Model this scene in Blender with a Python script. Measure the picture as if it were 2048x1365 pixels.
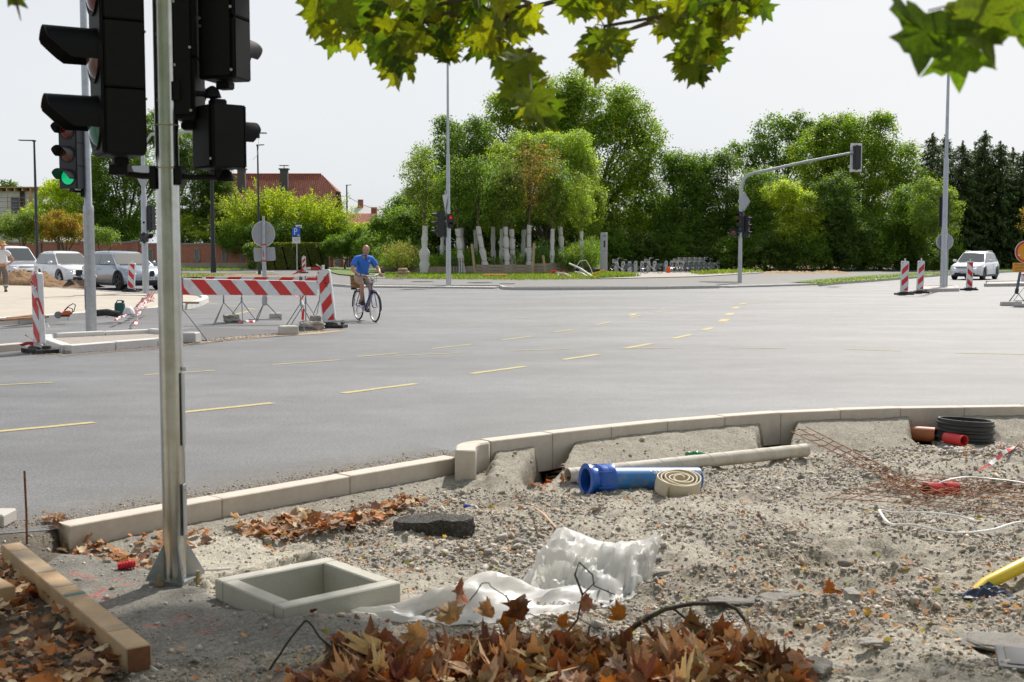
import bpy,bmesh,math,random
import numpy as np
from mathutils import Vector,Matrix,Euler,noise
R = math.radians
random.seed(7)
RNG = np.random.default_rng(7)
scene = bpy.context.scene
for o in list(bpy.data.objects): bpy.data.objects.remove(o)
COL = scene.collection
# ---------------------------------------------------------------- camera, world, sun, exposure
F = 2450.0; CH = 1.6; TH = math.atan(177.5 / F)
cd = bpy.data.cameras.new('camera'); cam = bpy.data.objects.new('camera',cd); COL.objects.link(cam)
cam.location = (0,0,CH); cam.rotation_euler = (R(90) - TH,0,0)
cd.sensor_width = 36; cd.lens = 36 * F / 2048; cd.clip_start = 0.05; cd.clip_end = 4000
cd.dof.use_dof = True; cd.dof.focus_distance = 22; cd.dof.aperture_fstop = 7.1
scene.camera = cam
SUN_AZ,SUN_EL = 24,47          # degrees to the right of the view direction, above the horizon
w = bpy.data.worlds.new("World"); scene.world = w; w.use_nodes = True
nt = w.node_tree; nt.nodes.clear()
sky = nt.nodes.new('ShaderNodeTexSky'); sky.sky_type = 'NISHITA'; sky.sun_disc = False
sky.sun_elevation = R(SUN_EL); sky.sun_rotation = R(SUN_AZ); sky.air_density = 1.0; sky.dust_density = 4.0; sky.ozone_density = 1.0
bg = nt.nodes.new('ShaderNodeBackground'); bg.inputs[1].default_value = 0.11
mx = nt.nodes.new('ShaderNodeMix'); mx.data_type = 'RGBA'; mx.inputs[0].default_value = 0.80
tc = nt.nodes.new('ShaderNodeTexCoord'); mpn = nt.nodes.new('ShaderNodeMapping'); mpn.inputs['Scale'].default_value = (1,1,3)
cn = nt.nodes.new('ShaderNodeTexNoise'); cn.inputs['Scale'].default_value = 1.1; cn.inputs['Detail'].default_value = 4
cr = nt.nodes.new('ShaderNodeValToRGB')
cr.color_ramp.elements[0].position = 0.3; cr.color_ramp.elements[0].color = (7.0,7.35,7.75,1)
cr.color_ramp.elements[1].position = 0.7; cr.color_ramp.elements[1].color = (8.1,8.3,8.55,1)
outw = nt.nodes.new('ShaderNodeOutputWorld')
L = nt.links
L.new(tc.outputs['Generated'],mpn.inputs[0]); L.new(mpn.outputs[0],cn.inputs[0]); L.new(cn.outputs[0],cr.inputs[0])
sx_ = nt.nodes.new('ShaderNodeSeparateXYZ'); L.new(tc.outputs['Generated'],sx_.inputs[0])      # haze: thick at the horizon, thinner overhead
hz_ = nt.nodes.new('ShaderNodeMapRange'); hz_.inputs[1].default_value = 0.1; hz_.inputs[2].default_value = 0.9; hz_.inputs[3].default_value = 0.93; hz_.inputs[4].default_value = 0.30
L.new(sx_.outputs[2],hz_.inputs[0]); L.new(hz_.outputs[0],mx.inputs[0])
L.new(sky.outputs[0],mx.inputs[6]); L.new(cr.outputs[0],mx.inputs[7]); L.new(mx.outputs[2],bg.inputs[0]); L.new(bg.outputs[0],outw.inputs[0])
sl = bpy.data.lights.new('sun','SUN'); sl.energy = 5.0; sl.angle = R(1.2); sl.color = (1.0,0.955,0.88)
so = bpy.data.objects.new('sun',sl); COL.objects.link(so)
sdir = Vector((math.sin(R(SUN_AZ)) * math.cos(R(SUN_EL)),math.cos(R(SUN_AZ)) * math.cos(R(SUN_EL)),math.sin(R(SUN_EL))))
so.rotation_euler = sdir.to_track_quat('Z','Y').to_euler(); so.location = sdir * 50
vs = scene.view_settings; vs.view_transform = 'Standard'; vs.look = 'None'; vs.gamma = 1; vs.exposure = 0.0; vs.use_curve_mapping = False
scene.cycles.max_bounces = 6; scene.cycles.diffuse_bounces = 3; scene.cycles.transparent_max_bounces = 12
scene.cycles.caustics_reflective = False; scene.cycles.caustics_refractive = False
scene.cycles.use_denoising = True
# ---------------------------------------------------------------- measuring: photo pixel -> place
def ray(px,py):
 a = (px - 1024) / F; b = -(py - 682.5) / F
 return (a,math.cos(TH) + math.sin(TH) * b,-math.sin(TH) + math.cos(TH) * b)
def G(px,py,z=0.0):
 r = ray(px,py); t = (z - CH) / r[2]
 return Vector((r[0] * t,r[1] * t,z))
def GZ(px,py,z):
 q = G(px,py,0); q.z = z; return q
def D(px,py,y):
 r = ray(px,py); t = y / r[1]
 return Vector((r[0] * t,y,CH + r[2] * t))
# ---------------------------------------------------------------- materials
MATS = {}
def srgb(r,g,b):
 f = lambda c: (c / 255 / 12.92) if c / 255 <= 0.04045 else ((c / 255 + 0.055) / 1.055) ** 2.4
 return (f(r),f(g),f(b))
def mat(name,col,rough=0.6,metal=0.0,var=0.12,scale=6.0,bump=0.0,bscale=60.0,dirt=None,dscale=3.0,damt=0.5,spec=0.5,emit=None,estr=0.0,coat=0.0,detail=5,bdist=0.01,rvar=0.0):
 if name in MATS: return MATS[name]
 m = bpy.data.materials.new(name); m.use_nodes = True; nt = m.node_tree; N = nt.nodes; L = nt.links
 p = N['Principled BSDF']
 p.inputs['Roughness'].default_value = rough; p.inputs['Metallic'].default_value = metal
 p.inputs['Specular IOR Level'].default_value = spec; p.inputs['Coat Weight'].default_value = coat
 tc = N.new('ShaderNodeTexCoord')
 col = tuple(col) + (1,)
 if var > 0:
  n = N.new('ShaderNodeTexNoise'); n.inputs['Scale'].default_value = scale; n.inputs['Detail'].default_value = detail; n.inputs['Roughness'].default_value = 0.65
  L.new(tc.outputs['Object'],n.inputs[0])
  r = N.new('ShaderNodeValToRGB'); e = r.color_ramp.elements
  e[0].position = 0.3; e[1].position = 0.7
  e[0].color = tuple(max(0,c * (1 - var)) for c in col[:3]) + (1,); e[1].color = tuple(min(1,c * (1 + var)) for c in col[:3]) + (1,)
  L.new(n.outputs[0],r.inputs[0]); out = r.outputs[0]
  if dirt is not None:
   n2 = N.new('ShaderNodeTexNoise'); n2.inputs['Scale'].default_value = dscale; n2.inputs['Detail'].default_value = 6; n2.inputs['Roughness'].default_value = 0.7
   L.new(tc.outputs['Object'],n2.inputs[0])
   r2 = N.new('ShaderNodeValToRGB'); r2.color_ramp.elements[0].position = 0.48; r2.color_ramp.elements[1].position = 0.68
   r2.color_ramp.elements[0].color = (0,0,0,1); r2.color_ramp.elements[1].color = (damt,) * 3 + (1,)
   L.new(n2.outputs[0],r2.inputs[0])
   mx = N.new('ShaderNodeMix'); mx.data_type = 'RGBA'; L.new(r2.outputs[0],mx.inputs[0]); L.new(out,mx.inputs[6]); mx.inputs[7].default_value = tuple(dirt) + (1,)
   out = mx.outputs[2]
  L.new(out,p.inputs['Base Color'])
  if rvar > 0:
   mr = N.new('ShaderNodeMapRange'); mr.inputs[3].default_value = max(0,rough - rvar); mr.inputs[4].default_value = min(1,rough + rvar); L.new(n.outputs[0],mr.inputs[0]); L.new(mr.outputs[0],p.inputs['Roughness'])
 else:
  p.inputs['Base Color'].default_value = col
 if bump > 0:
  b = N.new('ShaderNodeTexNoise'); b.inputs['Scale'].default_value = bscale; b.inputs['Detail'].default_value = 4
  L.new(tc.outputs['Object'],b.inputs[0])
  bp = N.new('ShaderNodeBump'); bp.inputs['Strength'].default_value = bump; bp.inputs['Distance'].default_value = bdist
  L.new(b.outputs[0],bp.inputs['Height']); L.new(bp.outputs[0],p.inputs['Normal'])
 if emit is not None:
  p.inputs['Emission Color'].default_value = tuple(emit) + (1,); p.inputs['Emission Strength'].default_value = estr
 MATS[name] = m; return m
def leafmat(name,trans=0.4,rough=0.5,vein=False,gain=1.0,tint=(1.45,1.5,.5)):
 if name in MATS: return MATS[name]
 m = bpy.data.materials.new(name); m.use_nodes = True; nt = m.node_tree; N = nt.nodes; L = nt.links
 p = N['Principled BSDF']; p.inputs['Roughness'].default_value = rough; p.inputs['Specular IOR Level'].default_value = 0.35
 a = N.new('ShaderNodeAttribute'); a.attribute_name = 'col'; src = a.outputs[0]
 if vein:
  tc = N.new('ShaderNodeTexCoord'); n = N.new('ShaderNodeTexNoise'); n.inputs['Scale'].default_value = 18; n.inputs['Detail'].default_value = 6
  L.new(tc.outputs['Object'],n.inputs[0]); r = N.new('ShaderNodeValToRGB'); r.color_ramp.elements[0].position = .3; r.color_ramp.elements[1].position = .75
  r.color_ramp.elements[0].color = (.62,.62,.6,1); r.color_ramp.elements[1].color = (1.3,1.25,1.1,1); L.new(n.outputs[0],r.inputs[0])
  mm = N.new('ShaderNodeMix'); mm.data_type = 'RGBA'; mm.blend_type = 'MULTIPLY'; mm.inputs[0].default_value = 1; L.new(src,mm.inputs[6]); L.new(r.outputs[0],mm.inputs[7]); src = mm.outputs[2]
 L.new(src,p.inputs['Base Color'])
 t = N.new('ShaderNodeBsdfTranslucent'); g = N.new('ShaderNodeMix'); g.data_type = 'RGBA'; g.blend_type = 'MULTIPLY'; g.inputs[0].default_value = 1
 L.new(src,g.inputs[6]); g.inputs[7].default_value = tuple(c * gain for c in tint) + (1,); L.new(g.outputs[2],t.inputs[0])
 ms = N.new('ShaderNodeMixShader'); ms.inputs[0].default_value = trans
 L.new(p.outputs[0],ms.inputs[1]); L.new(t.outputs[0],ms.inputs[2]); L.new(ms.outputs[0],N['Material Output'].inputs[0])
 MATS[name] = m; return m
# ---------------------------------------------------------------- mesh builder
def frame_from(d,up=Vector((0,0,1))):
 d = Vector(d).normalized()
 if abs(d.dot(up)) > 0.98: up = Vector((1,0,0))
 a = up.cross(d).normalized(); b = d.cross(a).normalized()
 return a,b,d
class MB:
 def __init__(s): s.v = []; s.f = []; s.mi = []; s.T = Matrix.Identity(4); s.cur = 0
 def add(s,vs,fs):
  b = len(s.v); T = s.T
  s.v += [tuple(T @ Vector(v)) for v in vs]
  for f in fs: s.f.append(tuple(i + b for i in f)); s.mi.append(s.cur)
  return s
 def box(s,c,size,rz=0,rot=None,top=None):
  hx,hy,hz = size[0] / 2,size[1] / 2,size[2] / 2
  tx,ty = (top if top else (1,1))
  pts = [(-hx,-hy,-hz),(hx,-hy,-hz),(hx,hy,-hz),(-hx,hy,-hz),(-hx * tx,-hy * ty,hz),(hx * tx,-hy * ty,hz),(hx * tx,hy * ty,hz),(-hx * tx,hy * ty,hz)]
  M = rot.to_matrix() if isinstance(rot,Euler) else (rot if rot is not None else Matrix.Rotation(rz,3,'Z'))
  c = Vector(c)
  return s.add([M @ Vector(p) + c for p in pts],[(0,3,2,1),(4,5,6,7),(0,1,5,4),(1,2,6,5),(2,3,7,6),(3,0,4,7)])
 def tube(s,pts,rad,n=8,caps=True,closed=False,flat=None):
  pts = [Vector(p) for p in pts]; k = len(pts)
  rad = rad if hasattr(rad,'__len__') else [rad] * k
  vs = []; prev = None
  for i,p in enumerate(pts):
   if closed: d = pts[(i + 1) % k] - pts[i - 1]
   else: d = pts[min(i + 1,k - 1)] - pts[max(i - 1,0)]
   if d.length < 1e-9: d = Vector((0,0,1))
   if prev is None: a,b,_ = frame_from(d)
   else:
    d.normalize(); a = (prev - d * prev.dot(d))
    a = a.normalized() if a.length > 1e-6 else frame_from(d)[0]
    b = d.cross(a).normalized()
   prev = a; fl = flat if flat else 1
   for j in range(n):
    t = 2 * math.pi * j / n
    vs.append(p + a * (rad[i] * math.cos(t)) + b * (rad[i] * math.sin(t) * fl))
  fs = []
  for i in range(k if closed else k - 1):
   i2 = (i + 1) % k
   for j in range(n):
    j2 = (j + 1) % n
    fs.append((i * n + j,i * n + j2,i2 * n + j2,i2 * n + j))
  if caps and not closed:
   fs.append(tuple(range(n - 1,-1,-1))); fs.append(tuple((k - 1) * n + j for j in range(n)))
  return s.add(vs,fs)
 def cyl(s,p0,p1,r0,r1=None,n=16): return s.tube([p0,p1],[r0,r1 if r1 is not None else r0],n)
 def lathe(s,prof,c=(0,0,0),axis='Z',n=24,closed=False):
  vs = []; c = Vector(c)
  for r,h in prof:
   for j in range(n):
    t = 2 * math.pi * j / n; x,y = r * math.cos(t),r * math.sin(t)
    if axis == 'Z': v = Vector((x,y,h))
    elif axis == 'Y': v = Vector((x,h,y))
    else: v = Vector((h,x,y))
    vs.append(v + c)
  fs = []; k = len(prof)
  for i in range(k if closed else k - 1):
   i2 = (i + 1) % k
   for j in range(n):
    j2 = (j + 1) % n; fs.append((i * n + j,i * n + j2,i2 * n + j2,i2 * n + j))
  return s.add(vs,fs)
 def disc(s,c,r,nrm=(0,-1,0),n=24,thick=0.0,rx=None):
  a,b,d = frame_from(nrm); c = Vector(c); rx = rx or r
  p = [c + a * (rx * math.cos(2 * math.pi * j / n)) + b * (r * math.sin(2 * math.pi * j / n)) for j in range(n)]
  if thick == 0: return s.add(p,[tuple(range(n))])
  q = [x - d * thick for x in p]
  return s.add(p + q,[tuple(range(n)),tuple(range(2 * n - 1,n - 1,-1))] + [(j,j + n,(j + 1) % n + n,(j + 1) % n) for j in range(n)])
 def prism(s,poly,z0,z1):
  n = len(poly); vs = [(p[0],p[1],z0) for p in poly] + [(p[0],p[1],z1) for p in poly]
  return s.add(vs,[tuple(range(n - 1,-1,-1)),tuple(range(n,2 * n))] + [(j,(j + 1) % n,(j + 1) % n + n,j + n) for j in range(n)])
 def slab(s,pts,off):
  n = len(pts); off = Vector(off); p = [Vector(q) for q in pts]
  return s.add(p + [q + off for q in p],[tuple(range(n)),tuple(range(2 * n - 1,n - 1,-1))] + [(j,j + n,(j + 1) % n + n,(j + 1) % n) for j in range(n)])
 def grid(s,rows):
  m = len(rows[0]); vs = [p for r in rows for p in r]
  return s.add(vs,[(i * m + j,i * m + j + 1,(i + 1) * m + j + 1,(i + 1) * m + j) for i in range(len(rows) - 1) for j in range(m - 1)])
 def mesh(s,name,mats,smooth=False,bevel=0.0,seg=1,fix=False):
  me = bpy.data.meshes.new(name); me.from_pydata(s.v,[],s.f)
  mats = mats if isinstance(mats,(list,tuple)) else [mats]
  for m in mats: me.materials.append(m)
  if len(mats) > 1: me.polygons.foreach_set('material_index',s.mi)
  if bevel > 0 or fix:
   bm = bmesh.new(); bm.from_mesh(me)
   if fix: bmesh.ops.recalc_face_normals(bm,faces=bm.faces)
   if bevel > 0:
    es = [e for e in bm.edges if len(e.link_faces) == 2 and e.calc_face_angle(0) > 0.6]
    bmesh.ops.bevel(bm,geom=es,offset=bevel,segments=seg,affect='EDGES',clamp_overlap=True)
   bm.to_mesh(me); bm.free()
  if smooth:
   me.polygons.foreach_set('use_smooth',[True] * len(me.polygons))
   me.set_sharp_from_angle(angle=R(38 if smooth is True else smooth))
  me.update(); return me
 def build(s,name,mats,parent=None,loc=None,rot=None,**k):
  return obj(name,s.mesh(name,mats,**k),parent,loc,rot)
def obj(name,me,parent=None,loc=None,rot=None,scale=None):
 o = bpy.data.objects.new(name,me); COL.objects.link(o)
 if parent is not None: o.parent = parent
 if loc is not None: o.location = loc
 if rot is not None: o.rotation_euler = rot
 if scale is not None: o.scale = scale
 return o
def tag(o,label=None,cat=None,group=None,kind=None):
 if label: o['label'] = label
 if cat: o['category'] = cat
 if group: o['group'] = group
 if kind: o['kind'] = kind
 return o
def thing(name,label,cat,loc=(0,0,0),rz=0,group=None):
 o = bpy.data.objects.new(name,None); COL.objects.link(o); o.location = loc; o.rotation_euler = (0,0,rz); o.empty_display_size = 0.1
 return tag(o,label,cat,group)
def copy_tree(o,parent=None):
 c = o.copy(); COL.objects.link(c); c.parent = parent
 for ch in list(KIDS.get(o.name,[])) or [x for x in o.children]: copy_tree(ch,c)
 return c
KIDS = {}
def dup(root,loc,rz,label=None,group=None,scale=None):
 c = copy_tree(root); c.location = loc; c.rotation_euler = (0,0,rz)
 if label: c['label'] = label
 if group: c['group'] = group
 if scale: c.scale = (scale,) * 3
 return c
def npmesh(name,V,Fs,mats,cols=None,smooth=False):
 me = bpy.data.meshes.new(name); V = np.asarray(V,np.float32); Fs = np.asarray(Fs,np.int32)
 m,k = Fs.shape
 me.vertices.add(len(V)); me.vertices.foreach_set('co',V.ravel())
 me.loops.add(m * k); me.loops.foreach_set('vertex_index',Fs.ravel())
 me.polygons.add(m); me.polygons.foreach_set('loop_start',np.arange(0,m * k,k,dtype=np.int32)); me.polygons.foreach_set('loop_total',np.full(m,k,np.int32))
 if smooth: me.polygons.foreach_set('use_smooth',np.ones(m,bool))
 for mm in (mats if isinstance(mats,(list,tuple)) else [mats]): me.materials.append(mm)
 if cols is not None:
  a = me.color_attributes.new('col','FLOAT_COLOR','POINT')
  c4 = np.ones((len(V),4),np.float32); c4[:,:3] = cols; a.data.foreach_set('color',c4.ravel())
 me.update(calc_edges=True); me.validate(); return me
def text_mesh(name,s,size,mat_,depth=0.002,align='CENTER',sx=1.0):
 cu = bpy.data.curves.new(name,'FONT'); cu.body = s; cu.size = size; cu.align_x = align; cu.align_y = 'CENTER'; cu.extrude = depth; cu.resolution_u = 2
 o = bpy.data.objects.new(name,cu); COL.objects.link(o)
 dg = bpy.context.evaluated_depsgraph_get(); me = bpy.data.meshes.new_from_object(o.evaluated_get(dg))
 bpy.data.objects.remove(o); bpy.data.curves.remove(cu)
 me.name = name; me.materials.clear(); me.materials.append(mat_)
 for v in me.vertices: v.co.x *= sx
 return me
def flat_text(name,s,size,mat_,parent,loc,rot=(R(90),0,0),sx=1.0,depth=0.001):
 return obj(name,text_mesh(name,s,size,mat_,depth,sx=sx),parent,loc,rot)
def nz(x,y,z=0.0): return noise.noise(Vector((x,y,z)))
def vnoise(X,Y,sc,seed=0,octv=4):
 out = np.zeros_like(X,dtype=float); amp = 1.0; tot = 0
 rs = np.random.default_rng(seed); T = rs.random((256,256))
 for o in range(octv):
  x = X * sc + 37.2 * o; y = Y * sc + 11.7 * o
  xi = np.floor(x).astype(int); yi = np.floor(y).astype(int); fx = x - xi; fy = y - yi
  fx = fx * fx * (3 - 2 * fx); fy = fy * fy * (3 - 2 * fy)
  a = T[xi % 256,yi % 256]; b = T[(xi + 1) % 256,yi % 256]; c = T[xi % 256,(yi + 1) % 256]; d = T[(xi + 1) % 256,(yi + 1) % 256]
  out += amp * ((a * (1 - fx) + b * fx) * (1 - fy) + (c * (1 - fx) + d * fx) * fy - 0.5); tot += amp; amp *= 0.5; sc *= 2.03
 return out / tot * 2
galv = mat('galvanised steel',(.42,.44,.46),.42,.75,var=.12,scale=14,rvar=.1,dirt=(.30,.31,.31),dscale=5,damt=.5)
black = mat('black plastic',(.005,.005,.006),.6,0,var=.25,scale=20,spec=.22)
dgrey = mat('dark grey plastic',(.016,.018,.021),.45,0,var=.2,scale=20)
steel_dark = mat('dark painted steel',(.03,.035,.04),.45,.2,var=.15)
white_pl = mat('white reflective sheet',(.74,.75,.76),.45,0,var=.05,scale=9,dirt=(.5,.48,.45),dscale=7,damt=.4)
red_pl = mat('red reflective sheet',(.62,.03,.025),.45,0,var=.1,scale=9)
concrete = mat('pale concrete',(.52,.49,.45),.85,0,var=.10,scale=7,bump=.35,bscale=160,dirt=(.40,.36,.31),dscale=3.5,damt=.6)
kerbc = mat('kerb concrete',(.60,.53,.455),.85,0,var=.07,scale=5,bump=.3,bscale=220,dirt=(.43,.37,.31),dscale=4,damt=.55)
newkerb = mat('new pale kerb',(.66,.645,.62),.8,var=.06,scale=3,bump=.2,bscale=150,dirt=(.45,.40,.34),dscale=4,damt=.35)
rubber = mat('black rubber',(.018,.018,.018),.75,0,var=.3,scale=15,dirt=(.11,.10,.09),dscale=8,damt=.5)
wood_m = mat('weathered wood',(.33,.25,.17),.8,0,var=.25,scale=8,bump=.3,bscale=90)
rust = mat('rusty steel',(.22,.085,.035),.85,.2,var=.4,scale=30,dirt=(.33,.16,.08),dscale=20,damt=.6)
greyback = mat('grey sign back',(.36,.38,.41),.5,.4,var=.06,scale=6)
# ================================================================ GROUND, ROAD, SITE TERRAIN
KX = np.array([-60,-6,-3.3,-2.62,-2.07,-1.45,-.45,-.23,.52,1.43,2.41,3.43,4.9,9,25,70.])
KY = np.array([4.6,6.2,6.75,7.02,7.68,8.35,9.36,9.5,10.1,10.7,11.2,11.5,11.67,11.6,10.2,7.])
def K(x): return np.interp(x,KX,KY)
mb = MB(); S = 1500
mb.add([(-S,-S,-.9),(S,-S,-.9),(S,S,-.9),(-S,S,-.9)],[(0,1,2,3)])
tag(mb.build('ground',mat('soil',(.16,.13,.09),.95,var=.3,scale=.5)),kind='structure')
def road_material():
 m = bpy.data.materials.new('asphalt'); m.use_nodes = True; nt = m.node_tree; N = nt.nodes; L = nt.links; p = N['Principled BSDF']
 tc = N.new('ShaderNodeTexCoord')
 def nz_(scale,det=4,mapscale=None,rough=.6):
  n = N.new('ShaderNodeTexNoise'); n.inputs['Scale'].default_value = scale; n.inputs['Detail'].default_value = det; n.inputs['Roughness'].default_value = rough
  if mapscale:
   mp = N.new('ShaderNodeMapping'); mp.inputs['Scale'].default_value = mapscale; mp.inputs['Rotation'].default_value = (0,0,R(-12)); L.new(tc.outputs['Object'],mp.inputs[0]); L.new(mp.outputs[0],n.inputs[0])
  else: L.new(tc.outputs['Object'],n.inputs[0])
  return n.outputs[0]
 def ramp(src,a,b,p0=.3,p1=.7):
  r = N.new('ShaderNodeValToRGB'); r.color_ramp.elements[0].position = p0; r.color_ramp.elements[1].position = p1
  r.color_ramp.elements[0].color = (a,a,a,1); r.color_ramp.elements[1].color = (b,b,b,1); L.new(src,r.inputs[0]); return r.outputs[0]
 def mul(a,b):
  x = N.new('ShaderNodeMix'); x.data_type = 'RGBA'; x.blend_type = 'MULTIPLY'; x.inputs[0].default_value = 1; L.new(a,x.inputs[6])
  if isinstance(b,tuple): x.inputs[7].default_value = b
  else: L.new(b,x.inputs[7])
  return x.outputs[2]
 c = ramp(nz_(120,3),.38,1.55,.38,.62)
 c = mul(c,ramp(nz_(38,5),.74,1.24,.36,.64))
 c = mul(c,ramp(nz_(1.6,7,None,.75),.86,1.10,.35,.65))
 c = mul(c,ramp(nz_(.35,6,(1,1.7,1)),.84,1.10,.35,.65))
 c = mul(c,ramp(nz_(.12,3,(.6,3,1)),.88,1.1))
 c = mul(c,ramp(nz_(.25,5,(.25,1.6,1),.6),.88,1.07,.35,.6))
 c = mul(c,(.155,.157,.162,1))
 L.new(c,p.inputs['Base Color']); p.inputs['Roughness'].default_value = .62; p.inputs['Specular IOR Level'].default_value = .5
 bp = N.new('ShaderNodeBump'); bp.inputs['Strength'].default_value = .55; bp.inputs['Distance'].default_value = .008; L.new(nz_(150,3),bp.inputs['Height']); L.new(bp.outputs[0],p.inputs['Normal'])
 return m
asphalt = road_material()
mb = MB()
xs = list(KX)
rows = [[(x,float(K(x)) - .02,0) for x in xs]] + [[(x * f,y,0) for x in xs] for f,y in ((1.05,14),(1.2,25),(1.6,45),(2.2,75),(3.5,130),(6,300))]
mb.grid(rows); tag(mb.build('road',asphalt),kind='structure')
def sheet(name,poly,z,m,px=True,kind='structure',wob=0,sub=0):
 pts = [G(a,b,0) for a,b in poly] if px else [Vector((a,b,0)) for a,b in poly]
 if sub:
  q = []
  for i,a in enumerate(pts):
   b = pts[(i + 1) % len(pts)]; n = max(1,int((b - a).length / sub))
   for k in range(n):
    c = a.lerp(b,k / n); c.x += wob * nz(c.x * 1.3,c.y * .9,3.1); c.y += wob * 2.0 * nz(c.x * 1.1,c.y * .8,9.4); q.append(c)
  pts = q
 me = bpy.data.meshes.new(name); bm = bmesh.new(); vs = [bm.verts.new((p.x,p.y,z)) for p in pts]
 f = bm.faces.new(vs)
 if f.normal.z < 0: f.normal_flip()
 f.normal_update()
 if f.normal.z < 0: bmesh.ops.reverse_faces(bm,faces=[f])
 bmesh.ops.triangulate(bm,faces=bm.faces); bm.to_mesh(me); bm.free(); me.materials.append(m)
 o = obj(name,me); o['kind'] = kind; return o
pave = mat('footpath asphalt',(.165,.16,.155),.8,var=.16,scale=1.2,bump=.2,bscale=150,dirt=(.25,.22,.18),dscale=1.0,damt=.4)
grassm = mat('lawn',(.10,.17,.028),.9,var=.35,scale=3.5,bump=.6,bscale=30,dirt=(.30,.22,.11),dscale=.9,damt=.65)
earth = mat('bare earth',(.25,.165,.09),.95,var=.3,scale=3,bump=.8,bscale=14,bdist=.05,dirt=(.36,.29,.20),dscale=1.5,damt=.6)
sand = mat('compacted sand gravel',(.47,.42,.35),.95,var=.12,scale=2.2,bump=.5,bscale=60,dirt=(.40,.36,.32),dscale=1.1,damt=.6)
stonebed = mat('crushed stone bed',(.42,.38,.34),.95,var=.3,scale=9,bump=.8,bscale=25,bdist=.03)
tactile = mat('white tactile paving',(.62,.60,.57),.8,var=.12,scale=5)
sheet('footpath',[(690,572),(1005,574),(1010,577),(1440,575),(1450,575),(1640,569),(1760,560),(1900,548),(2048,541),(2500,528),(2500,517),(2048,525),(1800,534),(1640,541),(1450,549),(1370,553),(1230,560),(1050,561),(860,559),(760,556),(620,552),(520,553),(400,556),(420,565),(560,568)],.06,pave)
sheet('lawn',[(770,557),(860,559),(1050,561),(1200,559),(1240,549),(1240,540),(760,538),(640,536),(660,546),(680,551)],.072,grassm)
sheet('earth_strip',[(1000,560.5),(1200,560.5),(1320,557),(1420,552),(1400,549),(1240,549.5),(1130,556)],.09,earth)
sheet('stone_bed',[(1200,561),(1400,556.3),(1530,548),(1520,543),(1300,547),(1240,549),(1190,556)],.10,stonebed)
sheet('earth_bank',[(1450,546),(1640,540.5),(1800,533.5),(2048,524.5),(2500,516.5),(2500,509),(1800,520),(1460,536)],.11,earth)
sheet('grass_verge',[(1580,569),(1650,570.3),(1760,562),(1900,549.5),(2048,543),(2500,530),(2500,526),(2048,537),(1900,543),(1760,552),(1640,562)],.115,grassm)
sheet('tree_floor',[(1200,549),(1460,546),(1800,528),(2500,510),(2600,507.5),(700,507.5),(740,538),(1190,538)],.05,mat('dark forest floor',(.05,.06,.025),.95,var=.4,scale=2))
sheet('lawn',[(-200,553),(330,553),(420,549),(560,549),(400,556),(330,560),(-200,563)],.07,grassm)
sheet('earth_strip',[(330,552),(420,549),(560,552.5),(640,555),(560,558),(420,556.5),(330,557.5)],.08,earth)
sheet('lawn',[(-200,535),(500,535),(505,541),(-200,543)],.075,grassm)
sheet('footpath',[(-200,543),(510,541),(640,534),(720,527),(790,520),(780,516),(500,532),(-200,536)],.065,pave)
sheet('garden_soil',[(-600,536),(505,533),(700,522),(800,512),(800,507.6),(-600,507.6)],.05,grassm)
# -------- kerbs made of separate stones
def offs(path,d):
 out = []
 for i,p in enumerate(path):
  a = path[max(i - 1,0)]; b = path[min(i + 1,len(path) - 1)]
  t = Vector((b[0] - a[0],b[1] - a[1])).normalized(); out.append((p[0] - t.y * d,p[1] + t.x * d))
 return out
def resample(path,step):
 P = [Vector((p[0],p[1])) for p in path]; L_ = [0]
 for a,b in zip(P,P[1:]): L_.append(L_[-1] + (b - a).length)
 n = max(1,round(L_[-1] / step)); out = []
 for i in range(n + 1):
  s = L_[-1] * i / n; k = max(j for j in range(len(P)) if L_[j] <= s + 1e-9); k = min(k,len(P) - 2)
  out.append(P[k].lerp(P[k + 1],(s - L_[k]) / (L_[k + 1] - L_[k])))
 return out
def kerb_run(path,width,z0,z1,step,m=kerbc,gap=.008,label=None,bev=.012,name='kerb'):
 root = thing(name,None,None); root['kind'] = 'structure'
 pts = resample(path,step); fine = 3
 for i in range(len(pts) - 1):
  a,b = pts[i],pts[i + 1]; t = (b - a).normalized(); nn = Vector((-t.y,t.x)) * width / 2
  a2 = a + t * gap; b2 = b - t * gap; zz = z1 + random.uniform(-.004,.004)
  ta = (pts[i + 1] - pts[i - 1]).normalized() if i > 0 else t; tb = (pts[i + 2] - pts[i]).normalized() if i + 2 < len(pts) else t
  na = Vector((-ta.y,ta.x)) * width / 2; nb = Vector((-tb.y,tb.x)) * width / 2
  o = (a + b) / 2
  mb = MB(); mb.prism([tuple(a2 - na - o),tuple(b2 - nb - o),tuple(b2 + nb - o),tuple(a2 + na - o)],z0 - z1,0)
  mb.build('kerbstone',m,root,loc=(o.x,o.y,zz),bevel=bev)
 return root
kerb_run([(-2.60,6.98),(-2.05,7.62),(-1.43,8.30),(-.47,9.33)],.15,-.40,.035,1.05,gap=.0015,bev=.006)
kerb_run([(-.21,9.50),(.52,10.08),(1.43,10.70),(2.41,11.19),(3.43,11.50),(4.9,11.66)],.15,-.16,.14,.62,gap=.0015,bev=.006)
kerb_run([(4.9,11.66),(9,11.6),(25,10.2)],.15,-.2,.14,1.0,gap=.004)
r0 = thing('kerb_end',None,None); r0['kind'] = 'structure'
mb = MB(); n = 9; cx,cy = -.22,9.23; ri,ro = .19,.34; prof = []
inner = []; outer = []
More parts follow.
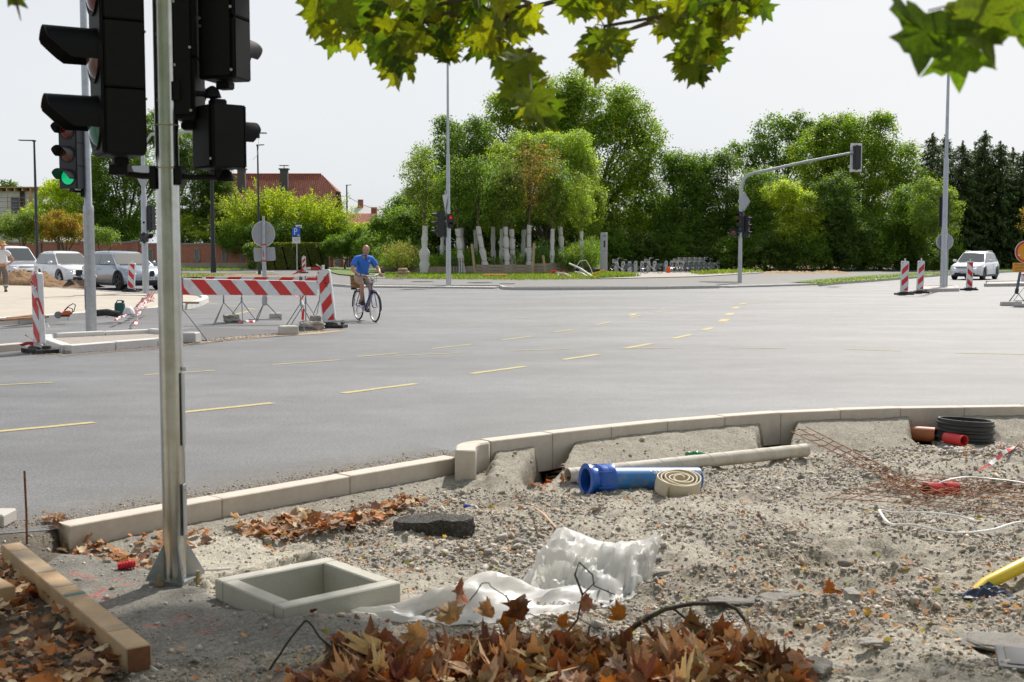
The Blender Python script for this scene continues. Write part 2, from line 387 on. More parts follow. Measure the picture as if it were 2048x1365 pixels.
for k in range(n):
 t = R(95 + 92 * k / (n - 1)); sx = 1.0
 outer.append((cx + .06 + ro * .80 * math.cos(t),cy + ro * math.sin(t) * .98)); inner.append((cx + .06 + ri * .62 * math.cos(t),cy + ri * math.sin(t) * .92))
outer.append((cx + .06 - ro * .78,cy - .20)); inner.append((cx + .06 - ri * .55,cy - .20))
m_ = len(outer)
vs = [(p[0],p[1],.13) for p in outer] + [(p[0],p[1],.13) for p in inner] + [(p[0],p[1],-.30) for p in outer] + [(p[0],p[1],-.30) for p in inner]
fs = []
for i in range(m_ - 1):
 fs += [(i,i + 1,m_ + i + 1,m_ + i),(i,2 * m_ + i,2 * m_ + i + 1,i + 1),(m_ + i,m_ + i + 1,3 * m_ + i + 1,3 * m_ + i)]
fs += [(0,m_,3 * m_,2 * m_),(m_ - 1,3 * m_ - 1,4 * m_ - 1,2 * m_ - 1),tuple(range(2 * m_,3 * m_)) + tuple(range(4 * m_ - 1,3 * m_ - 1,-1))]
mb.add(vs,fs); mb.build('kerbstone',kerbc,r0,fix=True,bevel=.012,smooth=True)
def pxp(l,z=0): return [tuple(G(a,b,z).xy) for a,b in l]
grey_kerb = mat('grey kerb concrete',(.50,.49,.47),.85,var=.10,scale=2,dirt=(.36,.33,.28),dscale=2,damt=.6,bump=.2,bscale=100)
kerb_run(pxp([(1003,577),(1012,580.5),(1100,581),(1300,579.5),(1437,577)]),.18,-.1,.13,1.0,grey_kerb)
kerb_run(pxp([(1640,573),(1670,569.5),(1760,563),(1900,551),(2048,544),(2400,533)]),.2,-.1,.14,2.0,grey_kerb)
kerb_run(pxp([(330,560),(420,561.5),(560,566),(640,571),(700,575)]),.2,-.1,.12,2.0,grey_kerb)
kerb_run(pxp([(720,560),(1050,561.5),(1230,560.3),(1370,554),(1450,550),(1640,542),(2048,526)]),.09,0,.10,6,grey_kerb)
kerb_run(pxp([(-200,544),(505,542),(560,546),(470,549),(-200,553.5)]),.12,0,.11,6,grey_kerb)
def tactile_run(p0,p1,w_,rowsn):
 root = thing('tactile_paving',None,None); root['kind'] = 'structure'
 a = G(*p0,0); b = G(*p1,0); n = int((b - a).length / .8); t = (b - a).normalized(); q = Vector((-t.y,t.x,0))
 mb = MB(); ang = math.atan2(t.y,t.x)
 mb.box((0,0,0),(.785,w_ - .02,.06))
 for i in range(6):
  for j in range(3): mb.box((-.33 + .13 * i,-w_ / 2 + w_ * (j + .5) / 3,.035),(.055,.10,.012),top=(.6,.6))
 me = mb.mesh('paving_slab',tactile)
 for i in range(n):
  obj('paving_slab',me,root,loc=a + t * (.8 * i + .4) + Vector((0,0,.05)),rot=(0,0,ang))
tactile_run((700,574.5),(1003,577.5),1.0,3)
tactile_run((1440,575.5),(1650,569.5),1.0,3)
covers = [(845,564,.9,'long grey drain cover on the far path left of the lamp pole'),(960,566,1.0,'round iron manhole cover on the far path right of the lamp pole'),(1015,568.3,.6,'brown iron cover on the far path before the raised kerb'),(797,558.8,.5,'small iron cover on the path behind the cyclist'),(1438,564.5,1.6,'long iron channel cover on the path left of the mast pole')]
for px,py,s,lb in covers:
 p = G(px,py,.06); t = thing('manhole_cover',lb,'cover',p)
 mb = MB(); mb.disc((0,0,.022),s * .55,(0,0,1),20,.03,rx=s * .9); mb.build('lid',mat('iron cover',(.06,.055,.05),.8,.2,var=.3),t)
 mb = MB(); mb.lathe([(s * .60,0),(s * .60,.018),(s * .66,.018),(s * .66,0)],n=20); mb.build('frame',mat('cover frame',(.17,.15,.13),.8),t)
# -------- yellow temporary road markings
yel = mat('worn yellow paint',(.50,.42,.17),.8,var=.25,scale=30,dirt=(.22,.21,.18),dscale=35,damt=.8)
dashes = [((-110,873),(188,845),.11),((362,825),(545,806),.11),((685,786.5),(832,767.5),.11),((942,747.5),(1050,733),.11),((1126,719.5),(1196,709),.11),((1250,697),(1302,687.5),.11),((1345,677.5),(1382,669.5),.12),((1406,660.5),(1426,655.5),.14),((1443,643.5),(1452,638.5),.2),((1456,630.5),(1464,626.5),.2),((1468,617.5),(1476,614),.18),((1482,609.5),(1489,607),.16),
  ((-60,773),(105,765),.07),((288,750),(430,741),.07),((545,729.5),(680,720),.07),((715,713.5),(797,706.5),.07),((865,697.5),(942,689),.07),((1003,680.5),(1065,672.5),.07),((1107,664.5),(1145,659),.07),((1191,650),(1223,643.5),.07),((1258,635),(1282,631),.08),((1262,631),(1271,627.5),.16),
  ((790,711.5),(920,706.5),.06),((1018,701.5),(1135,698.5),.06),((1237,697.3),(1352,695.8),.06),((1455,695.5),(1572,697.3),.06),((1690,698.5),(1802,702.3),.06),((1910,706),(2080,709.5),.06),
  ((900,646),(1240,623),.035),((1240,623),(1480,609.5),.035),((1312,625),(1335,620.5),.05),((1480,609.5),(1590,600),.05),
  ((408,605.5),(436,608),.10),((452,611),(480,613.5),.10),((492,616.5),(512,619.5),.10),((470,629),(500,622),.10),((140,583),(200,590),.09),((255,588),(310,583),.09)]
rm = thing('lane_marking',None,None); rm['kind'] = 'structure'
for (a,b,wd) in dashes:
 A = G(*a,.004); B = G(*b,.004); t = (B - A).normalized(); q = Vector((-t.y,t.x,0)) * wd / 2
 n = 7; top = []; bot = []
 for i in range(n):
  c = A.lerp(B,i / (n - 1)); top.append(c + q * (1 + random.uniform(-.12,.12))); bot.append(c - q * (1 + random.uniform(-.12,.12)))
 o = A.copy(); mb = MB(); mb.grid([[p - o for p in bot],[p - o for p in top]]); mb.build('dash',yel,rm,loc=o)
sheet('asphalt_patch',[(395,655),(560,661),(612,666),(560,671),(470,676),(400,682),(330,690),(300,668)],.003,mat('fresh asphalt',(.10,.10,.102),.7,var=.2,scale=40,bump=.4,bscale=150),wob=.06,sub=.2)
sheet('sand_seam',[(395,683),(470,674.5),(570,669),(660,660),(700,662),(640,669),(560,673),(480,679),(400,689)],.006,mat('sand',(.36,.28,.20),.95,var=.25,scale=20,bump=.5,bscale=60),wob=.10,sub=.15)
sheet('dust_strip',[(95,707),(200,700),(310,693),(345,691),(345,696),(200,707),(120,714)],.0045,mat('dusty asphalt',(.17,.145,.125),.95,var=.3,scale=20,bump=.5,bscale=60),wob=.12,sub=.15)
# -------- left work island: sand-filled, kerb stones, and the small kerb island round the signal pole
isl = [(-160,664),(0,650),(100,644),(200,636),(310,627),(365,620),(398,612),(412,604.5),(404,598.5),(380,596),(340,597.5),(300,600),(260,593),(180,586),(70,578),(0,570),(-160,562)]
kerb_run(pxp(isl[:11]),.20,-.05,.17,.72,newkerb)
kerb_run(pxp(isl[11:]),.14,-.05,.13,1.4,grey_kerb)
mb = MB(); c = [G(x,y) for x,y in isl]; cen = sum(c,Vector()) / len(c)
ring = [[(p.x + (cen.x - p.x) * f,p.y + (cen.y - p.y) * f,z) for p in c + [c[0]]] for f,z in ((.004,.07),(.05,.11),(.3,.16),(.6,.2),(1,.2))]
mb.grid(ring); tag(mb.build('sand_island',sand,smooth=True),kind='structure')
iso = [(88,700),(135,709),(310,694),(352,688),(366,679),(352,671.5),(300,670.5),(180,675),(100,682)]
kerb_run(pxp([(135,708),(310,693.5)]),.16,-.05,.14,.95,newkerb)
kerb_run(pxp([(310,693.5),(345,689),(356,682),(345,675),(300,672)]),.16,-.05,.14,.6,newkerb)
kerb_run(pxp([(300,672),(110,681)]),.16,-.05,.13,.95,newkerb)
kerb_run(pxp([(95,685),(96,694),(133,707)]),.16,-.05,.14,.55,newkerb)
sheet('island_fill',iso,.05,mat('island gravel',(.34,.30,.26),.95,var=.25,scale=12,bump=.6,bscale=40))
kerb_run(pxp([(-90,712),(0,705),(46,700)]),.18,-.05,.12,.9)
kerb_run(pxp([(-90,722),(0,712),(40,709)]),.1,-.05,.04,1.2,grey_kerb)
kerb_run(pxp([(1838,585),(1915,583.5),(1911,576.5),(1838,578),(1838,585)]),.16,-.05,.14,1.1,concrete)
sheet('island_fill',[(1838,584),(1914,582.5),(1911,577),(1838,578.5)],.12,concrete)
kerb_run(pxp([(1971,574),(2048,573),(2300,570)]),.25,-.05,.15,1.2,concrete)
kerb_run(pxp([(1975,568),(2048,566.5),(2300,562)]),.25,-.05,.15,1.2,concrete)
sheet('island_fill',[(1971,574),(2300,570),(2300,562),(1975,568)],.10,concrete)
# -------- near site terrain
def inpoly(X,Y,poly):
 ins = np.zeros(X.shape,bool); dist = np.full(X.shape,1e9)
 n = len(poly)
 for i in range(n):
  x1,y1 = poly[i]; x2,y2 = poly[(i + 1) % n]
  c = ((y1 > Y) != (y2 > Y)) & (X < (x2 - x1) * (Y - y1) / (y2 - y1 + 1e-12) + x1); ins ^= c
  dx,dy = x2 - x1,y2 - y1; t = np.clip(((X - x1) * dx + (Y - y1) * dy) / (dx * dx + dy * dy + 1e-12),0,1)
  dist = np.minimum(dist,np.hypot(X - x1 - t * dx,Y - y1 - t * dy))
 return np.where(ins,dist,-dist)
slab_poly = [tuple(G(x,y,-.02).xy) for x,y in [(-900,1035),(0,1062),(110,1100),(200,1112),(300,1138),(400,1168),(432,1196),(470,1212),(560,1232),(640,1212),(715,1212),(780,1236),(790,1262),(650,1290),(480,1312),(330,1330),(250,1370),(150,1500),(-900,1500)]]
litter_poly = [tuple(G(x,y,-.05).xy) for x,y in [(-900,1120),(0,1120),(60,1180),(180,1290),(260,1380),(0,1500),(-900,1500)]]
pale_poly = [tuple(G(x,y,-.08).xy) for x,y in [(395,1068),(470,1078),(560,1100),(640,1105),(430,1160),(420,1172),(330,1150),(300,1110)]]
box_c = [G(430,1160,.06),G(655,1111,.06),G(808,1168,.06),G(560,1214,.06)]
BC = sum(box_c,Vector()) / 4; be = ((box_c[1] - box_c[0]) + (box_c[2] - box_c[3])); BANG = math.atan2(be.y,be.x); BS = .63
def boxd(X,Y):
 dx = X - BC.x; dy = Y - BC.y; u = dx * math.cos(BANG) + dy * math.sin(BANG); v = -dx * math.sin(BANG) + dy * math.cos(BANG)
 return np.maximum(np.abs(u),np.abs(v))
GAPS = [(.33,.11),(2.40,.12),(3.95,.16)]
def site_fields(X,Y):
 ky = K(X); slope = (K(X + .05) - K(X - .05)) / .1; dk = (ky - Y) / np.sqrt(1 + slope ** 2) - .07
 n1 = vnoise(X,Y,.8,1); n2 = vnoise(X,Y,3.2,2); n3 = vnoise(X,Y,12,3); n4 = vnoise(X,Y,38,4,3)
 sm = lambda a,b,v: np.clip((v - a) / (b - a),0,1) ** 2 * (3 - 2 * np.clip((v - a) / (b - a),0,1))
 z = -.14 + .09 * sm(1.0,2.4,dk) + .03 * sm(2.4,4.5,dk)
 z = z + .06 * n1 * sm(.3,1.2,dk) + .075 * n2 * sm(.2,.8,dk) + .024 * n3 * sm(.1,.4,dk) + .008 * n4
 right = sm(.2,1.5,X)
 z += .10 * np.exp(-((X - 3.6) / .9) ** 2 - ((Y - 9.3) / .8) ** 2) * 1.0
 z += .07 * np.exp(-((X - .9) / .8) ** 2 - ((Y - 7.2) / .5) ** 2)
 hol = np.exp(-((X - 1.75) / .55) ** 2 - ((Y - 6.35) / .30) ** 2); z -= .13 * hol
 z -= .07 * np.exp(-((X - .1) / .5) ** 2 - ((Y - 6.9) / .30) ** 2)
 bank = sm(6.05,5.85,Y) * sm(.5,1.3,X); z += .06 * bank
 hm = sm(-.20,-.12,X + .03 * n3); gap = np.zeros_like(X)
 for gx,gw in GAPS: gap = np.maximum(gap,sm(gw * 1.6,gw * .8,np.abs(X - gx - .2 * n3 * gw + .35 * (dk - .1))))
 hw = .62 + .22 * n1
 hau = (.055 - .21 * np.clip(dk / hw,0,1) ** 1.15) + .010 * n3 + .004 * n4
 haunch = hm * sm(hw,hw * .72,dk) * (1 - gap)
 z = z * (1 - haunch) + np.maximum(hau,z) * haunch
 z = np.where(dk < .5,z * (1 - gap * hm * .999) + (-.30 + .03 * n3) * gap * hm * sm(.5,.3,dk) + z * gap * hm * (1 - sm(.5,.3,dk)),z)
 es = np.exp(-((X + .18) / .24) ** 2 - ((Y - 8.92) / .26) ** 2); z = np.maximum(z,-.04 - .11 * (1 - es) - .05 + .008 * n3) if False else z + .07 * es
 lowh = (1 - hm) * sm(.35,.05,dk) * sm(-2.7,-2.2,X); z = z + .05 * lowh
 sd = inpoly(X,Y,slab_poly) + .035 * n3 + .03 * n2
 slab = sm(-.012,.012,sd); z = z * (1 - slab) + (-.028 + .010 * n1 + .0015 * n4) * slab
 ld = inpoly(X,Y,litter_poly); lit = sm(-.05,.05,ld + .05 * n3); z = z * (1 - lit) + (-.055 + .02 * n2 + .008 * n3) * lit; slab = slab * (1 - lit)
 pale = sm(-.03,.03,inpoly(X,Y,pale_poly) + .05 * n3)
 z = z * (1 - pale) + (-.065 + .02 * n2 + .01 * n3) * pale * (1 - slab) + z * pale * slab
 left = sm(.5,.1,dk) * sm(-2.5,-3.0,X); z = z - .0 * left
 z = np.where(np.hypot(X - 4.16,Y - 11.17) < .30,-.13,z); z = z + .062 * np.exp(-((X - box_c[3].x) / .30) ** 2 - ((Y - box_c[3].y) / .22) ** 2)
 bd = boxd(X,Y); z = np.maximum(z,-.035 - .25 * np.clip(bd - BS / 2 - .10,0,1)); z = np.where(bd < BS / 2 - .03,-.95,z); z = np.where((bd < BS / 2 + .05) & (bd >= BS / 2 - .03),np.minimum(z,-.03),z)
 z = np.where((dk < -.02) & (X > -2.62),-.5,z); lf = sm(-2.60,-2.64,X); z = z * (1 - lf) + np.where(dk < .0,-.004,-.004 + (z + .004) * sm(.0,.7,dk)) * lf
 return z,dict(dk=dk,haunch=np.maximum(haunch,.9 * sm(.35,.8,es)),slab=slab,lit=lit,pale=pale,gap=gap * hm * sm(.5,.3,dk),hol=hol,n1=n1,n2=n2,n3=n3,n4=n4,lowh=lowh,right=right)
xs = np.concatenate([np.linspace(-60,-7,14)[:-1],np.linspace(-7,-3.4,40)[:-1],np.linspace(-3.4,5.2,400)[:-1],np.linspace(5.2,10,40)[:-1],np.linspace(10,60,14)])
tt = np.concatenate([np.linspace(0,.0,1),np.linspace(0,1,330) ** 1.0])
ys0 = np.concatenate([[-40,-10,0,2,3.2,3.9],4.4 * np.exp(np.linspace(0,1,330) * 1.0) * 0 + 4.4])[:6]
rowsY = []
kx = K(xs)
for y in ys0: rowsY.append(np.minimum(np.full_like(xs,y),kx - .5 + 0 * xs))
for s in np.linspace(0,1,330): rowsY.append(4.3 * ((np.maximum(kx,4.5) + .06) / 4.3) ** s)
YY = np.array(rowsY); XX = np.tile(xs,(len(rowsY),1))
ZZ,FD = site_fields(XX,YY)
def mixc(base,m,c): return base * (1 - m[...,None]) + np.array(c) * m[...,None]
Ccol = np.zeros(XX.shape + (3,)) + np.array((.36,.335,.295))
Ccol = mixc(Ccol,np.clip(.5 + FD['n2'],0,1) * .55,(.40,.365,.32)); Ccol = mixc(Ccol,np.clip(FD['n1'] * 1.5,0,1) * .6,(.29,.235,.17))
PT_ = vnoise(XX,YY,2.1,77,5); Ccol = mixc(Ccol,np.clip(.3 - 2.4 * PT_,0,1) * .8,(.45,.41,.355)); Ccol = mixc(Ccol,np.clip(2.5 * vnoise(XX,YY,1.3,91,5) - .2,0,1) * .7,(.27,.235,.20))
Ccol = mixc(Ccol,FD['haunch'],(.36,.33,.285)); Ccol = mixc(Ccol,FD['lowh'] * .8,(.30,.275,.245))
Ccol = mixc(Ccol,FD['pale'],(.50,.46,.39)); Ccol = mixc(Ccol,FD['slab'],(.235,.222,.205)); Ccol = mixc(Ccol,FD['lit'],(.16,.13,.10)); Ccol = mixc(Ccol,FD['gap'],(.06,.045,.035))
Ccol = mixc(Ccol,np.clip(FD['hol'] - .45,0,1) * 1.2 * (YY > 6.25),(.30,.24,.08))
Ccol = mixc(Ccol,np.clip((FD['dk'] < .6) * (XX < -2.45) * 1.0,0,1) * .8,(.10,.08,.06))
def stroke(pts,wpx):
 m = np.zeros_like(XX); P3 = [G(a,b,-.02) for a,b in pts]
 for a,b in zip(P3,P3[1:]):
  dx,dy = b.x - a.x,b.y - a.y; t = np.clip(((XX - a.x) * dx + (YY - a.y) * dy) / (dx * dx + dy * dy),0,1)
  m = np.maximum(m,np.clip(1.3 - np.hypot(XX - a.x - t * dx,YY - a.y - t * dy) / wpx,0,1))
 return m * np.clip(.65 + 1.3 * FD['n4'] + .5 * FD['n3'],0,1)
pk = np.zeros_like(XX)
for s in [[(180,1190),(200,1183),(213,1172),(205,1180)],[(190,1172),(214,1172)],[(180,1191),(222,1191)],[(292,1251),(345,1252),(375,1228)],[(340,1231),(378,1229)],[(388,1246),(402,1240),(425,1247)],[(395,1272),(425,1270),(440,1262)],[(140,1143),(168,1150),(195,1160)],[(230,1158),(250,1152)],[(240,1168),(285,1163)],[(205,1200),(215,1196)]]:
 pk = np.maximum(pk,stroke(s,.014))
Ccol = mixc(Ccol,pk * .75,(.55,.10,.09))
def terrain_mat():
 m = bpy.data.materials.new('site ground'); m.use_nodes = True; nt = m.node_tree; N = nt.nodes; L = nt.links; p = N['Principled BSDF']; p.inputs['Roughness'].default_value = .92; p.inputs['Specular IOR Level'].default_value = .25
 a = N.new('ShaderNodeAttribute'); a.attribute_name = 'col'; tc = N.new('ShaderNodeTexCoord')
 def ns(s,d,lo,hi,typ='ShaderNodeTexNoise'):
  n = N.new(typ); n.inputs['Scale'].default_value = s
  if typ == 'ShaderNodeTexNoise': n.inputs['Detail'].default_value = d; n.inputs['Roughness'].default_value = .7
  L.new(tc.outputs['Object'],n.inputs[0]); r = N.new('ShaderNodeValToRGB'); r.color_ramp.elements[0].position = .3; r.color_ramp.elements[1].position = .7
  r.color_ramp.elements[0].color = (lo,lo,lo,1); r.color_ramp.elements[1].color = (hi,hi,hi * .98,1); L.new(n.outputs[0] if typ == 'ShaderNodeTexNoise' else n.outputs['Color'],r.inputs[0]); return r.outputs[0],n
 def mul(x,y):
  q = N.new('ShaderNodeMix'); q.data_type = 'RGBA'; q.blend_type = 'MULTIPLY'; q.inputs[0].default_value = 1; L.new(x,q.inputs[6]); L.new(y,q.inputs[7]); return q.outputs[2]
 r1,n1 = ns(230,3,.68,1.25); r2,n2 = ns(60,5,.8,1.16); r3,n3 = ns(5,6,.85,1.1)
 vo,vn = ns(85,0,.8,1.15,'ShaderNodeTexVoronoi')
 L.new(mul(mul(mul(a.outputs[0],r1),r2),mul(r3,vo)),p.inputs['Base Color'])
 bp = N.new('ShaderNodeBump'); bp.inputs['Strength'].default_value = .8; bp.inputs['Distance'].default_value = .012; L.new(n2.outputs[0],bp.inputs['Height'])
 bp2 = N.new('ShaderNodeBump'); bp2.inputs['Strength'].default_value = .5; bp2.inputs['Distance'].default_value = .006; L.new(n1.outputs[0],bp2.inputs['Height']); L.new(bp.outputs[0],bp2.inputs['Normal']); L.new(bp2.outputs[0],p.inputs['Normal'])
 return m
nr,nc = XX.shape; idx = np.arange(nr * nc).reshape(nr,nc)
Fq = np.stack([idx[:-1,:-1],idx[:-1,1:],idx[1:,1:],idx[1:,:-1]],-1).reshape(-1,4)
tm = terrain_mat()
tag(obj('site_ground',npmesh('site_ground',np.stack([XX,YY,ZZ],-1).reshape(-1,3),Fq,tm,Ccol.reshape(-1,3),smooth=True)),kind='structure')
def gz(x,y): return float(site_fields(np.array([float(x)]),np.array([float(y)]))[0][0])
def GS(px,py):
 z = -.08
 for _ in range(4):
  p = G(px,py,z); z = max(-.25,gz(p.x,p.y))
 return G(px,py,z)
# -------- crushed stone on the site: joined, too many to count
def stones(name,pos,size,cols,mats,flat=.65):
 n = len(pos); cube = np.array([(-1,-1,-1),(1,-1,-1),(1,1,-1),(-1,1,-1),(-1,-1,1),(1,-1,1),(1,1,1),(-1,1,1)],float) * .5
 fc = np.array([(0,3,2,1),(4,5,6,7),(0,1,5,4),(1,2,6,5),(2,3,7,6),(3,0,4,7)])
 V = cube[None] * (1 + RNG.uniform(-.45,.2,(n,8,3))); V *= (size[:,None] * RNG.uniform([.7,.6,flat * .6],[1.3,1.0,flat * 1.1],(n,3)))[:,None,:]
 q = RNG.uniform(0,2 * np.pi,n); t = RNG.normal(0,.45,(n,2))
 c,s = np.cos(q),np.sin(q)
 def rot(V,a,b,c,s): A = V[...,a] * c[:,None] - V[...,b] * s[:,None]; B = V[...,a] * s[:,None] + V[...,b] * c[:,None]; V[...,a] = A; V[...,b] = B
 rot(V,0,2,np.cos(t[:,0]),np.sin(t[:,0])); rot(V,1,2,np.cos(t[:,1]),np.sin(t[:,1])); rot(V,0,1,c,s)
 V += pos[:,None,:]
 Fs = (fc[None] + (np.arange(n) * 8)[:,None,None]).reshape(-1,4)
 C = np.repeat(cols,8,0)
 return npmesh(name,V.reshape(-1,3),Fs,mats,C)
N_ = 230000
X = RNG.uniform(-3.4,6.5,N_); Y = 4.3 * (12.0 / 4.3) ** RNG.random(N_)
keep = (np.abs(X) < Y * .46 + .5); X = X[keep]; Y = Y[keep]
Zs,Fd = site_fields(X,Y); bd = boxd(X,Y)
pt_ = vnoise(X,Y,2.1,77,5); dens = np.clip(.66 + 1.7 * pt_ + .4 * Fd['n2'],.16,1)
dens = np.where(Fd['slab'] > .5,.035 + .35 * np.clip((4.95 - Y) / .3,0,1) + .03,dens); dens = np.where(Fd['haunch'] > .5,.05,dens); dens = np.where(Fd['lowh'] > .3,.08,dens); dens = np.where(Fd['pale'] > .5,.15,dens)
dens = np.where(np.hypot(X - 4.16,Y - 11.17) < .31,0,dens); dens = np.where((Fd['dk'] < .04) | (bd < BS / 2 + .01) | (Zs < -.4),0,dens)
k = RNG.random(len(X)) < dens; X,Y,Zs = X[k],Y[k],Zs[k]; coarse = np.exp(-((X - 3.9) / 1.3) ** 2 - ((Y - 9.2) / 1.1) ** 2) + .5 * np.exp(-((X - .2) / .8) ** 2 - ((Y - 7.0) / .5) ** 2)
X,Y,Zs,coarse = X[:90000],Y[:90000],Zs[:90000],coarse[:90000]
sz = np.clip(np.exp(RNG.normal(math.log(.0083),.55,len(X))) * (1 + 1.5 * coarse * RNG.random(len(X))),.005,.06)
tones = np.array([(.44,.42,.40),(.36,.34,.32),(.52,.49,.45),(.30,.29,.285),(.47,.40,.32),(.60,.58,.55),(.40,.33,.25),(.25,.26,.28)])
cc = tones[RNG.choice(8,len(X),p=[.24,.2,.14,.1,.12,.05,.12,.03])] * np.array([1.02,.98,.93]) * RNG.uniform(.85,1.12,(len(X),1))
def stone_mat():
 m = bpy.data.materials.new('stone'); m.use_nodes = True; N = m.node_tree.nodes; L = m.node_tree.links; p = N['Principled BSDF']; p.inputs['Roughness'].default_value = .9; p.inputs['Specular IOR Level'].default_value = .25
 a = N.new('ShaderNodeAttribute'); a.attribute_name = 'col'; n = N.new('ShaderNodeTexNoise'); n.inputs['Scale'].default_value = 120; n.inputs['Detail'].default_value = 4; tc = N.new('ShaderNodeTexCoord'); L.new(tc.outputs['Object'],n.inputs[0])
 r = N.new('ShaderNodeValToRGB'); r.color_ramp.elements[0].color = (.75,.75,.75,1); r.color_ramp.elements[1].color = (1.15,1.13,1.1,1); L.new(n.outputs[0],r.inputs[0])
 q = N.new('ShaderNodeMix'); q.data_type = 'RGBA'; q.blend_type = 'MULTIPLY'; q.inputs[0].default_value = 1; L.new(a.outputs[0],q.inputs[6]); L.new(r.outputs[0],q.inputs[7]); L.new(q.outputs[2],p.inputs['Base Color']); return m
stm = stone_mat()
tag(obj('gravel',stones('gravel',np.stack([X,Y,Zs + sz * .12],-1),sz,cc,stm)),kind='stuff')
def grit(line,n,wd,seed,z=.002,s0=.006):
 rg_ = np.random.default_rng(seed); P_ = [Vector(p) for p in resample(line,.2)]; k = rg_.integers(0,len(P_) - 1,n); f = rg_.random(n); A_ = np.array([P_[i][:2] for i in range(len(P_))]); q = A_[k] * (1 - f[:,None]) + A_[k + 1] * f[:,None]; t = A_[k + 1] - A_[k]; t /= np.linalg.norm(t,axis=1,keepdims=True); d_ = np.abs(rg_.normal(0,wd,n)); q = q + np.stack([-t[:,1],t[:,0]],1) * d_[:,None]; sz_ = np.clip(np.exp(rg_.normal(math.log(s0),.4,n)),.002,.03)
 c_ = tones[rg_.choice(8,n)] * np.array([1.0,.93,.83]); tag(obj('road_grit',stones('road_grit',np.stack([q[:,0],q[:,1],sz_ * .2 + z],1),sz_,c_,stm)),kind='stuff')
grit([(-6,6.35),(-3.3,6.85),(-2.65,7.1),(-2.07,7.8),(-1.45,8.47),(-.50,9.47),(-.3,9.62)],4500,.15,5)
grit([(-.2,9.62),(.52,10.2),(1.43,10.8),(2.41,11.3),(3.43,11.6),(4.9,11.77),(9,11.7)],3000,.12,6)
grit(pxp([(80,712),(310,698),(400,690),(480,679),(570,670),(690,661)]),2500,.25,7,.004,.012)
def dust_mat():
 m = bpy.data.materials.new('road dust'); m.use_nodes = True; N = m.node_tree.nodes; L = m.node_tree.links; p = N['Principled BSDF']; p.inputs['Base Color'].default_value = (.27,.235,.19,1); p.inputs['Roughness'].default_value = .95
 a = N.new('ShaderNodeAttribute'); a.attribute_name = 'col'; tc = N.new('ShaderNodeTexCoord'); n = N.new('ShaderNodeTexNoise'); n.inputs['Scale'].default_value = 9; n.inputs['Detail'].default_value = 8; n.inputs['Roughness'].default_value = .7; L.new(tc.outputs['Object'],n.inputs[0])
 mu = N.new('ShaderNodeMath'); mu.operation = 'MULTIPLY_ADD'; mu.inputs[1].default_value = 2.4; mu.inputs[2].default_value = -.75; L.new(n.outputs[0],mu.inputs[0]); m2 = N.new('ShaderNodeMath'); m2.operation = 'MULTIPLY'; m2.use_clamp = True; L.new(mu.outputs[0],m2.inputs[0]); L.new(a.outputs['Fac'],m2.inputs[1]); L.new(m2.outputs[0],p.inputs['Alpha']); return m
dm_ = dust_mat()
def dust(line,wd,z=.0025):
 P_ = resample(line,.3); rows = []; cols = []; prof_ = ((0,.9),(.25,.75),(.6,.3),(1,0))
 for i,p in enumerate(P_):
  t = (P_[min(i + 1,len(P_) - 1)] - P_[max(i - 1,0)]).normalized()
  for f,c in prof_: w_ = wd * f * (1 + .4 * nz(i * .5,3.3)); rows.append((p.x - t.y * w_,p.y + t.x * w_,z)); cols.append((c,) * 3)
 n_ = len(P_); fs = [(i * 4 + j,(i + 1) * 4 + j,(i + 1) * 4 + j + 1,i * 4 + j + 1) for i in range(n_ - 1) for j in range(3)]
 o = obj('road_dust',npmesh('road_dust',rows,fs,dm_,np.array(cols))); o['kind'] = 'structure'
dust([(-6,6.3),(-3.3,6.8),(-2.65,7.05),(-2.07,7.75),(-1.45,8.42),(-.50,9.42),(-.3,9.6)],.9)
dust([(-.2,9.60),(.52,10.18),(1.43,10.78),(2.41,11.27),(3.43,11.58),(4.9,11.75),(9,11.7)],.35)
# ================================================================ TRAFFIC SIGNALS
def arc_visor(r,L,th=.004,n=22,a0=-14,a1=194):
 mb = MB(); m = 7
 def surf(rr):
  rows = []
  for i in range(m):
   row = []
   for j in range(n):
    f = j / (n - 1); a = R(a0 + (a1 - a0) * f); e = min(f,1 - f) * 2
    LL = L * (.52 + .48 * min(1,e * 2.4) ** .9)
    row.append((rr * math.cos(a),-LL * i / (m - 1),rr * math.sin(a)))
   rows.append(row)
  return rows
 o_,i_ = surf(r),surf(r - th); mb.grid(o_); mb.grid([list(reversed(x)) for x in i_])
 k = m * n; mb.add([*o_[-1],*i_[-1]],[(j,n + j,n + j + 1,j + 1) for j in range(n - 1)])
 mb.add([o_[i][0] for i in range(m)] + [i_[i][0] for i in range(m)],[(j,j + 1,m + j + 1,m + j) for j in range(m - 1)])
 mb.add([o_[i][-1] for i in range(m)] + [i_[i][-1] for i in range(m)],[(j,m + j,m + j + 1,j + 1) for j in range(m - 1)])
 return mb
LENS = {'red': mat('red signal lens',(.16,.012,.012),.18,0,var=.1,coat=.3),'amber': mat('amber signal lens',(.13,.045,.02),.2,0,var=.1,coat=.3),'green': mat('green signal lens',(.02,.16,.11),.2,0,var=.1,coat=.3),
  'red_on': mat('lit red lens',(.5,.02,.02),.3,0,var=0,emit=(1,.03,.02),estr=.5),'green_on': mat('lit green lens',(.02,.35,.15),.3,0,var=0,emit=(0,.72,.26),estr=.55),'dark': mat('dark signal lens',(.05,.03,.03),.2,0,var=.1,coat=.2)}
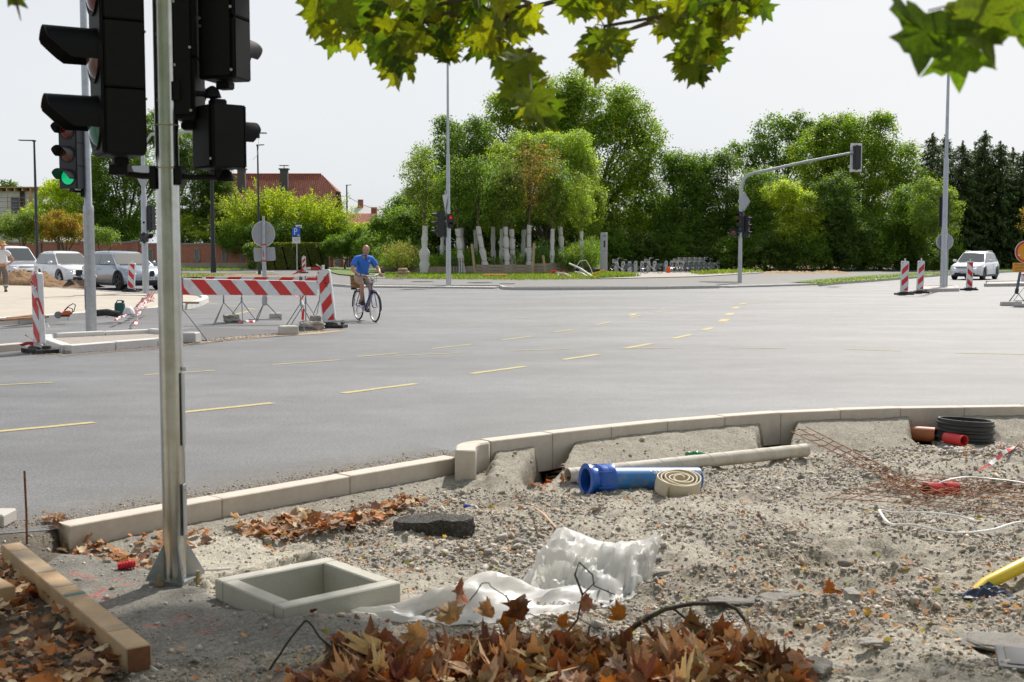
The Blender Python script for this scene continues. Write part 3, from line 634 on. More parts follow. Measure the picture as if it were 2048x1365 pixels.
def signal_head(parent,loc,rz,lens=('green','amber','red'),r=.11,pitch=.32,w=.34,dep=.2,vis=.29,board=None,bm=None,name='signal_head'):
 mb = MB(); n = len(lens); H = pitch * n
 for i in range(n): mb.box((0,0,pitch * (i + .5)),(w,dep,pitch - .008))
 mb.box((0,dep / 2 + .006,H / 2),(w * .8,.012,H * .96)); mb.box((0,-dep / 2 - .008,H / 2),(w * .93,.016,H * .98))
 mb.box((0,0,-.02),(.07,.07,.04)); mb.box((0,0,H + .015),(.07,.07,.03))
 h = mb.build(name,bm or black,parent,loc=loc,rot=(0,0,rz),bevel=.012,seg=2,smooth=True)
 for i in range(n):
  z = pitch * (i + .5)
  lb = MB(); prof = [(0.0005,-.035),(r * .5,-.030),(r * .85,-.014),(r,0)]; lb.lathe(prof,(0,0,0),'Y',24)
  lb.build('lens',LENS[lens[i]],h,loc=(0,-dep / 2 - .018,z),smooth=True)
  fr = MB(); fr.lathe([(r * 1.0,-.004),(r * 1.16,-.012),(r * 1.18,.01)],(0,0,0),'Y',24); arc = arc_visor(r * 1.13,vis); b = len(fr.v); fr.v += arc.v; fr.f += [tuple(q + b for q in f) for f in arc.f]; fr.mi += arc.mi
  fr.build('visor',bm or black,h,loc=(0,-dep / 2 - .016,z),smooth=True)
 if board is not None:
  bw,bh,bmat,back = board; b = MB(); y = dep / 2 + .02 if back else -dep / 2 - .004
  rr = .05; P_ = []
  for cx,cz,a in ((bw / 2 - rr,bh / 2 - rr,0),(-bw / 2 + rr,bh / 2 - rr,90),(-bw / 2 + rr,-bh / 2 + rr,180),(bw / 2 - rr,-bh / 2 + rr,270)):
   for q in range(4): t = R(a + 30 * q); P_.append((cx + rr * math.cos(t),y,H / 2 + cz + rr * math.sin(t)))
  b.slab(P_,(0,.006,0)); b.build('backing_board',bmat,h)
 for i in range(n):
  for s in (-1,1): sc = MB(); sc.disc((s * (w / 2 - .018),dep / 2 + .0135,pitch * (i + .5) + s * pitch * .36),.007,(0,1,0),8,.004); sc.build('screw',rodm0,h)
 return h
rodm0 = mat('zinc screw',(.5,.48,.42),.4,.8)
def pole_part(parent,segs,x=0,y=0,name='pole',m=None,n=20):
 mb = MB(); pr = []
 for z,r in segs: pr.append((r,z))
 mb.lathe(pr + [(.0005,pr[-1][1])],(x,y,0),'Z',n); return mb.build(name,m or galv,parent,smooth=True)
nb = Vector((-1.675,6.0,gz(-1.675,6.0)))
tl = thing('traffic_light','near galvanised pole in the left foreground with black signal heads and triangular base fins','traffic light',nb)
near_galv = mat('weathered galvanised pole',(.52,.53,.51),.24,1.0,var=.10,scale=9,rvar=.05,dirt=(.30,.28,.20),dscale=3.2,damt=.5)
pole_part(tl,[(0,.058),(1.12,.0575),(1.13,.0572),(4.2,.054)],m=near_galv,n=40)
mb = MB(); mb.disc((0,0,.016),.13,(0,0,1),4,.016); mb.build('base_plate',galv,tl,loc=(0,0,0),rot=(0,0,R(30)))
for k in range(4):
 a = R(30 + 90 * k); mb = MB(); mb.slab([(.055,-.004,.015),(.145,-.004,.015),(.145,-.004,.03),(.06,-.004,.185),(.055,-.004,.185)],(0,.008,0))
 mb.build('base_fin',galv,tl,rot=(0,0,a))
 mb = MB(); mb.cyl((0,0,0),(0,0,.07),.011,n=8); mb.cyl((0,0,.018),(0,0,.036),.022,n=6); mb.build('bolt',mat('brass bolt',(.32,.27,.16),.5,.7,var=.2),tl,loc=(.13 * math.cos(a + .7),.13 * math.sin(a + .7),-.01))
mb = MB(); mb.box((0,0,0),(.008,.05,.36)); mb.build('access_door',galv,tl,loc=(.0575,-.012,.86),bevel=.003)
mb = MB(); mb.cyl((0,0,0),(.022,0,0),.011,n=10); mb.build('door_lock',white_pl,tl,loc=(.056,-.012,1.06))
mb = MB(); mb.box((0,0,0),(.006,.06,.26)); mb.cyl((.006,0,.1),(.012,0,.1),.006,n=8); mb.build('cable_cover',galv,tl,loc=(.058,-.02,.36),bevel=.003)
for z in (2.24,2.035):
 mb = MB(); mb.lathe([(.0575,0),(.0590,.002),(.0575,.005)],(0,0,z),'Z',32); mb.box((.03,-.052,z + .002),(.012,.01,.01)); mb.build('cable_tie',mat('yellowed nylon',(.35,.30,.16),.5),tl)
signal_head(tl,(-.228,.0,2.09),R(-60),r=.112,pitch=.318,w=.27,dep=.185,vis=.235)
signal_head(tl,(.085,.10,2.27),R(-178),('dark','dark','dark'),r=.05,pitch=.30,w=.11,dep=.24,vis=.1,name='signal_head')
signal_head(tl,(.26,.12,2.47),R(165),('dark','dark'),r=.08,pitch=.30,w=.20,dep=.16,vis=.16)
signal_head(tl,(.235,.06,2.035),R(128),('dark',),r=.075,pitch=.31,w=.25,dep=.16,vis=.10,bm=black)
for z0,x1 in ((2.405,.19),(2.0,.25)):
 mb = MB(); mb.tube([(.05,0,z0),(.12,.02,z0 - .005),(x1,.05,z0 - .005),(x1 + .03,.06,z0 + (.03 if z0 < 2.2 else -.03))],.014,8); mb.box((.062,0,z0),(.03,.09,.09)); mb.lathe([(.045,-.02),(.03,.02),(.008,.035)],(x1 + .02,.06,z0),'Z',14); mb.build('bracket',black,tl,smooth=True)
mb = MB(); mb.tube([(-.05,0,2.0),(-.12,0,2.0),(-.2,.02,2.01),(-.225,.02,2.06)],.016,8); mb.box((-.06,0,1.99),(.03,.1,.11)); mb.box((-.235,.02,2.03),(.09,.07,.05))
mb.build('bracket',black,tl,smooth=True)
def traffic_pole(px,py,label,cat='traffic light',name='traffic_light'): return thing(name,label,cat,G(px,py,0) if not isinstance(px,Vector) else px)
t = traffic_pole(183,674,'galvanised mast with a three-lens traffic light showing green on the small kerbed island')
pole_part(t,[(0,.102),(2.35,.098),(2.38,.10),(2.47,.095),(2.50,.072),(8.5,.058)],n=28)
mb = MB(); mb.box((0,0,0),(.012,.09,.45)); mb.build('access_door',galv,t,loc=(-.098,-.03,.75),rot=(0,0,R(20)))
mb = MB(); mb.cyl((0,0,0),(.03,0,0),.02,n=8); mb.build('door_lock',white_pl,t,loc=(.095,0,1.15))
signal_head(t,(-.25,-.10,2.78),R(-16),('green_on','amber','red'),r=.135,pitch=.425,w=.39,dep=.24,vis=.30,bm=dgrey)
for z in (2.74,4.0): mb = MB(); mb.tube([(-.08,0,z),(-.2,-.01,z),(-.33,-.04,z + .02)],.025,8); mb.box((-.085,0,z - .02),(.05,.16,.16)); mb.build('bracket',black,t)
t = traffic_pole(292,598,'pale signal mast before the grey car with a triangular sign back and long upper arm')
pole_part(t,[(0,.11),(3.55,.105),(3.6,.075),(6.4,.065)])
mb = MB(); mb.slab([(-.45,0,.78),(.45,0,.78),(.04,0,0),(-.04,0,0)],(0,.012,0)); mb.build('sign_back',greyback,t,loc=(.02,-.10,3.77),rot=(0,0,R(-12)),bevel=.004)
signal_head(t,(.20,.05,2.35),R(160),('red','amber','green'),r=.08,pitch=.28,w=.26,dep=.2,vis=.16,bm=dgrey)
signal_head(t,(.03,-.2,1.95),R(60),('dark',),r=.12,pitch=.30,w=.26,dep=.16,vis=.26,bm=dgrey)
mb = MB(); mb.box((.02,-.12,2.62),(.05,.1,.06)); mb.box((.12,.0,2.5),(.16,.05,.05)); mb.build('bracket',black,t)
mb = MB(); mb.tube([(0,0,5.2),(.3,0,5.62),(1.6,0,5.72),(4.25,0,5.66)],[.05,.05,.045,.03],10); mb.build('arm',galv,t,smooth=True)
mb = MB(); mb.box((3.95,0,5.56),(.10,.1,.14)); mb.tube([(3.75,0,5.72),(3.72,0,5.85),(3.80,0,5.80)],.012,6); mb.build('detector',dgrey,t)
mb = MB(); mb.tube([(3.95,0,5.5),(3.97,0,5.2),(3.9,0,4.9),(3.75,0,4.75)],.008,5); mb.build('loose_cable',white_pl,t)
t = traffic_pole(897,575.5,'tall slim lamp pole with a signal head at the far path left of the planter'.replace('at the far path ','standing '),name='street_lamp')
t['category'] = 'lamp post'
pole_part(t,[(0,.115),(2.95,.11),(3.0,.09),(6.0,.08),(6.05,.062),(10.0,.05),(10.05,.035),(10.25,.035)])
def lamp_head(t,z,dx=-1,L_=.62,rz=0):
 mb = MB(); mb.slab([(0.08,-.12,.03),(.08,.12,.03),(-L_,.10,.05),(-L_,-.10,.05)],(0,0,.04)); mb.box((.0,0,.02),(.18,.16,.10),top=(.7,.8)); mb.build('lamp_housing',steel_dark,t,loc=(0,0,z),rot=(0,0,rz),bevel=.01)
 mb = MB(); mb.slab([(-.05,-.08,0),(-.05,.08,0),(-L_ + .06,.08,.015),(-L_ + .06,-.08,.015)],(0,0,-.01)); mb.build('lamp_glass',mat('lamp glass',(.5,.5,.5),.2,var=0),t,loc=(0,0,z + .022),rot=(0,0,rz))
lamp_head(t,10.2)
signal_head(t,(-.33,-.05,2.30),R(-80),('green','amber','red'),r=.10,pitch=.38,w=.30,dep=.30,vis=.26,bm=dgrey)
signal_head(t,(.10,-.14,2.72),R(12),('dark','red_on'),r=.075,pitch=.30,w=.26,dep=.2,vis=.2,bm=dgrey)
mb = MB(); mb.slab([(-.42,0,.7),(.42,0,.7),(.03,0,0),(-.03,0,0)],(0,.014,0)); mb.build('sign',mat('edge-on sign',(.55,.56,.57),.5),t,loc=(-.14,0,3.5),rot=(0,0,R(-70)))
mb = MB(); mb.cyl((-.12,0,3.3),(-.12,0,4.4),.035,n=8); mb.box((-.06,0,3.6),(.1,.06,.05)); mb.box((-.06,0,3.0),(.3,.08,.06)); mb.build('bracket',galv,t)
t = traffic_pole(1479.5,568.5,'curved grey cantilever signal mast reaching right over the road beside the docked bicycles')
mb = MB(); P_ = [(0,0,0),(0,0,2.2),(0,0,4.4),(0,0,4.75),(.05,0,5.05),(.17,0,5.30),(.38,0,5.48),(.68,0,5.58),(1.2,0,5.68),(3.2,0,6.13),(5.55,-.2,6.58)]
mb.tube(P_,[.11,.10,.095,.09,.085,.08,.08,.078,.075,.065,.055],16); mb.build('mast',galv,t,smooth=True)
signal_head(t,(5.75,-.15,5.75),R(188),('green','amber','red'),r=.11,pitch=.39,w=.34,dep=.22,vis=.22,bm=dgrey,board=(.62,1.42,white_pl,False))
mb = MB(); mb.box((5.62,-.12,6.56),(.28,.1,.12)); mb.box((5.62,-.08,6.3),(.06,.06,.4)); mb.build('arm_clamp',galv,t)
mb = MB(); mb.slab([(-.42,0,0),(0,0,-.48),(.42,0,0),(0,0,.48)],(0,.012,0)); s_ = mb.build('sign_back',greyback,t,loc=(.16,.0,4.15),rot=(0,0,R(35)),bevel=.003)
mb = MB(); E_ = [(-.42,0,0),(0,0,-.48),(.42,0,0),(0,0,.48)]; mb.tube(E_,.018,6,closed=True); mb.build('rim',mat('aluminium rim',(.6,.6,.6),.4,.6),s_)
signal_head(t,(-.02,-.18,2.62),R(-35),('green','amber','red'),r=.10,pitch=.33,w=.28,dep=.2,vis=.24,bm=dgrey)
signal_head(t,(.28,.02,2.35),R(60),('green','amber','red'),r=.10,pitch=.36,w=.28,dep=.28,vis=.16,bm=dgrey)
signal_head(t,(-.38,-.08,2.38),R(-8),('amber',),r=.15,pitch=.42,w=.38,dep=.2,vis=.12,bm=dgrey)
mb = MB(); mb.box((-.1,-.05,3.6),(.3,.16,.08)); mb.box((-.1,0,2.5),(.4,.12,.08)); mb.build('bracket',black,t)
t = traffic_pole(1886,579.5,'tallest lamp pole, on the concrete island at the right, with a grey round sign back',name='street_lamp'); t['category'] = 'lamp post'
pole_part(t,[(0,.135),(2.55,.13),(2.6,.11),(5.6,.10),(5.65,.075),(9.8,.055)]); lamp_head(t,9.8)
mb = MB(); mb.disc((0,0,0),.36,(0,-1,0),28,.01); mb.build('sign_back',greyback,t,loc=(.08,.16,2.05))
mb = MB(); mb.lathe([(.345,-.008),(.37,-.008),(.37,.012),(.345,.012)],(0,0,0),'Y',28,closed=True); mb.build('rim',mat('aluminium rim',(.6,.6,.6),.4,.6),t,loc=(.08,.16,2.05))
mb = MB(); mb.box((0,0,0),(.42,.05,1.3)); mb.box((0,-.06,0),(.3,.10,1.2)); mb.build('signal_back',mat('navy black plastic',(.02,.022,.035),.5),t,loc=(.03,.2,3.35),bevel=.01)
mb = MB(); mb.cyl((.2,.1,.1),(.2,.1,2.1),.03,n=8); mb.build('cable_conduit',galv,t)
def street_lamp(px,basey,topy,label,m,L_=.8,side=-1,r=.09):
 base = G(px,basey,0); topz = D(px,topy,base.y).z
 t = thing('street_lamp',label,'lamp post',base)
 pole_part(t,[(0,r * 1.2),(1.2,r * 1.2),(1.25,r),(topz,r * .55)],m=m,n=12)
 lamp_head(t,topz - .03,L_=L_,rz=0 if side < 0 else R(180)); return t
street_lamp(76,560,282,'dark street lamp above the autumn-coloured trees at the far left',steel_dark,.9,r=.1)
street_lamp(427,548,268,'thick black lamp column in front of the dark green tree and brick wall',mat('black painted steel',(.018,.02,.024),.45,.2,var=.1),.8,r=.17)
street_lamp(519,552,291,'thin dark street lamp behind the grey round sign back',steel_dark,.45,side=1,r=.09)
tt_ = street_lamp(695,536,371,'slim lamp on a brown pole at the gable of the red-roofed house',mat('brown painted pole',(.13,.10,.085),.7),.5,side=1,r=.12)
p = G(795,530,0); t = thing('utility_pole','weathered wooden utility pole left of the wrapped trees','pole',p); tz = D(795,412,p.y).z
mb = MB(); mb.tube([(0,0,0),(0,0,tz)],[.19,.13],10); mb.build('shaft',mat('old pole wood',(.24,.20,.17),.9),t); mb = MB(); mb.tube([(-.6,0,tz - .5),(.6,0,tz - .5)],.05,6); mb.build('crossarm',steel_dark,t)
a = D(693,392,G(695,536).y); b = D(795,413,p.y); cb = MB(); cb.tube([a.lerp(b,k / 10) + Vector((0,0,-.8 * math.sin(math.pi * k / 10))) - a for k in range(11)],.025,5)
tag(cb.build('overhead_wire',steel_dark,loc=a),'sagging overhead wire from the brown lamp pole to the wooden utility pole','wire')
a2 = D(640,384,G(695,536).y + 6); cb = MB(); cb.tube([a2.lerp(a,k / 8) + Vector((0,0,-.25 * math.sin(math.pi * k / 8))) - a for k in range(9)],.03,5)
tag(cb.build('overhead_wire',steel_dark,loc=a),'short wire from the house gable to the brown lamp pole','wire')
# ================================================================ SIGNS, BARRIERS, BEACONS
def rr_poly(w_,h_,r,z0=0,y=0,n=4):
 P_ = []
 for cx,cz,a in ((w_ / 2 - r,h_ / 2 - r,0),(-w_ / 2 + r,h_ / 2 - r,90),(-w_ / 2 + r,-h_ / 2 + r,180),(w_ / 2 - r,-h_ / 2 + r,270)):
  for q in range(n): t = R(a + 90 * q / (n - 1)); P_.append((cx + r * math.cos(t),y,z0 + cz + r * math.sin(t)))
 return P_
def clip_poly(poly,x0,x1,z0,z1):
 def cl(P,f,inter):
  out = []
  for i,a in enumerate(P):
   b = P[(i + 1) % len(P)]
   if f(a): out.append(a)
   if f(a) != f(b): out.append(inter(a,b))
  return out
 L_ = lambda a,b,ax,v: tuple(a[i] + (b[i] - a[i]) * (v - a[ax]) / (b[ax] - a[ax]) for i in range(2))
 for ax,v,sgn in ((0,x0,1),(0,x1,-1),(1,z0,1),(1,z1,-1)):
  poly = cl(poly,lambda q: (q[ax] - v) * sgn >= 0,lambda a,b: L_(a,b,ax,v))
  if not poly: return []
 return poly
def stripes(parent,w_,h_,y,per,slope,duty=.5,phase=0.0,vertical=False,cx=0,cz=0,th=.002):
 k = -20; w_ = max(w_,.01)
 while k < 24:
  if vertical:   # repeats up the board
   z = k * per + phase; q = [(-w_ / 2,z),(w_ / 2,z + slope * w_),(w_ / 2,z + slope * w_ + per * duty),(-w_ / 2,z + per * duty)]
  else:
   x = k * per + phase; q = [(x,-h_ / 2),(x + per * duty,-h_ / 2),(x + per * duty + slope * h_,h_ / 2),(x + slope * h_,h_ / 2)]
  c = clip_poly(q,-w_ / 2,w_ / 2,-h_ / 2,h_ / 2)
  if len(c) > 2:
   mb = MB(); mb.slab([(a + cx,y,b + cz) for a,b in c],(0,-th,0)); mb.build('red_stripe',red_pl,parent)
  k += 1
def beacon(label,px,py,rz,sgn=1,tilt=(0,0),h=1.0,w_=.25,text=None,flip=False,base=True,group='striped guide beacons'):
 p = G(px,py,0); t = thing('guide_beacon',label,'beacon',p,rz,group)
 if base:
  mb = MB(); mb.box((0,0,.035),(.66,.36,.07)); mb.box((0,0,.09),(.48,.26,.05),top=(.7,.7)); mb.box((-.2,-.185,.045),(.09,.012,.05)); mb.box((.2,-.185,.045),(.09,.012,.05)); mb.build('rubber_base',rubber,t,bevel=.01)
  mb = MB(); mb.box((.27,0,.1),(.05,.12,.05)); mb.build('grip',rubber,t)
 z0 = .12 if base else .02
 mb = MB(); mb.slab(rr_poly(w_,h,.05,z0 + h / 2,-.045),(0,.09,0)); bl = mb.build('panel',white_pl,t,bevel=.012,rot=(R(tilt[0]),R(tilt[1]),0))
 stripes(bl,w_ - .055,h - .09,-.047,.43,-.95 * sgn * -1,.5,.05,True,0,z0 + h / 2)
 mb = MB(); mb.cyl((0,0,z0 + h),(0,0,z0 + h + .06),.022,n=10); mb.cyl((0,0,z0 + h + .06),(0,0,z0 + h + .10),.03,n=10); mb.build('lamp_socket',white_pl,bl)
 mb = MB(); mb.cyl((0,0,0.02),(0,0,z0 + .06),.03,n=8); mb.build('foot_pin',white_pl,t)
 if text: flat_text('stencil',text,.10,black,bl,(.02,-.050,z0 + h * .77),(R(90),R(90),0),sx=.9)
 return t
beacon('large tilted beacon with black stencilled letters at the right end of the barrier boards',661,656,R(-10),1,(0,-6.5),1.12,.29,'VILIPT')
nbk = beacon('near left beacon with tape tied round its top, standing on a black rubber foot',80,706,R(-48),-1,(0,-1.5),1.16,.30)
beacon('small far beacon in the middle of the side street beside the parking sign',608,547,0,1,(0,0),1.15,.30)
beacon('leaning beacon between the grey car and the sand-filled island',262,584,R(-10),-1,(0,4),1.05,.30,base=True)
beacon('leftmost of the three beacons at the right-hand island',1808,590,0,1,(0,.5),1.15,.29)
beacon('middle of the three beacons, left of the tall lamp pole',1839,587,R(10),1,(0,2),1.15,.27)
beacon('beacon with a torn scuffed face in front of the white oncoming car',1938,581,R(-5),-1,(0,1),1.1,.26)
def tape(name,pts,w_,label,n_per=.22,sag=0,twist=1.2,seed=0,cat='tape'):
 rs = random.Random(seed); P_ = [Vector(p) for p in pts]; pth = []
 for a,b in zip(P_,P_[1:]):
  k = max(2,int((b - a).length / .06))
  for i in range(k): pth.append(a.lerp(b,i / k))
 pth.append(P_[-1]); o = pth[0].copy(); mb = MB(); L_ = 0; ang = rs.uniform(0,6)
 for i,(a,b) in enumerate(zip(pth,pth[1:])):
  def side(k,p,q):
   d = (q - p).normalized(); u,v,_ = frame_from(d); t = ang + twist * math.sin(k * .35 + seed); return (u * math.cos(t) + v * math.sin(t)) * w_ / 2
  s0 = side(i,a,b); s1 = side(i + 1,a,b); mb.cur = int(L_ / n_per) % 2
  th = Vector((0,0,.001)); mb.add([a - s0 - o,a + s0 - o,b + s1 - o,b - s1 - o,a - s0 - o + th,a + s0 - o + th,b + s1 - o + th,b - s1 - o + th],[(0,1,2,3),(7,6,5,4),(0,3,7,4),(1,5,6,2)]); L_ += (b - a).length
 ob = mb.build(name,[TR,TW],loc=o); return tag(ob,label,cat)
TR = mat('red plastic tape',(.62,.03,.03),.45,var=.1); TW = mat('white plastic tape',(.72,.70,.70),.45,var=.06)
bz = G(80,706)
tape('barrier_tape',[bz + Vector(q) for q in [(-.02,-.05,1.26),(.05,-.08,1.12),(-.03,-.12,1.0),(.06,-.13,.82),(.12,-.14,.62),(.22,-.16,.42)]],.035,'red and white tape tied round the top of the near left beacon and hanging down',seed=2)
tape('barrier_tape',[bz + Vector(q) for q in [(-.02,-.06,1.30),(-.08,-.08,1.15),(.02,-.12,.95),(.0,-.14,.75)]],.03,'short second tape end on the near left beacon',seed=5)
tape('barrier_tape',[bz + Vector(q) for q in [(-.25,-.15,.13),(-.1,-.2,.17),(.05,-.18,.14),(.12,-.2,.12),(-.15,-.2,.30)]],.06,'crumpled tape lying on the rubber foot of the near left beacon',seed=8)
def board(label,A,B,z,h,slope,px_thick=.03,posts=True):
 A = Vector(A); B = Vector(B); c = (A + B) / 2; d = B - A; L_ = d.length; t = thing('barrier_board',label,'barrier',(c.x,c.y,0),math.atan2(d.y,d.x),'striped barrier boards'); 
 pl = MB(); pl.box((0,0,0),(L_,px_thick,h)); pn = pl.build('board',white_pl,t,loc=(0,0,z),rot=(0,math.atan2(A.z - B.z,L_),0),bevel=.004)
 stripes(pn,L_,h - .012,-px_thick / 2 - .001,.58,slope,.5,.1)
 return t
A = D(356,574,21.9); B = D(634,577,24.3)
board('front red and white barrier board, the longer one nearest the camera',A,B,(A.z + B.z) / 2,.29,-1.05)
t2a = D(412,566,27.2); t2b = D(646,567,27.8)
board('rear barrier board, mostly hidden behind the front one',t2a,t2b,(t2a.z + t2b.z) / 2,.28,1.0)
rodm = mat('galvanised rod',(.26,.27,.28),.5,.6,var=.2)
def tripod(label,px,py,h,spread=.42,rz=0,ring=True,name='tripod_stand',clamp=True,split=.5):
 p = G(px,py,0); t = thing(name,label,'stand',p,rz,'wire tripod stands')
 mb = MB(); mb.cyl((0,0,h * split),(0,0,h),.013,n=8); mb.cyl((0,0,h * split - .02),(0,0,h * split + .08),.02,n=8); mb.build('post',rodm,t)
 for k in range(3):
  a = R(120 * k + 20); mb = MB(); mb.tube([(0,0,h * split),(spread * math.cos(a) * .12,spread * math.sin(a) * .12,h * split - .06),(spread * math.cos(a),spread * math.sin(a),.015)],.010,6); mb.build('leg',rodm,t)
 if ring:
  mb = MB(); mb.tube([(spread * math.cos(R(20 + 120 * k)),spread * math.sin(R(20 + 120 * k)),.014) for k in (0,1)],.009,6); mb.tube([(spread * math.cos(R(20 + 120 * k)),spread * math.sin(R(20 + 120 * k)),.014) for k in (1,2)],.009,6); mb.build('foot_bar',rodm,t)
 if clamp: mb = MB(); mb.box((0,-.02,h - .1),(.05,.06,.16)); mb.build('clamp',mat('steel clamp',(.12,.13,.14),.5,.4),t)
 return t
tripod('wire stand holding the left end of the front barrier board',366,684,1.16,.42,0)
tripod('wire stand holding the right end of the front barrier board',602,662,1.12,.38,R(30))
tripod('second wire stand just right of the front board’s right-hand stand',612,655,1.1,.4,R(80),clamp=False)
tripod('left of the two thin wire stands seen under the middle of the boards',448,649,.98,.42,R(-10))
tripod('right of the two thin wire stands seen under the middle of the boards',484,645,.98,.38,R(25))
tripod('wire stand behind the large beacon with stencilled letters',640,640,1.0,.3,R(0))
tape('barrier_tape',[D(604,574,24.2),D(607,590,24.2),D(603,600,24.2),D(608,610,24.2),D(605,640,24.2)],.05,'tape knotted on the right-hand stand of the front board',seed=3)
tape('barrier_tape',[D(588,592,24.1),D(597,594,24.1),D(606,588,24.1)],.05,'tape loop under the right end of the front board',seed=4)
tape('barrier_tape',[D(362,566,21.6),D(366,580,21.6),D(360,588,21.6),D(364,600,21.6)],.07,'tape knotted round the left end of the front board',seed=6)
tape('barrier_tape',[D(358,628,21.6),D(363,634,21.6),D(361,642,21.6)],.09,'tape knot halfway down the left-hand stand',seed=7)
tape('barrier_tape',[D(582,551,26),D(600,543,26),D(615,537,26),D(634,537,26),D(646,541,26),D(640,534,26),D(632,529,26)],.05,'tape blown across from the large beacon above the rear board',seed=9)
tape('barrier_tape',[D(640,545,26),D(628,560,26),D(620,570,26),D(612,583,26)],.03,'thin tape falling from the large beacon to the boards',seed=10)
tape('barrier_tape',[GZ(478,648,.02),GZ(490,646,.05),GZ(505,646,.02),GZ(514,641,.05)],.07,'tape crumpled on the asphalt under the wire stands',seed=11)
p = G(530,641,0); t = thing('road_sign','grey backs of a round and a rectangular sign on a temporary tripod behind the barriers','road sign',p)
dd = p.y
pole_part(t,[(.42,.05),(1.2,.048),(2.45,.03)])
mb = MB(); mb.cyl((0,0,.35),(0,0,.55),.065,n=10); mb.build('socket',galv,t)
for k in range(3):
 a = R(90 * 1.33 * k + 15); mb = MB(); mb.tube([(0,0,.44),(.38 * math.cos(a),.38 * math.sin(a),.015)],.012,6); mb.build('leg',rodm,t)
mb = MB(); mb.tube([(-.38,-.05,.02),(.42,-.12,.02)],.01,6); mb.build('foot_bar',rodm,t)
mb = MB(); mb.disc((0,0,0),.305,(0,1,0),28,.008,rx=.265); s_ = mb.build('round_sign_back',greyback,t,loc=(-.02,.06,2.03),rot=(0,0,R(12)))
mb = MB(); mb.lathe([(.268,-.01),(.285,-.01),(.285,.012),(.268,.012)],(0,0,0),'Y',28,closed=True); rm_ = mb.build('rim',mat('aluminium rim',(.6,.6,.6),.4,.6),s_); rm_.scale = (.95,1,1.08)
mb = MB(); mb.box((.12,-.012,.05),(.055,.004,.035)); mb.build('sticker',mat('orange sticker',(.75,.36,.02),.5),s_)
mb = MB(); mb.slab(rr_poly(.50,.32,.04),(0,.01,0)); s_ = mb.build('rectangular_sign_back',greyback,t,loc=(-.0,.06,1.55),rot=(0,R(-3),R(8)),bevel=.004)
mb = MB(); mb.box((-.16,-.008,.11),(.06,.004,.03)); mb.build('sticker',mat('orange sticker',(.75,.36,.02),.5),s_)
mb = MB(); mb.box((0,-.055,1.56),(.02,.006,.14)); mb.box((0,-.03,1.4),(.11,.05,.03)); mb.box((0,-.03,1.78),(.11,.05,.03)); mb.build('clamp',red_pl,t)
p = G(594.5,547,0); t = thing('parking_sign','blue parking sign with white panel and small street name plate beside the far beacon','road sign',p); d_ = p.y
pole_part(t,[(0,.055),(D(0,455,d_).z,.05)],n=10)
z0 = D(0,464.5,d_).z
mb = MB(); mb.slab(rr_poly(.60,.74,.05),(0,.01,0)); s_ = mb.build('blue_panel',mat('sign blue',(.01,.10,.62),.4,var=.04),t,loc=(-.04,-.07,z0))
flat_text('letter','P',.72,white_pl,s_,(-.04,-.006,.01),sx=.8); mb = MB(); mb.box((.19,-.004,-.26),(.14,.004,.13)); mb.box((.19,-.007,-.25),(.09,.004,.04)); mb.build('meter_symbol',mat('sign symbol grey',(.55,.56,.58),.5),s_)
z1 = D(0,479.5,d_).z; mb = MB(); mb.slab(rr_poly(.60,.56,.03),(0,.01,0)); s_ = mb.build('info_panel',white_pl,t,loc=(-.03,-.07,z1)); ink = mat('sign ink',(.12,.12,.13),.6)
mb = MB()
for r_,(n_,w_) in enumerate(((1,.42),(2,.2),(2,.2),(1,.36),(2,.06))):
 for q in range(n_): mb.box(((q - (n_ - 1) / 2) * .24,-.003,.20 - .10 * r_),(w_,.003,.025))
mb.build('print',ink,s_)
z2 = D(0,453.5,d_).z; mb = MB(); mb.box((.16,0,z2),(.46,.02,.24)); s_ = mb.build('street_name_plate',white_pl,t); mb = MB(); mb.box((.2,-.012,z2 - .02),(.3,.003,.06)); mb.build('print',ink,s_)
p = G(2034,611,0); t = thing('roadworks_sign','orange round sign with red ring above an orange text panel at the right edge','road sign',p); dd = p.y
org = mat('orange sign sheet',(.80,.32,.01),.45,var=.05,dirt=(.5,.3,.12),dscale=8,damt=.3)
mb = MB(); mb.tube([(-.02,0,.42),(.14,0,1.5),(.2,.02,2.0)],[.042,.036,.03],10); mb.build('post',mat('blue grey post',(.10,.12,.16),.5,.4),t)
mb = MB(); mb.cyl((-.03,0,.34),(-.01,0,.50),.055,n=10); mb.build('socket',steel_dark,t)
for k in range(4):
 a = R(90 * k + 25); mb = MB(); mb.tube([(-.02,0,.42),(.40 * math.cos(a),.40 * math.sin(a),.015)],.011,6); mb.build('leg',rodm,t)
mb = MB(); mb.disc((0,0,0),.325,(0,-1,0),36,.012); s_ = mb.build('round_sign',mat('red sign sheet',(.60,.04,.02),.45,var=.05),t,loc=(.20,-.06,1.615))
mb = MB(); mb.disc((0,-.002,0),.255,(0,-1,0),36,.001); mb.build('orange_disc',org,s_)
mb = MB(); mb.lathe([(.322,-.003),(.335,-.003),(.335,.015),(.322,.015)],(0,0,0),'Y',36,closed=True); mb.build('rim',mat('aluminium rim',(.6,.6,.6),.4,.6),s_)
mb = MB(); mb.box((-.21,-.005,-.10),(.07,.002,.03)); mb.build('sticker',white_pl,s_)
mb = MB(); mb.slab(rr_poly(.62,.29,.02),(0,.01,0)); s_ = mb.build('text_panel',org,t,loc=(.12,-.06,1.14))
for k,s in enumerate(('Dovoljeno za','gradbišče in','lokalni dovoz')): flat_text('text_line',s,.085,ink,s_,(0,-.002,.085 - .088 * k),sx=1.1)
p2 = G(2070,608,0)
tripod('thin wire stand at the right edge beside the orange sign',2050,603,1.0,.35,R(10))
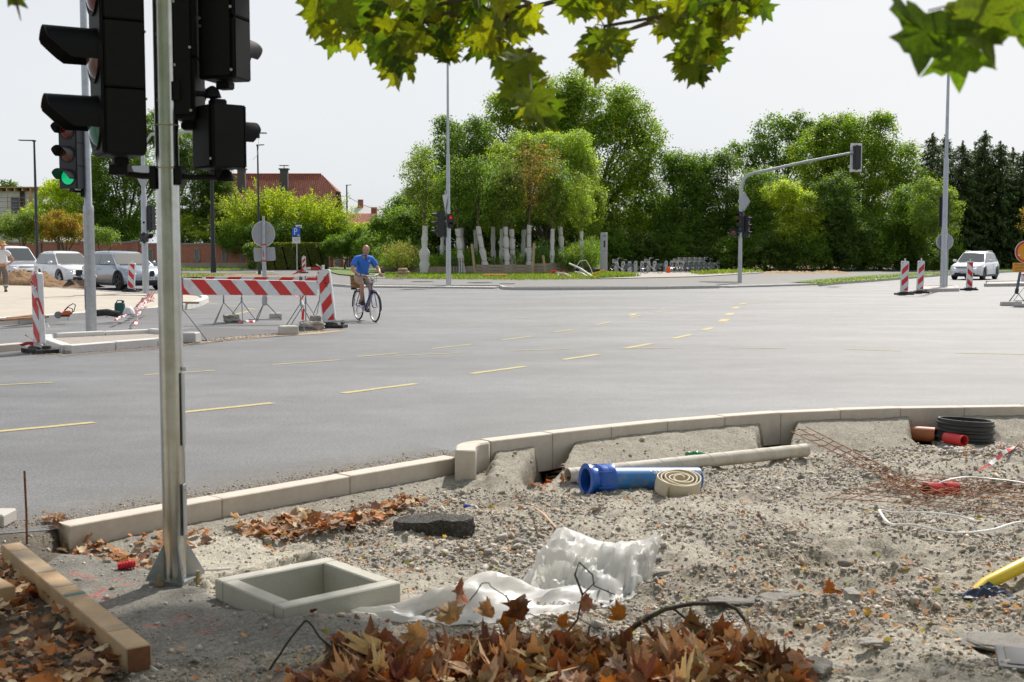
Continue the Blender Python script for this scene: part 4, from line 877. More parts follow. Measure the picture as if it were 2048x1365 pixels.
bd_ = D(2052,556,38.5); t = thing('barrier_board','end of a striped barrier board behind the orange sign at the right edge','barrier',(bd_.x,bd_.y,0),0)
pl = MB(); pl.box((.6,0,bd_.z),(1.5,.03,.25)); pn = pl.build('board',white_pl,t); stripes(pn,1.5,.24,-.017,.5,-1,.5,0,False,.6,bd_.z)
def rock(name,label,cat,p,s,m,seed=0,sub=3,rough=.25,rz=0,flat=False,group=None):
 bm = bmesh.new(); bmesh.ops.create_icosphere(bm,subdivisions=sub,radius=1); rs = random.Random(seed); o3 = Vector((rs.uniform(0,99),rs.uniform(0,99),0))
 for v in bm.verts:
  c = v.co; k = max(abs(c.x),abs(c.y),abs(c.z)); c = c.lerp(c / k,.55); n_ = noise.noise(c * 1.3 + o3) * rough * 1.6 + noise.noise(c * 3.5 + o3) * rough * .7 + noise.noise(c * 9 + o3) * rough * .25
  v.co = Vector((c.x * s[0] / 2,c.y * s[1] / 2,c.z * s[2] / 2)) * (1 + n_)
 me = bpy.data.meshes.new(name); bm.to_mesh(me); bm.free(); me.materials.append(m)
 if sub > 3: me.polygons.foreach_set('use_smooth',[True] * len(me.polygons)); me.set_sharp_from_angle(angle=R(35))
 o = obj(name,me,None,(p[0],p[1],p[2] + s[2] * .42),(0,0,rz)); return tag(o,label,cat,group)
rockm = mat('grey stone',(.33,.30,.27),.95,var=.3,scale=9,bump=.8,bscale=30,bdist=.02,dirt=(.20,.17,.14),dscale=5,damt=.6)
rock('boulder','rough broken lump on the foot of the right-hand barrier stand','stone',G(622,661),(.50,.35,.20),rockm,3)
rock('boulder','rounded grey rock beside the left wire stand under the boards','stone',G(464,645),(.34,.3,.2),rockm,5)
def block(label,px,py,s,rz,m=concrete,bev=.02):
 mb = MB(); mb.box((0,0,s[2] / 2),s,top=(.94,.9)); o = mb.build('concrete_block',m,loc=G(px,py),rot=(0,0,rz),bevel=bev); return tag(o,label,'block')
block('pale kerb stone offcut lying left of the right-hand barrier stand',577,669,(.36,.38,.17),R(20))
block('grey concrete block weighting the round sign’s tripod',551,637,(.30,.22,.13),R(15),grey_kerb)
block('dark concrete block behind the large beacon',631,655,(.24,.3,.26),R(10),rockm)
block('broken kerb block on the foot of the left-hand barrier stand',375,686,(.42,.3,.19),R(-8),grey_kerb)
block('long concrete block on the feet of the orange sign',2022,612,(.62,.22,.13),R(3),grey_kerb)
block('pale slab leaning over the feet of the orange sign',2042,614,(.42,.16,.09),R(-35))
def isz(px,py,z=.16):
 q = G(px,py,.16); q.z = z; return q
p = isz(134,634); t = thing('cutoff_saw','orange petrol cut-off saw on the island edge','power tool',p,R(20))
om = mat('orange plastic',(.62,.12,.03),.4,var=.08)
mb = MB(); mb.box((0,0,.14),(.34,.2,.16),top=(.75,.8)); mb.box((-.16,0,.1),(.12,.16,.12)); mb.build('engine_housing',om,t,bevel=.03)
mb = MB(); mb.tube([(.1,-.08,.1),(.24,-.08,.2),(.30,0,.42),(.22,.08,.47),(.06,.08,.38),(-.08,.05,.24)],.016,8); mb.tube([(.16,0,.1),(.2,0,.28),(.04,0,.34),(-.08,0,.22)],.018,8); mb.build('handle',black,t,smooth=True)
mb = MB(); mb.disc((-.3,-.02,.07),.13,(0,-1,0),20,.01); mb.build('blade',rodm,t); mb = MB(); mb.box((-.05,0,.03),(.3,.14,.05)); mb.build('guard',dgrey,t); t.scale = (.62,.62,.62)
p = isz(240,630); t = thing('jerry_can','dark green plastic canister on the island edge','canister',p,R(10)); gm = mat('dark green plastic',(.015,.09,.08),.45,var=.1)
mb = MB(); mb.box((0,0,.14),(.24,.16,.28),top=(.9,.9)); mb.build('body',gm,t,bevel=.02); mb = MB(); mb.tube([(-.08,0,.27),(-.05,0,.33),(.05,0,.33),(.08,0,.27)],.014,6); mb.build('handle',gm,t); mb = MB(); mb.cyl((.07,0,.28),(.07,0,.33),.03,n=10); mb.build('cap',dgrey,t)
p = isz(258,631); mb = MB(); mb.box((0,0,.1),(.3,.2,.2),top=(.5,.6)); tag(mb.build('plastic_bundle',TW,loc=p,bevel=.04,smooth=True),'white plastic bundle beside the green canister','bag')
def arc_pts(a,b,h,n=8): return [a.lerp(b,k / n) + Vector((0,0,h * math.sin(math.pi * k / n))) for k in range(n + 1)]
for q,(a,b,hh,lb) in enumerate([(isz(262,628),isz(308,610,.45),.1,'wide red and white tape band stretched towards the near pole'),(isz(229,640),isz(310,612,.4),-.05,'narrow tape trailing left along the island kerb'),(GZ(267,668,.05),isz(306,618,.35),.25,'tape hanging from the island down to the small kerbed island')]):
 tape('barrier_tape',arc_pts(a,b,hh),.24 if q == 0 else .06,lb,seed=20 + q,twist=.3 if q == 0 else 1)
for a,b,lb in (((0,643),(92,636),'long brown plank lying on the left island edge'),((20,639),(78,632),'second plank behind the long one on the left island')):
 A = isz(*a); B = isz(*b); mb = MB(); d = B - A; mb.box((0,0,.02),(d.length,.16,.04)); tag(mb.build('plank',mat('stained plank',(.26,.13,.06),.8,var=.3,scale=6),loc=(A + B) / 2,rot=(0,0,math.atan2(d.y,d.x))),lb,'plank')
A = isz(192,633); mb = MB(); mb.tube([(0,0,.07),(.25,0,.09),(.55,-.05,.04)],[.08,.08,.07],10); tag(mb.build('rubber_pipe',rubber,loc=A),'short black pipe piece on the island edge right of the signal mast','pipe')
mb = MB(); mb.box((0,0,.03),(.5,.16,.06)); tag(mb.build('plank',wood_m,loc=isz(380,608),rot=(0,0,.1)),'short pale board on the tip of the island','plank')
A = isz(225,594); mb = MB(); mb.box((0,0,.03),(2.6,.07,.04)); tag(mb.build('iron_bar',steel_dark,loc=A,rot=(0,0,-.05)),'dark iron bar lying on the sand below the grey car','bar')
p = G(150,577,.1); mb = MB()
mb.grid([[(.9 * (i / 6 - .5),.5 * (j / 5 - .5),.34 * math.exp(-((i - 2.2) / 1.4) ** 2) * (1 - j / 7) + .03 * nz(i,j)) for j in range(6)] for i in range(7)])
tag(mb.build('rubber_mat',mat('black foil',(.03,.03,.035),.4),loc=p + Vector((0,0,.05)),smooth=True),'crumpled black foil beside the soil heap','foil')
def heap(name,label,px0,px1,py,hpx,seed,m,dep=1.6,lumps=26,cat='heap',z=.1):
 a = G(px0,py,z); b = G(px1,py,z); W_ = (b - a).length; H_ = hpx * a.y / F; n1,n2 = 60,26; rows = []; rs = random.Random(seed); LP = [(rs.uniform(-.5,.5),rs.uniform(-.4,.5),rs.uniform(.3,1)) for _ in range(lumps)]
 for j in range(n2):
  row = []
  for i in range(n1):
   u = i / (n1 - 1) - .5; v = j / (n2 - 1) - .5; e = max(0,1 - (abs(u) * 2) ** 2.6) * max(0,1 - (abs(v) * 2) ** 2.0)
   prof = .55 + .45 * math.sin(u * 7 + seed) * .6
   x,y = u * W_,v * dep * 2
   hh = H_ * e ** .7 * (prof + .35 * noise.noise(Vector((x * 1.1,y * 1.1,seed))) + .25 * abs(noise.noise(Vector((x * 3,y * 3,seed + 9))))) + e * .14 * noise.noise(Vector((x * 6,y * 6,seed)))
   row.append((x + .06 * nz(x * 5,y * 5),y,max(hh,0) - .05))
  rows.append(row)
 mb = MB(); mb.grid(rows); o = mb.build(name,m,loc=(a + b) / 2 + Vector((0,0,0)),smooth=60); o.rotation_euler = (0,0,math.atan2((b - a).y,(b - a).x)); return tag(o,label,cat,kind=None)
soilm = mat('excavated soil',(.27,.165,.085),.97,var=.35,scale=4,bump=1.0,bscale=16,bdist=.06,dirt=(.16,.09,.045),dscale=2.5,damt=.7)
heap('soil_heap','long lumpy brown soil heap in front of the white and grey cars',-40,190,574,42,3,soilm,1.5)
heap('soil_heap','brown soil heap at the far path behind the two beacons, left of the oncoming car',1790,1912,536,28,5,mat('dry soil',(.36,.24,.13),.97,var=.3,scale=2,bump=1,bscale=8,bdist=.08),3,z=.1)
heap('soil_heap','low brown soil heap right of the oncoming car',1985,2100,529,18,8,mat('dry soil',(.36,.24,.13)),3,z=.1)
heap('soil_heap','very low dirt ridge before the dark trees right of the bicycles',1520,1700,546,7,11,mat('dry soil',(.36,.24,.13)),2,z=.08)
# ================================================================ NEAR SITE OBJECTS
timber = mat('sawn timber',(.46,.31,.17),.75,var=.16,scale=3,bump=.25,bscale=120,dirt=(.30,.26,.20),dscale=2.2,damt=.7)
A = G(278,1303,.055); B = G(22,1092,.06); d = B - A; Lb = d.length; zg = .5 * (gz(A.x,A.y) + gz(B.x,B.y))
t = thing('timber_beam','long square timber beam with a teal paint mark at the lower left','beam',((A.x + B.x) / 2,(A.y + B.y) / 2,-.03),math.atan2(d.y,d.x))
mb = MB(); mb.box((0,0,.052),(Lb,.098,.104)); mb.build('beam',timber,t,bevel=.004)
endg = mat('end grain',(.20,.085,.04),.85,var=.25,scale=25); mb = MB(); mb.box((-Lb / 2 - .001,0,.052),(.004,.088,.094)); mb.build('end_grain',endg,t)
stain = mat('grey stained timber',(.37,.28,.18),.8,var=.25,scale=12)
for u,wd in ((-.36,.07),(.02,.04),(.18,.09),(.42,.05)): mb = MB(); mb.box((Lb * u,0,.1049),(wd,.09,.0015)); mb.build('stain',stain,t)
mb = MB(); mb.box((Lb * -.07,.0,.1052),(.035,.092,.0015),rz=.12); mb.build('teal_mark',mat('teal paint',(.09,.20,.19),.8,var=.2,scale=30),t)
p = GS(0,1200); mb = MB(); mb.box((0,0,.05),(.5,.09,.1)); tag(mb.build('timber_offcut',timber,loc=G(-25,1195,-.04),rot=(0,0,2.3),bevel=.004),'timber offcut poking in at the left edge among the leaves','beam')
mb = MB(); mb.box((0,0,.04),(.3,.2,.08)); tag(mb.build('kerb_offcut',concrete,loc=G(-30,1050,0),bevel=.01),'grey kerb offcut at the left edge beyond the timber beam','block')
t = thing('concrete_shaft','square open concrete inspection shaft set in the ground right of the near pole','shaft',(BC.x,BC.y,0),BANG)
mb = MB(); o_,w_ = BS / 2,.08; zt = .06
for sx,sy,L1,L2 in ((0,-1,BS,w_),(0,1,BS,w_),(-1,0,w_,BS - 2 * w_),(1,0,w_,BS - 2 * w_)):
 mb.box((sx * (o_ - w_ / 2),sy * (o_ - w_ / 2),(zt - .9) / 2),(L1,L2,zt + .9))
shm = mat('shaft concrete',(.50,.48,.42),.85,var=.08,scale=5,bump=.3,bscale=150,dirt=(.33,.31,.26),dscale=5,damt=.5)
mb.build('wall',shm,t,bevel=.006)
mb = MB(); mb.box((0,0,-.86),(BS - .13,BS - .13,.04)); mb.build('floor',mat('shaft mud',(.08,.065,.05),.9),t)
def ribbed(name,L_,r,m,pitch=.012,amp=.004,n=16,inner=.8):
 k = int(L_ / pitch); prof = [(r * inner,0)]
 for i in range(k): prof += [(r,i * pitch),(r,i * pitch + pitch * .4),(r - amp,i * pitch + pitch * .5),(r - amp,i * pitch + pitch * .9)]
 prof += [(r * inner,k * pitch)]
 mb = MB(); mb.lathe(prof,(0,0,0),'X',n); mb.lathe([(r * inner,0),(r * inner,k * pitch)],(0,0,0),'X',n); return mb
redm = mat('red corrugated plastic',(.62,.03,.05),.45,var=.08); p = GS(247,1134)
o = ribbed('p',.085,.022,redm,.014).build('conduit_stub',redm,loc=G(248,1134,-.012) + Vector((-.03,0,0)),rot=(0,R(-8),R(12)),smooth=True); tag(o,'short red corrugated conduit stub left of the near pole’s base','pipe')
p = G(54,1096,-.03); mb = MB(); mb.tube([(0,0,-.03),(.002,0,.2),(-.002,0,.43)],.0065,8); tag(mb.build('rebar_stake',rust,loc=p,smooth=True),'thin rusty stake standing upright beyond the timber beam','stake')
mb = MB(); p = GS(868,1068); rs = random.Random(4); outl = [(-.25,.03),(-.20,-.035),(-.12,-.055),(-.03,-.075),(.06,-.05),(.13,-.065),(.22,-.05),(.255,0),(.21,.06),(.1,.075),(.0,.10),(-.12,.11),(-.2,.08)]
n_ = len(outl); V_ = []
for lv,(zz,sc_) in enumerate(((0,1.0),(.045,1.03),(.085,1.0),(.105,.96))):
 for (x,y) in outl: V_.append((x * sc_ + rs.uniform(-.008,.008),y * sc_ + rs.uniform(-.008,.008),zz + (rs.uniform(-.008,.008) if lv else 0) + .02 * x))
fs = [(l * n_ + i,l * n_ + (i + 1) % n_,(l + 1) * n_ + (i + 1) % n_,(l + 1) * n_ + i) for l in range(3) for i in range(n_)] + [tuple(range(3 * n_,4 * n_)),tuple(range(n_ - 1,-1,-1))]
mb.add(V_,fs); me = mb.mesh('asphalt_chunk',mat('broken asphalt',(.055,.05,.045),.9,var=.45,scale=60,bump=1,bscale=80,bdist=.02,dirt=(.20,.19,.18),dscale=40,damt=.7))
bm = bmesh.new(); bm.from_mesh(me); bmesh.ops.triangulate(bm,faces=bm.faces); bmesh.ops.subdivide_edges(bm,edges=bm.edges,cuts=3,use_grid_fill=True)
for v in bm.verts: v.co += v.co.normalized() * .010 * noise.noise(v.co * 28) + Vector((0,0,.004 * noise.noise(v.co * 60)))
bm.to_mesh(me); bm.free(); tag(obj('asphalt_chunk',me,None,p + Vector((0,0,-.01)),(R(6),R(-3),R(-8))),'dark broken slab of asphalt lying on the gravel left of the plastic sheet','rubble')
bl1 = mat('blue pipe paint',(.02,.165,.44),.45,var=.12,scale=6,dirt=(.32,.24,.13),dscale=14,damt=.45); bl2 = mat('blue socket plastic',(.008,.10,.46),.3,var=.06,dirt=(.2,.2,.25),dscale=9,damt=.25)
A = G(1186,946,.0); A.z = gz(A.x,A.y) + .105; B = G(1395,936,.0); B = Vector((B.x + .02,B.y + .12,gz(B.x,B.y) + .075)); d = B - A; LP_ = d.length
t = thing('water_pipe','short blue iron water pipe with a flanged plastic socket lying on the gravel','pipe',A,math.atan2(d.y,d.x)); R_ = .088
rotp = (0,-math.asin(d.z / LP_),0)
mb = MB(); mb.lathe([(R_ - .012,LP_),(R_,LP_),(R_,.14),(R_ - .012,.14)],(0,0,0),'X',40,closed=True); pipe_ = mb.build('pipe_body',bl1,t,rot=rotp,smooth=True)
mb = MB(); mb.lathe([(.085,0),(.122,0),(.122,.018),(.100,.022),(.096,.04),(.092,.06),(.092,.075),(.113,.09),(.116,.10),(.110,.104),(.114,.12),(.110,.125),(.114,.145),(.110,.15),(.122,.185),(.122,.20),(.090,.20),(.085,.19)],(0,0,0),'X',48,closed=True)
for k in range(6): a = R(60 * k + 20); mb.box((.12,.112 * math.cos(a),.112 * math.sin(a)),(.12,.008,.008))
mb.build('flanged_socket',bl2,t,loc=(-.06,0,0),rot=rotp,smooth=True)
mb = MB(); mb.lathe([(.084,0),(.080,.012),(.076,.012)],(.0,0,0),'X',36); mb.build('seal',rubber,t,loc=(.05,0,0),rot=rotp)
def wrap_text(s,size,x0,ang0,r,parent,m,sx=1.0):
 me = text_mesh('lettering',s,size,m,0.0,align='LEFT',sx=sx)
 for v in me.vertices: a = ang0 + v.co.y / r; v.co = Vector((x0 + v.co.x,-r * math.cos(a) * 1.0,r * math.sin(a)))
 return obj('lettering',me,parent)
wrap_text('\u2022S\u2022pam',.075,.43,R(52),R_ + .0012,pipe_,white_pl,1.1); wrap_text('NATURAL',.030,.70,R(61),R_ + .0012,pipe_,white_pl,1.1); wrap_text('BioZinalium',.030,.70,R(40),R_ + .0012,pipe_,white_pl,1.1)
A = G(1136,934,0); A.z = gz(A.x,A.y) + .06; A.y += .05; B = G(1612,886,0); B.z = gz(B.x,B.y) + .07; d = B - A; Lw = d.length
mb = MB(); rr = .055; prof = [(rr - .006,0)]
for i in range(0,41): prof.append((rr + (.0015 if i % 4 == 0 else 0),Lw * i / 40))
prof.append((rr - .006,Lw)); mb.lathe(prof + [(rr - .006,Lw),(rr - .006,0)],(0,0,0),'X',28)
mb.tube([(Lw * k / 260,(rr + .0006) * math.cos(k * .36),(rr + .0006) * math.sin(k * .36)) for k in range(261)],.0018,4,caps=False)
tag(mb.build('cardboard_tube',mat('dirty white tube',(.60,.55,.47),.8,var=.12,scale=5,dirt=(.36,.29,.2),dscale=7,damt=.6),loc=A,rot=(0,-math.asin(d.z / Lw),math.atan2(d.y,d.x)),smooth=30),'long off-white spiral wound tube lying behind the blue pipe','pipe')
p = GS(1362,992); p.y += .13; hm_ = mat('cream canvas hose',(.60,.53,.40),.8,var=.08,scale=12,bump=.3,bscale=300,dirt=(.42,.34,.24),dscale=6,damt=.4)
mb = MB(); k = 300; turns = 4.6; pts = []; hh = .105
for i in range(k):
 a = 2 * math.pi * turns * i / k; r = .028 + (.165 - .028) * (i / k) ** .85; wob = 1 + .06 * math.sin(a * 2 + .5) + .03 * math.sin(3 * a); pts.append((r * math.cos(a) * wob * 1.05,r * math.sin(a) * wob))
th = .015; inner = []; outer = []
for i,(x,y) in enumerate(pts):
 q = pts[min(i + 1,k - 1)]; w0 = pts[max(i - 1,0)]; dx,dy = q[0] - w0[0],q[1] - w0[1]; l = math.hypot(dx,dy) or 1; nx,ny = dy / l,-dx / l; tz = .006 * math.sin(i * .13) ; lean = .012 * (i / k)
 row = [(x - nx * th / 2,y - ny * th / 2,0),(x - nx * (th / 2 + .001),y - ny * (th / 2 + .001),hh / 2),(x - nx * th * .3,y - ny * th * .3,hh + tz),(x + nx * th * .3,y + ny * th * .3,hh + tz),(x + nx * (th / 2 + .003),y + ny * (th / 2 + .003),hh * .5),(x + nx * th / 2,y + ny * th / 2,0)]
 inner.append(row)
mb.grid(inner); mb.add(inner[-1],[(0,1,2,3,4,5)]); mb.add(inner[0],[(5,4,3,2,1,0)])
tag(mb.build('hose_roll',hm_,loc=p + Vector((0,0,.012)),rot=(R(15),0,R(25)),smooth=50),'rolled up flat cream canvas hose lying in front of the blue pipe','hose')
p = GS(1390,922); p.y += .12; bm_ = bpy.data.materials.new('green bottle plastic'); bm_.use_nodes = True; q = bm_.node_tree.nodes['Principled BSDF']; q.inputs['Base Color'].default_value = (.03,.32,.14,1); q.inputs['Roughness'].default_value = .12; q.inputs['Transmission Weight'].default_value = .55
t = thing('plastic_bottle','small crushed green plastic bottle between the blue pipe and the white tube','bottle',p + Vector((-.06,-.02,.03)),R(8))
mb = MB(); mb.lathe([(.001,0),(.026,.002),(.03,.02),(.022,.045),(.03,.06),(.032,.09),(.026,.12),(.014,.145),(.012,.16)],(0,0,0),'X',18); mb.build('body',bm_,t,smooth=True); mb = MB(); mb.cyl((.158,0,0),(.178,0,0),.015,n=14); mb.build('cap',mat('green cap',(.01,.22,.1),.4),t)
for (a,b,lb) in (((1088,953),(1172,944),'upper rusty rod sticking out left of the blue pipe'),((1090,961),(1176,955),'lower rusty rod sticking out left of the blue pipe')):
 A,B = GS(*a),GS(*b); mb = MB(); mb.tube([(0,0,.02),tuple(B - A + Vector((0,0,.03)))],.009,8); tag(mb.build('steel_rod',mat('light rust',(.30,.15,.09),.8,var=.2,scale=30),loc=A,smooth=True),lb,'rod')
p = Vector((4.16,11.17,-.115)); rg = mat('black corrugated plastic',(.022,.024,.026),.45,var=.15); mb = MB(); r = .245
prof = [(r - .02,0),(r - .005,0)] + [(r + (0.014 if i % 2 else 0),.012 + .17 * i / 9) for i in range(10)] + [(r,.205),(r - .02,.205)]
mb.lathe([(r - .02,0),(r,0),(r,.02),(r + .018,.03),(r + .018,.045),(r,.055),(r,.085),(r + .018,.095),(r + .018,.11),(r,.12),(r,.15),(r + .012,.16),(r + .012,.172),(r,.18),(r,.205),(r - .02,.205)],(0,0,0),'Z',48,closed=True)
tag(mb.build('manhole_ring',rg,loc=p + Vector((0,0,-.02)),rot=(R(-2),R(3),0),smooth=True),'black ribbed plastic manhole ring at the right near the kerb','ring')
rp = mat('red pipe plastic',(.66,.025,.03),.38,var=.06,dirt=(.4,.2,.15),dscale=9,damt=.3)
def pipe(label,a,b,r,m,name='plastic_pipe',rib=False,dz=0,zz=None,world=False):
 if world: a,b = [tuple(Vector(q)) for q in (a,b)]
 A,B = (Vector((*a,zz)),Vector((*b,zz))) if world else (GS(*a),GS(*b)) if zz is None else (G(*a,zz),G(*b,zz)); A.z += r + dz; B.z += r + dz; d = B - A; L_ = d.length
 if rib: mb = ribbed('x',L_,r,m,.016,.004,20)
 else: mb = MB(); mb.lathe([(r,0),(r,L_),(r * .86,L_),(r * .86,0)],(0,0,0),'X',24,closed=True)
 o = mb.build(name,m,loc=A,rot=(0,-math.asin(max(-1,min(1,d.z / L_))),math.atan2(d.y,d.x)),smooth=True); tag(o,label,'pipe')
 return o
pipe('smooth red pipe offcut lying against the black ring',(1928,893),(1892,886),.05,rp,zz=-.13)
pipe('orange brown drain pipe between the kerb and the black ring',(3.70,11.40),(3.93,11.27),.07,mat('orange drain pipe',(.42,.13,.05),.5,var=.1,dirt=(.2,.1,.06),dscale=8,damt=.5),zz=-.16,world=True)
pipe('red ribbed pipe offcut under the loose grey strap',(1852,992),(1912,990),.045,redm,rib=True)
def mesh_mat(label,o,u,v,nu,nv,m,z=.03,rr=.0028,sag=.012):
 t = thing('rebar_mat',label,'steel mesh',Vector(o)); O = Vector(o)
 hz4 = [max(gz(O.x + a * u[0] + b * v[0] + ex,O.y + a * u[1] + b * v[1]) for ex in (-.1,0,.1)) for a,b in ((0,0),(1,0),(0,1),(1,1),(.5,.5))]; h0,hu,hv = hz4[0],hz4[1],hz4[2]; mid = max(0,hz4[4] - (hu + hv) / 2)
 G2 = np.array([[u[0],v[0]],[u[1],v[1]]])
 def zb_(q): a,b = np.linalg.solve(G2,[q.x,q.y]); return h0 + (hu - h0) * a + (hv - h0) * b + mid * .8
 for i in range(nu + 1):
  a = Vector(u) * (i / nu); mb = MB(); P_ = []
  for k in range(9):
   q = a + Vector(v) * (k / 8); P_.append((q.x,q.y,zb_(q) + z + sag * math.sin(k * .5 + i) - O.z))
  mb.tube(P_,rr,5); mb.build('bar',m,t)
 for j in range(nv + 1):
  a = Vector(v) * (j / nv); mb = MB(); P_ = []
  for k in range(9):
   q = a + Vector(u) * (k / 8); P_.append((q.x,q.y,zb_(q) + z + .008 + sag * math.sin(k * .5 + j) - O.z))
  mb.tube(P_,rr,5); mb.build('bar',m,t)
O = GS(1640,1008); U1 = G(2190,1068,-.08) - G(1640,1008,-.08); V1 = G(2070,1000,-.08) - G(1640,1008,-.08)
mesh_mat('larger rusty steel mesh mat spread on the gravel at the right',G(1650,1032,-.08),G(2080,1062,-.08) - G(1650,1032,-.08),G(1790,985,-.08) - G(1650,1032,-.08),10,5,rust)
mesh_mat('narrow rusty mesh strip reaching up left towards the end of the white tube',G(1582,888,-.1),G(1850,1030,-.1) - G(1582,888,-.1),G(1612,886,-.1) - G(1582,888,-.1) ,12,2,rust,.05,.0045)
mesh_mat('second rusty mesh mat lying askew on the larger one',G(1740,1000,-.08),G(2090,1040,-.08) - G(1740,1000,-.08),G(1850,975,-.08) - G(1740,1000,-.08),9,4,mat('orange rust',(.33,.14,.06),.85,var=.3,scale=30),.055)
strapm = mat('grey plastic strap',(.66,.66,.65),.45,var=.08)
def strap(label,pts,w_=.017):
 P_ = []
 for (x,y,z) in pts: q = G(x,y,-.08 + z); P_.append(Vector((q.x,q.y,max(q.z,gz(q.x,q.y) + .036))))
 Q = []
 for i in range(len(P_) - 1):
  a,b,c,d = P_[max(i - 1,0)],P_[i],P_[i + 1],P_[min(i + 2,len(P_) - 1)]
  for k in range(6): s = k / 6; Q.append(.5 * ((2 * b) + (c - a) * s + (2 * a - 5 * b + 4 * c - d) * s * s + (3 * b - a - 3 * c + d) * s ** 3))
 Q.append(P_[-1]); o = Q[0].copy(); mb = MB(); rows = []
 mb.tube([q - o for q in Q],.0095,6,flat=.6); return tag(mb.build('plastic_strap',strapm,loc=o,smooth=True),label,'strap')
strap('grey plastic strap looping in a flat ellipse in front of the rusty mesh',[(2100,1066,.02),(2040,1070,.02),(1980,1076,.03),(1900,1088,.03),(1830,1086,.03),(1780,1068,.03),(1760,1048,.04),(1762,1036,.05),(1790,1034,.04),(1850,1050,.03),(1910,1066,.02),(1950,1074,.0)])
strap('grey strap arching over the red ribbed pipe',[(1850,994,.0),(1862,980,.06),(1890,962,.12),(1930,955,.14),(1980,958,.12),(2050,972,.1),(2120,990,.08)])
tape('barrier_tape',[GS(1945,955) + Vector((0,0,.03)),GS(1980,942) + Vector((0,0,.05)),GS(2010,925) + Vector((0,0,.08)),GS(2060,903) + Vector((0,0,.1)),GS(2120,880) + Vector((0,0,.1))],.03,'red and white tape lying across the coarse gravel at the right edge',seed=31,n_per=.14)
A = GS(1928,1196) + Vector((0,0,.015)); B = GS(2070,1150) + Vector((0,.0,.075)); d = B - A; mb = MB(); mb.tube([(0,0,-.04),tuple(d * .3 + Vector((0,0,.0))),tuple(d * .7),tuple(d * 1.3)],[.022,.030,.032,.032],20)
tag(mb.build('gas_pipe',mat('yellow plastic pipe',(.78,.55,.02),.4,var=.05),loc=A,smooth=True),'bright yellow pipe entering the ground at the lower right','pipe')
def rag(name,label,px,py,s,m,seed,hgt=.05,cat='rag'):
 p = GS(px,py); n_ = 22; mb = MB(); rows = []
 for j in range(n_):
  row = []
  for i in range(n_):
   u,v = i / (n_ - 1) - .5,j / (n_ - 1) - .5; e = max(0,1 - (u * u + v * v) * 3.6); x = u * s[0] * (1 + .3 * nz(v * 4,seed)); y = v * s[1] * (1 + .3 * nz(u * 4,seed + 3))
   row.append((x,y,.004 + hgt * e * (.5 + .9 * abs(nz(u * 5,v * 5,seed)) + .5 * abs(nz(u * 11,v * 9,seed + 1)))))
  rows.append(row)
 mb.grid(rows); return tag(mb.build(name,m,loc=p,smooth=True),label,cat)
rag('black_rag','crumpled black rag in front of the yellow pipe’s end',1838,1212,(.24,.12),mat('black cloth',(.02,.02,.025),.9),2,.06)
rag('black_rag','dark blue crumpled foil lying against the yellow pipe',1975,1192,(.22,.10),mat('navy foil',(.02,.035,.07),.45),6,.05)
rag('leaf_clump','brown crumpled leaf clump behind the asphalt chunk',1040,1003,(.14,.08),mat('brown dead leaf clump',(.22,.10,.05),.9),9,.03,'leaves')
p = GS(2050,1330); t = thing('hatch_cover','corner of a grey metal hatch cover at the lower right edge','cover',p + Vector((.08,-.02,.01)),R(-18)); mb = MB(); mb.box((0,0,.008),(.36,.26,.016)); mb.build('plate',mat('hatch steel',(.16,.16,.165),.8,0),t,bevel=.003); mb = MB(); mb.box((0,0,.018),(.30,.20,.006)); mb.build('recess',mat('hatch inner',(.12,.12,.125),.85),t)
slabm = mat('old asphalt plate',(.20,.185,.165),.9,var=.2,scale=30,bump=.5,bscale=90)
for px,py,s,sd,lb in ((1490,1203,(.30,.16,.03),3,'flat broken asphalt plate beyond the branch'),(1555,1196,(.22,.12,.03),7,'tilted broken asphalt plate right of the first'),(2010,1290,(.34,.2,.03),9,'flat asphalt plate behind the hatch cover'),(1690,1130,(.08,.06,.04),12,'small dark stone standing on the gravel'),(1705,1200,(.12,.07,.06),14,'brown stone beside the large upright orange leaf'),(1325,1148,(.11,.06,.03),16,'brown flat stone right of the plastic sheet'),(535,1085,(.045,.04,.04),18,'small pale pebble behind the concrete shaft'),(1040,1090,(.1,.07,.05),21,'pale stone right of the asphalt chunk'),(1630,1345,(.14,.1,.06),23,'dark stone at the bottom right of the branch'),(1380,868,(.0,0,0),0,None),(1828,885,(.13,.08,.05),25,'dark stone left of the red pipe offcut'),(1750,1290,(.12,.08,.03),28,'flat brown stone at the lower right'),(505,1345,(.045,.04,.035),31,'small bluish stone left of the twig at the bottom')):
 if lb: rock('stone_piece' if s[0] > .2 else 'loose_stone',lb,'stone',GS(px,py) - Vector((0,0,s[2] * .2)),s,slabm if s[0] > .2 or 'dark' in lb else rockm,sd,3,.2,rz=sd)
mb = MB(); A = GS(1066,1028); B = GS(1112,1056); mb.tube([(0,0,.05),tuple((B - A) * .5 + Vector((0,0,.04))),tuple(B - A + Vector((0,0,.0)))],[.004,.011,.006],8,flat=.5); tag(mb.build('wood_splinter',mat('pale wood',(.5,.33,.2),.8),loc=A,smooth=True),'pale wood splinter sticking up behind the plastic sheet','stick')
p = GS(934,1015); mb = MB(); mb.box((0,0,.01),(.05,.03,.018)); tag(mb.build('wrapper',mat('blue wrapper',(.03,.06,.4),.3),loc=p,rot=(0,.2,.4),bevel=.004),'tiny blue and white wrapper behind the asphalt chunk','litter')
mb = MB(); mb.box((.02,0,.012),(.04,.025,.014)); o = mb.build('foil',TW,bpy.data.objects['wrapper'],bevel=.003); o.location = (.02,0,.002)
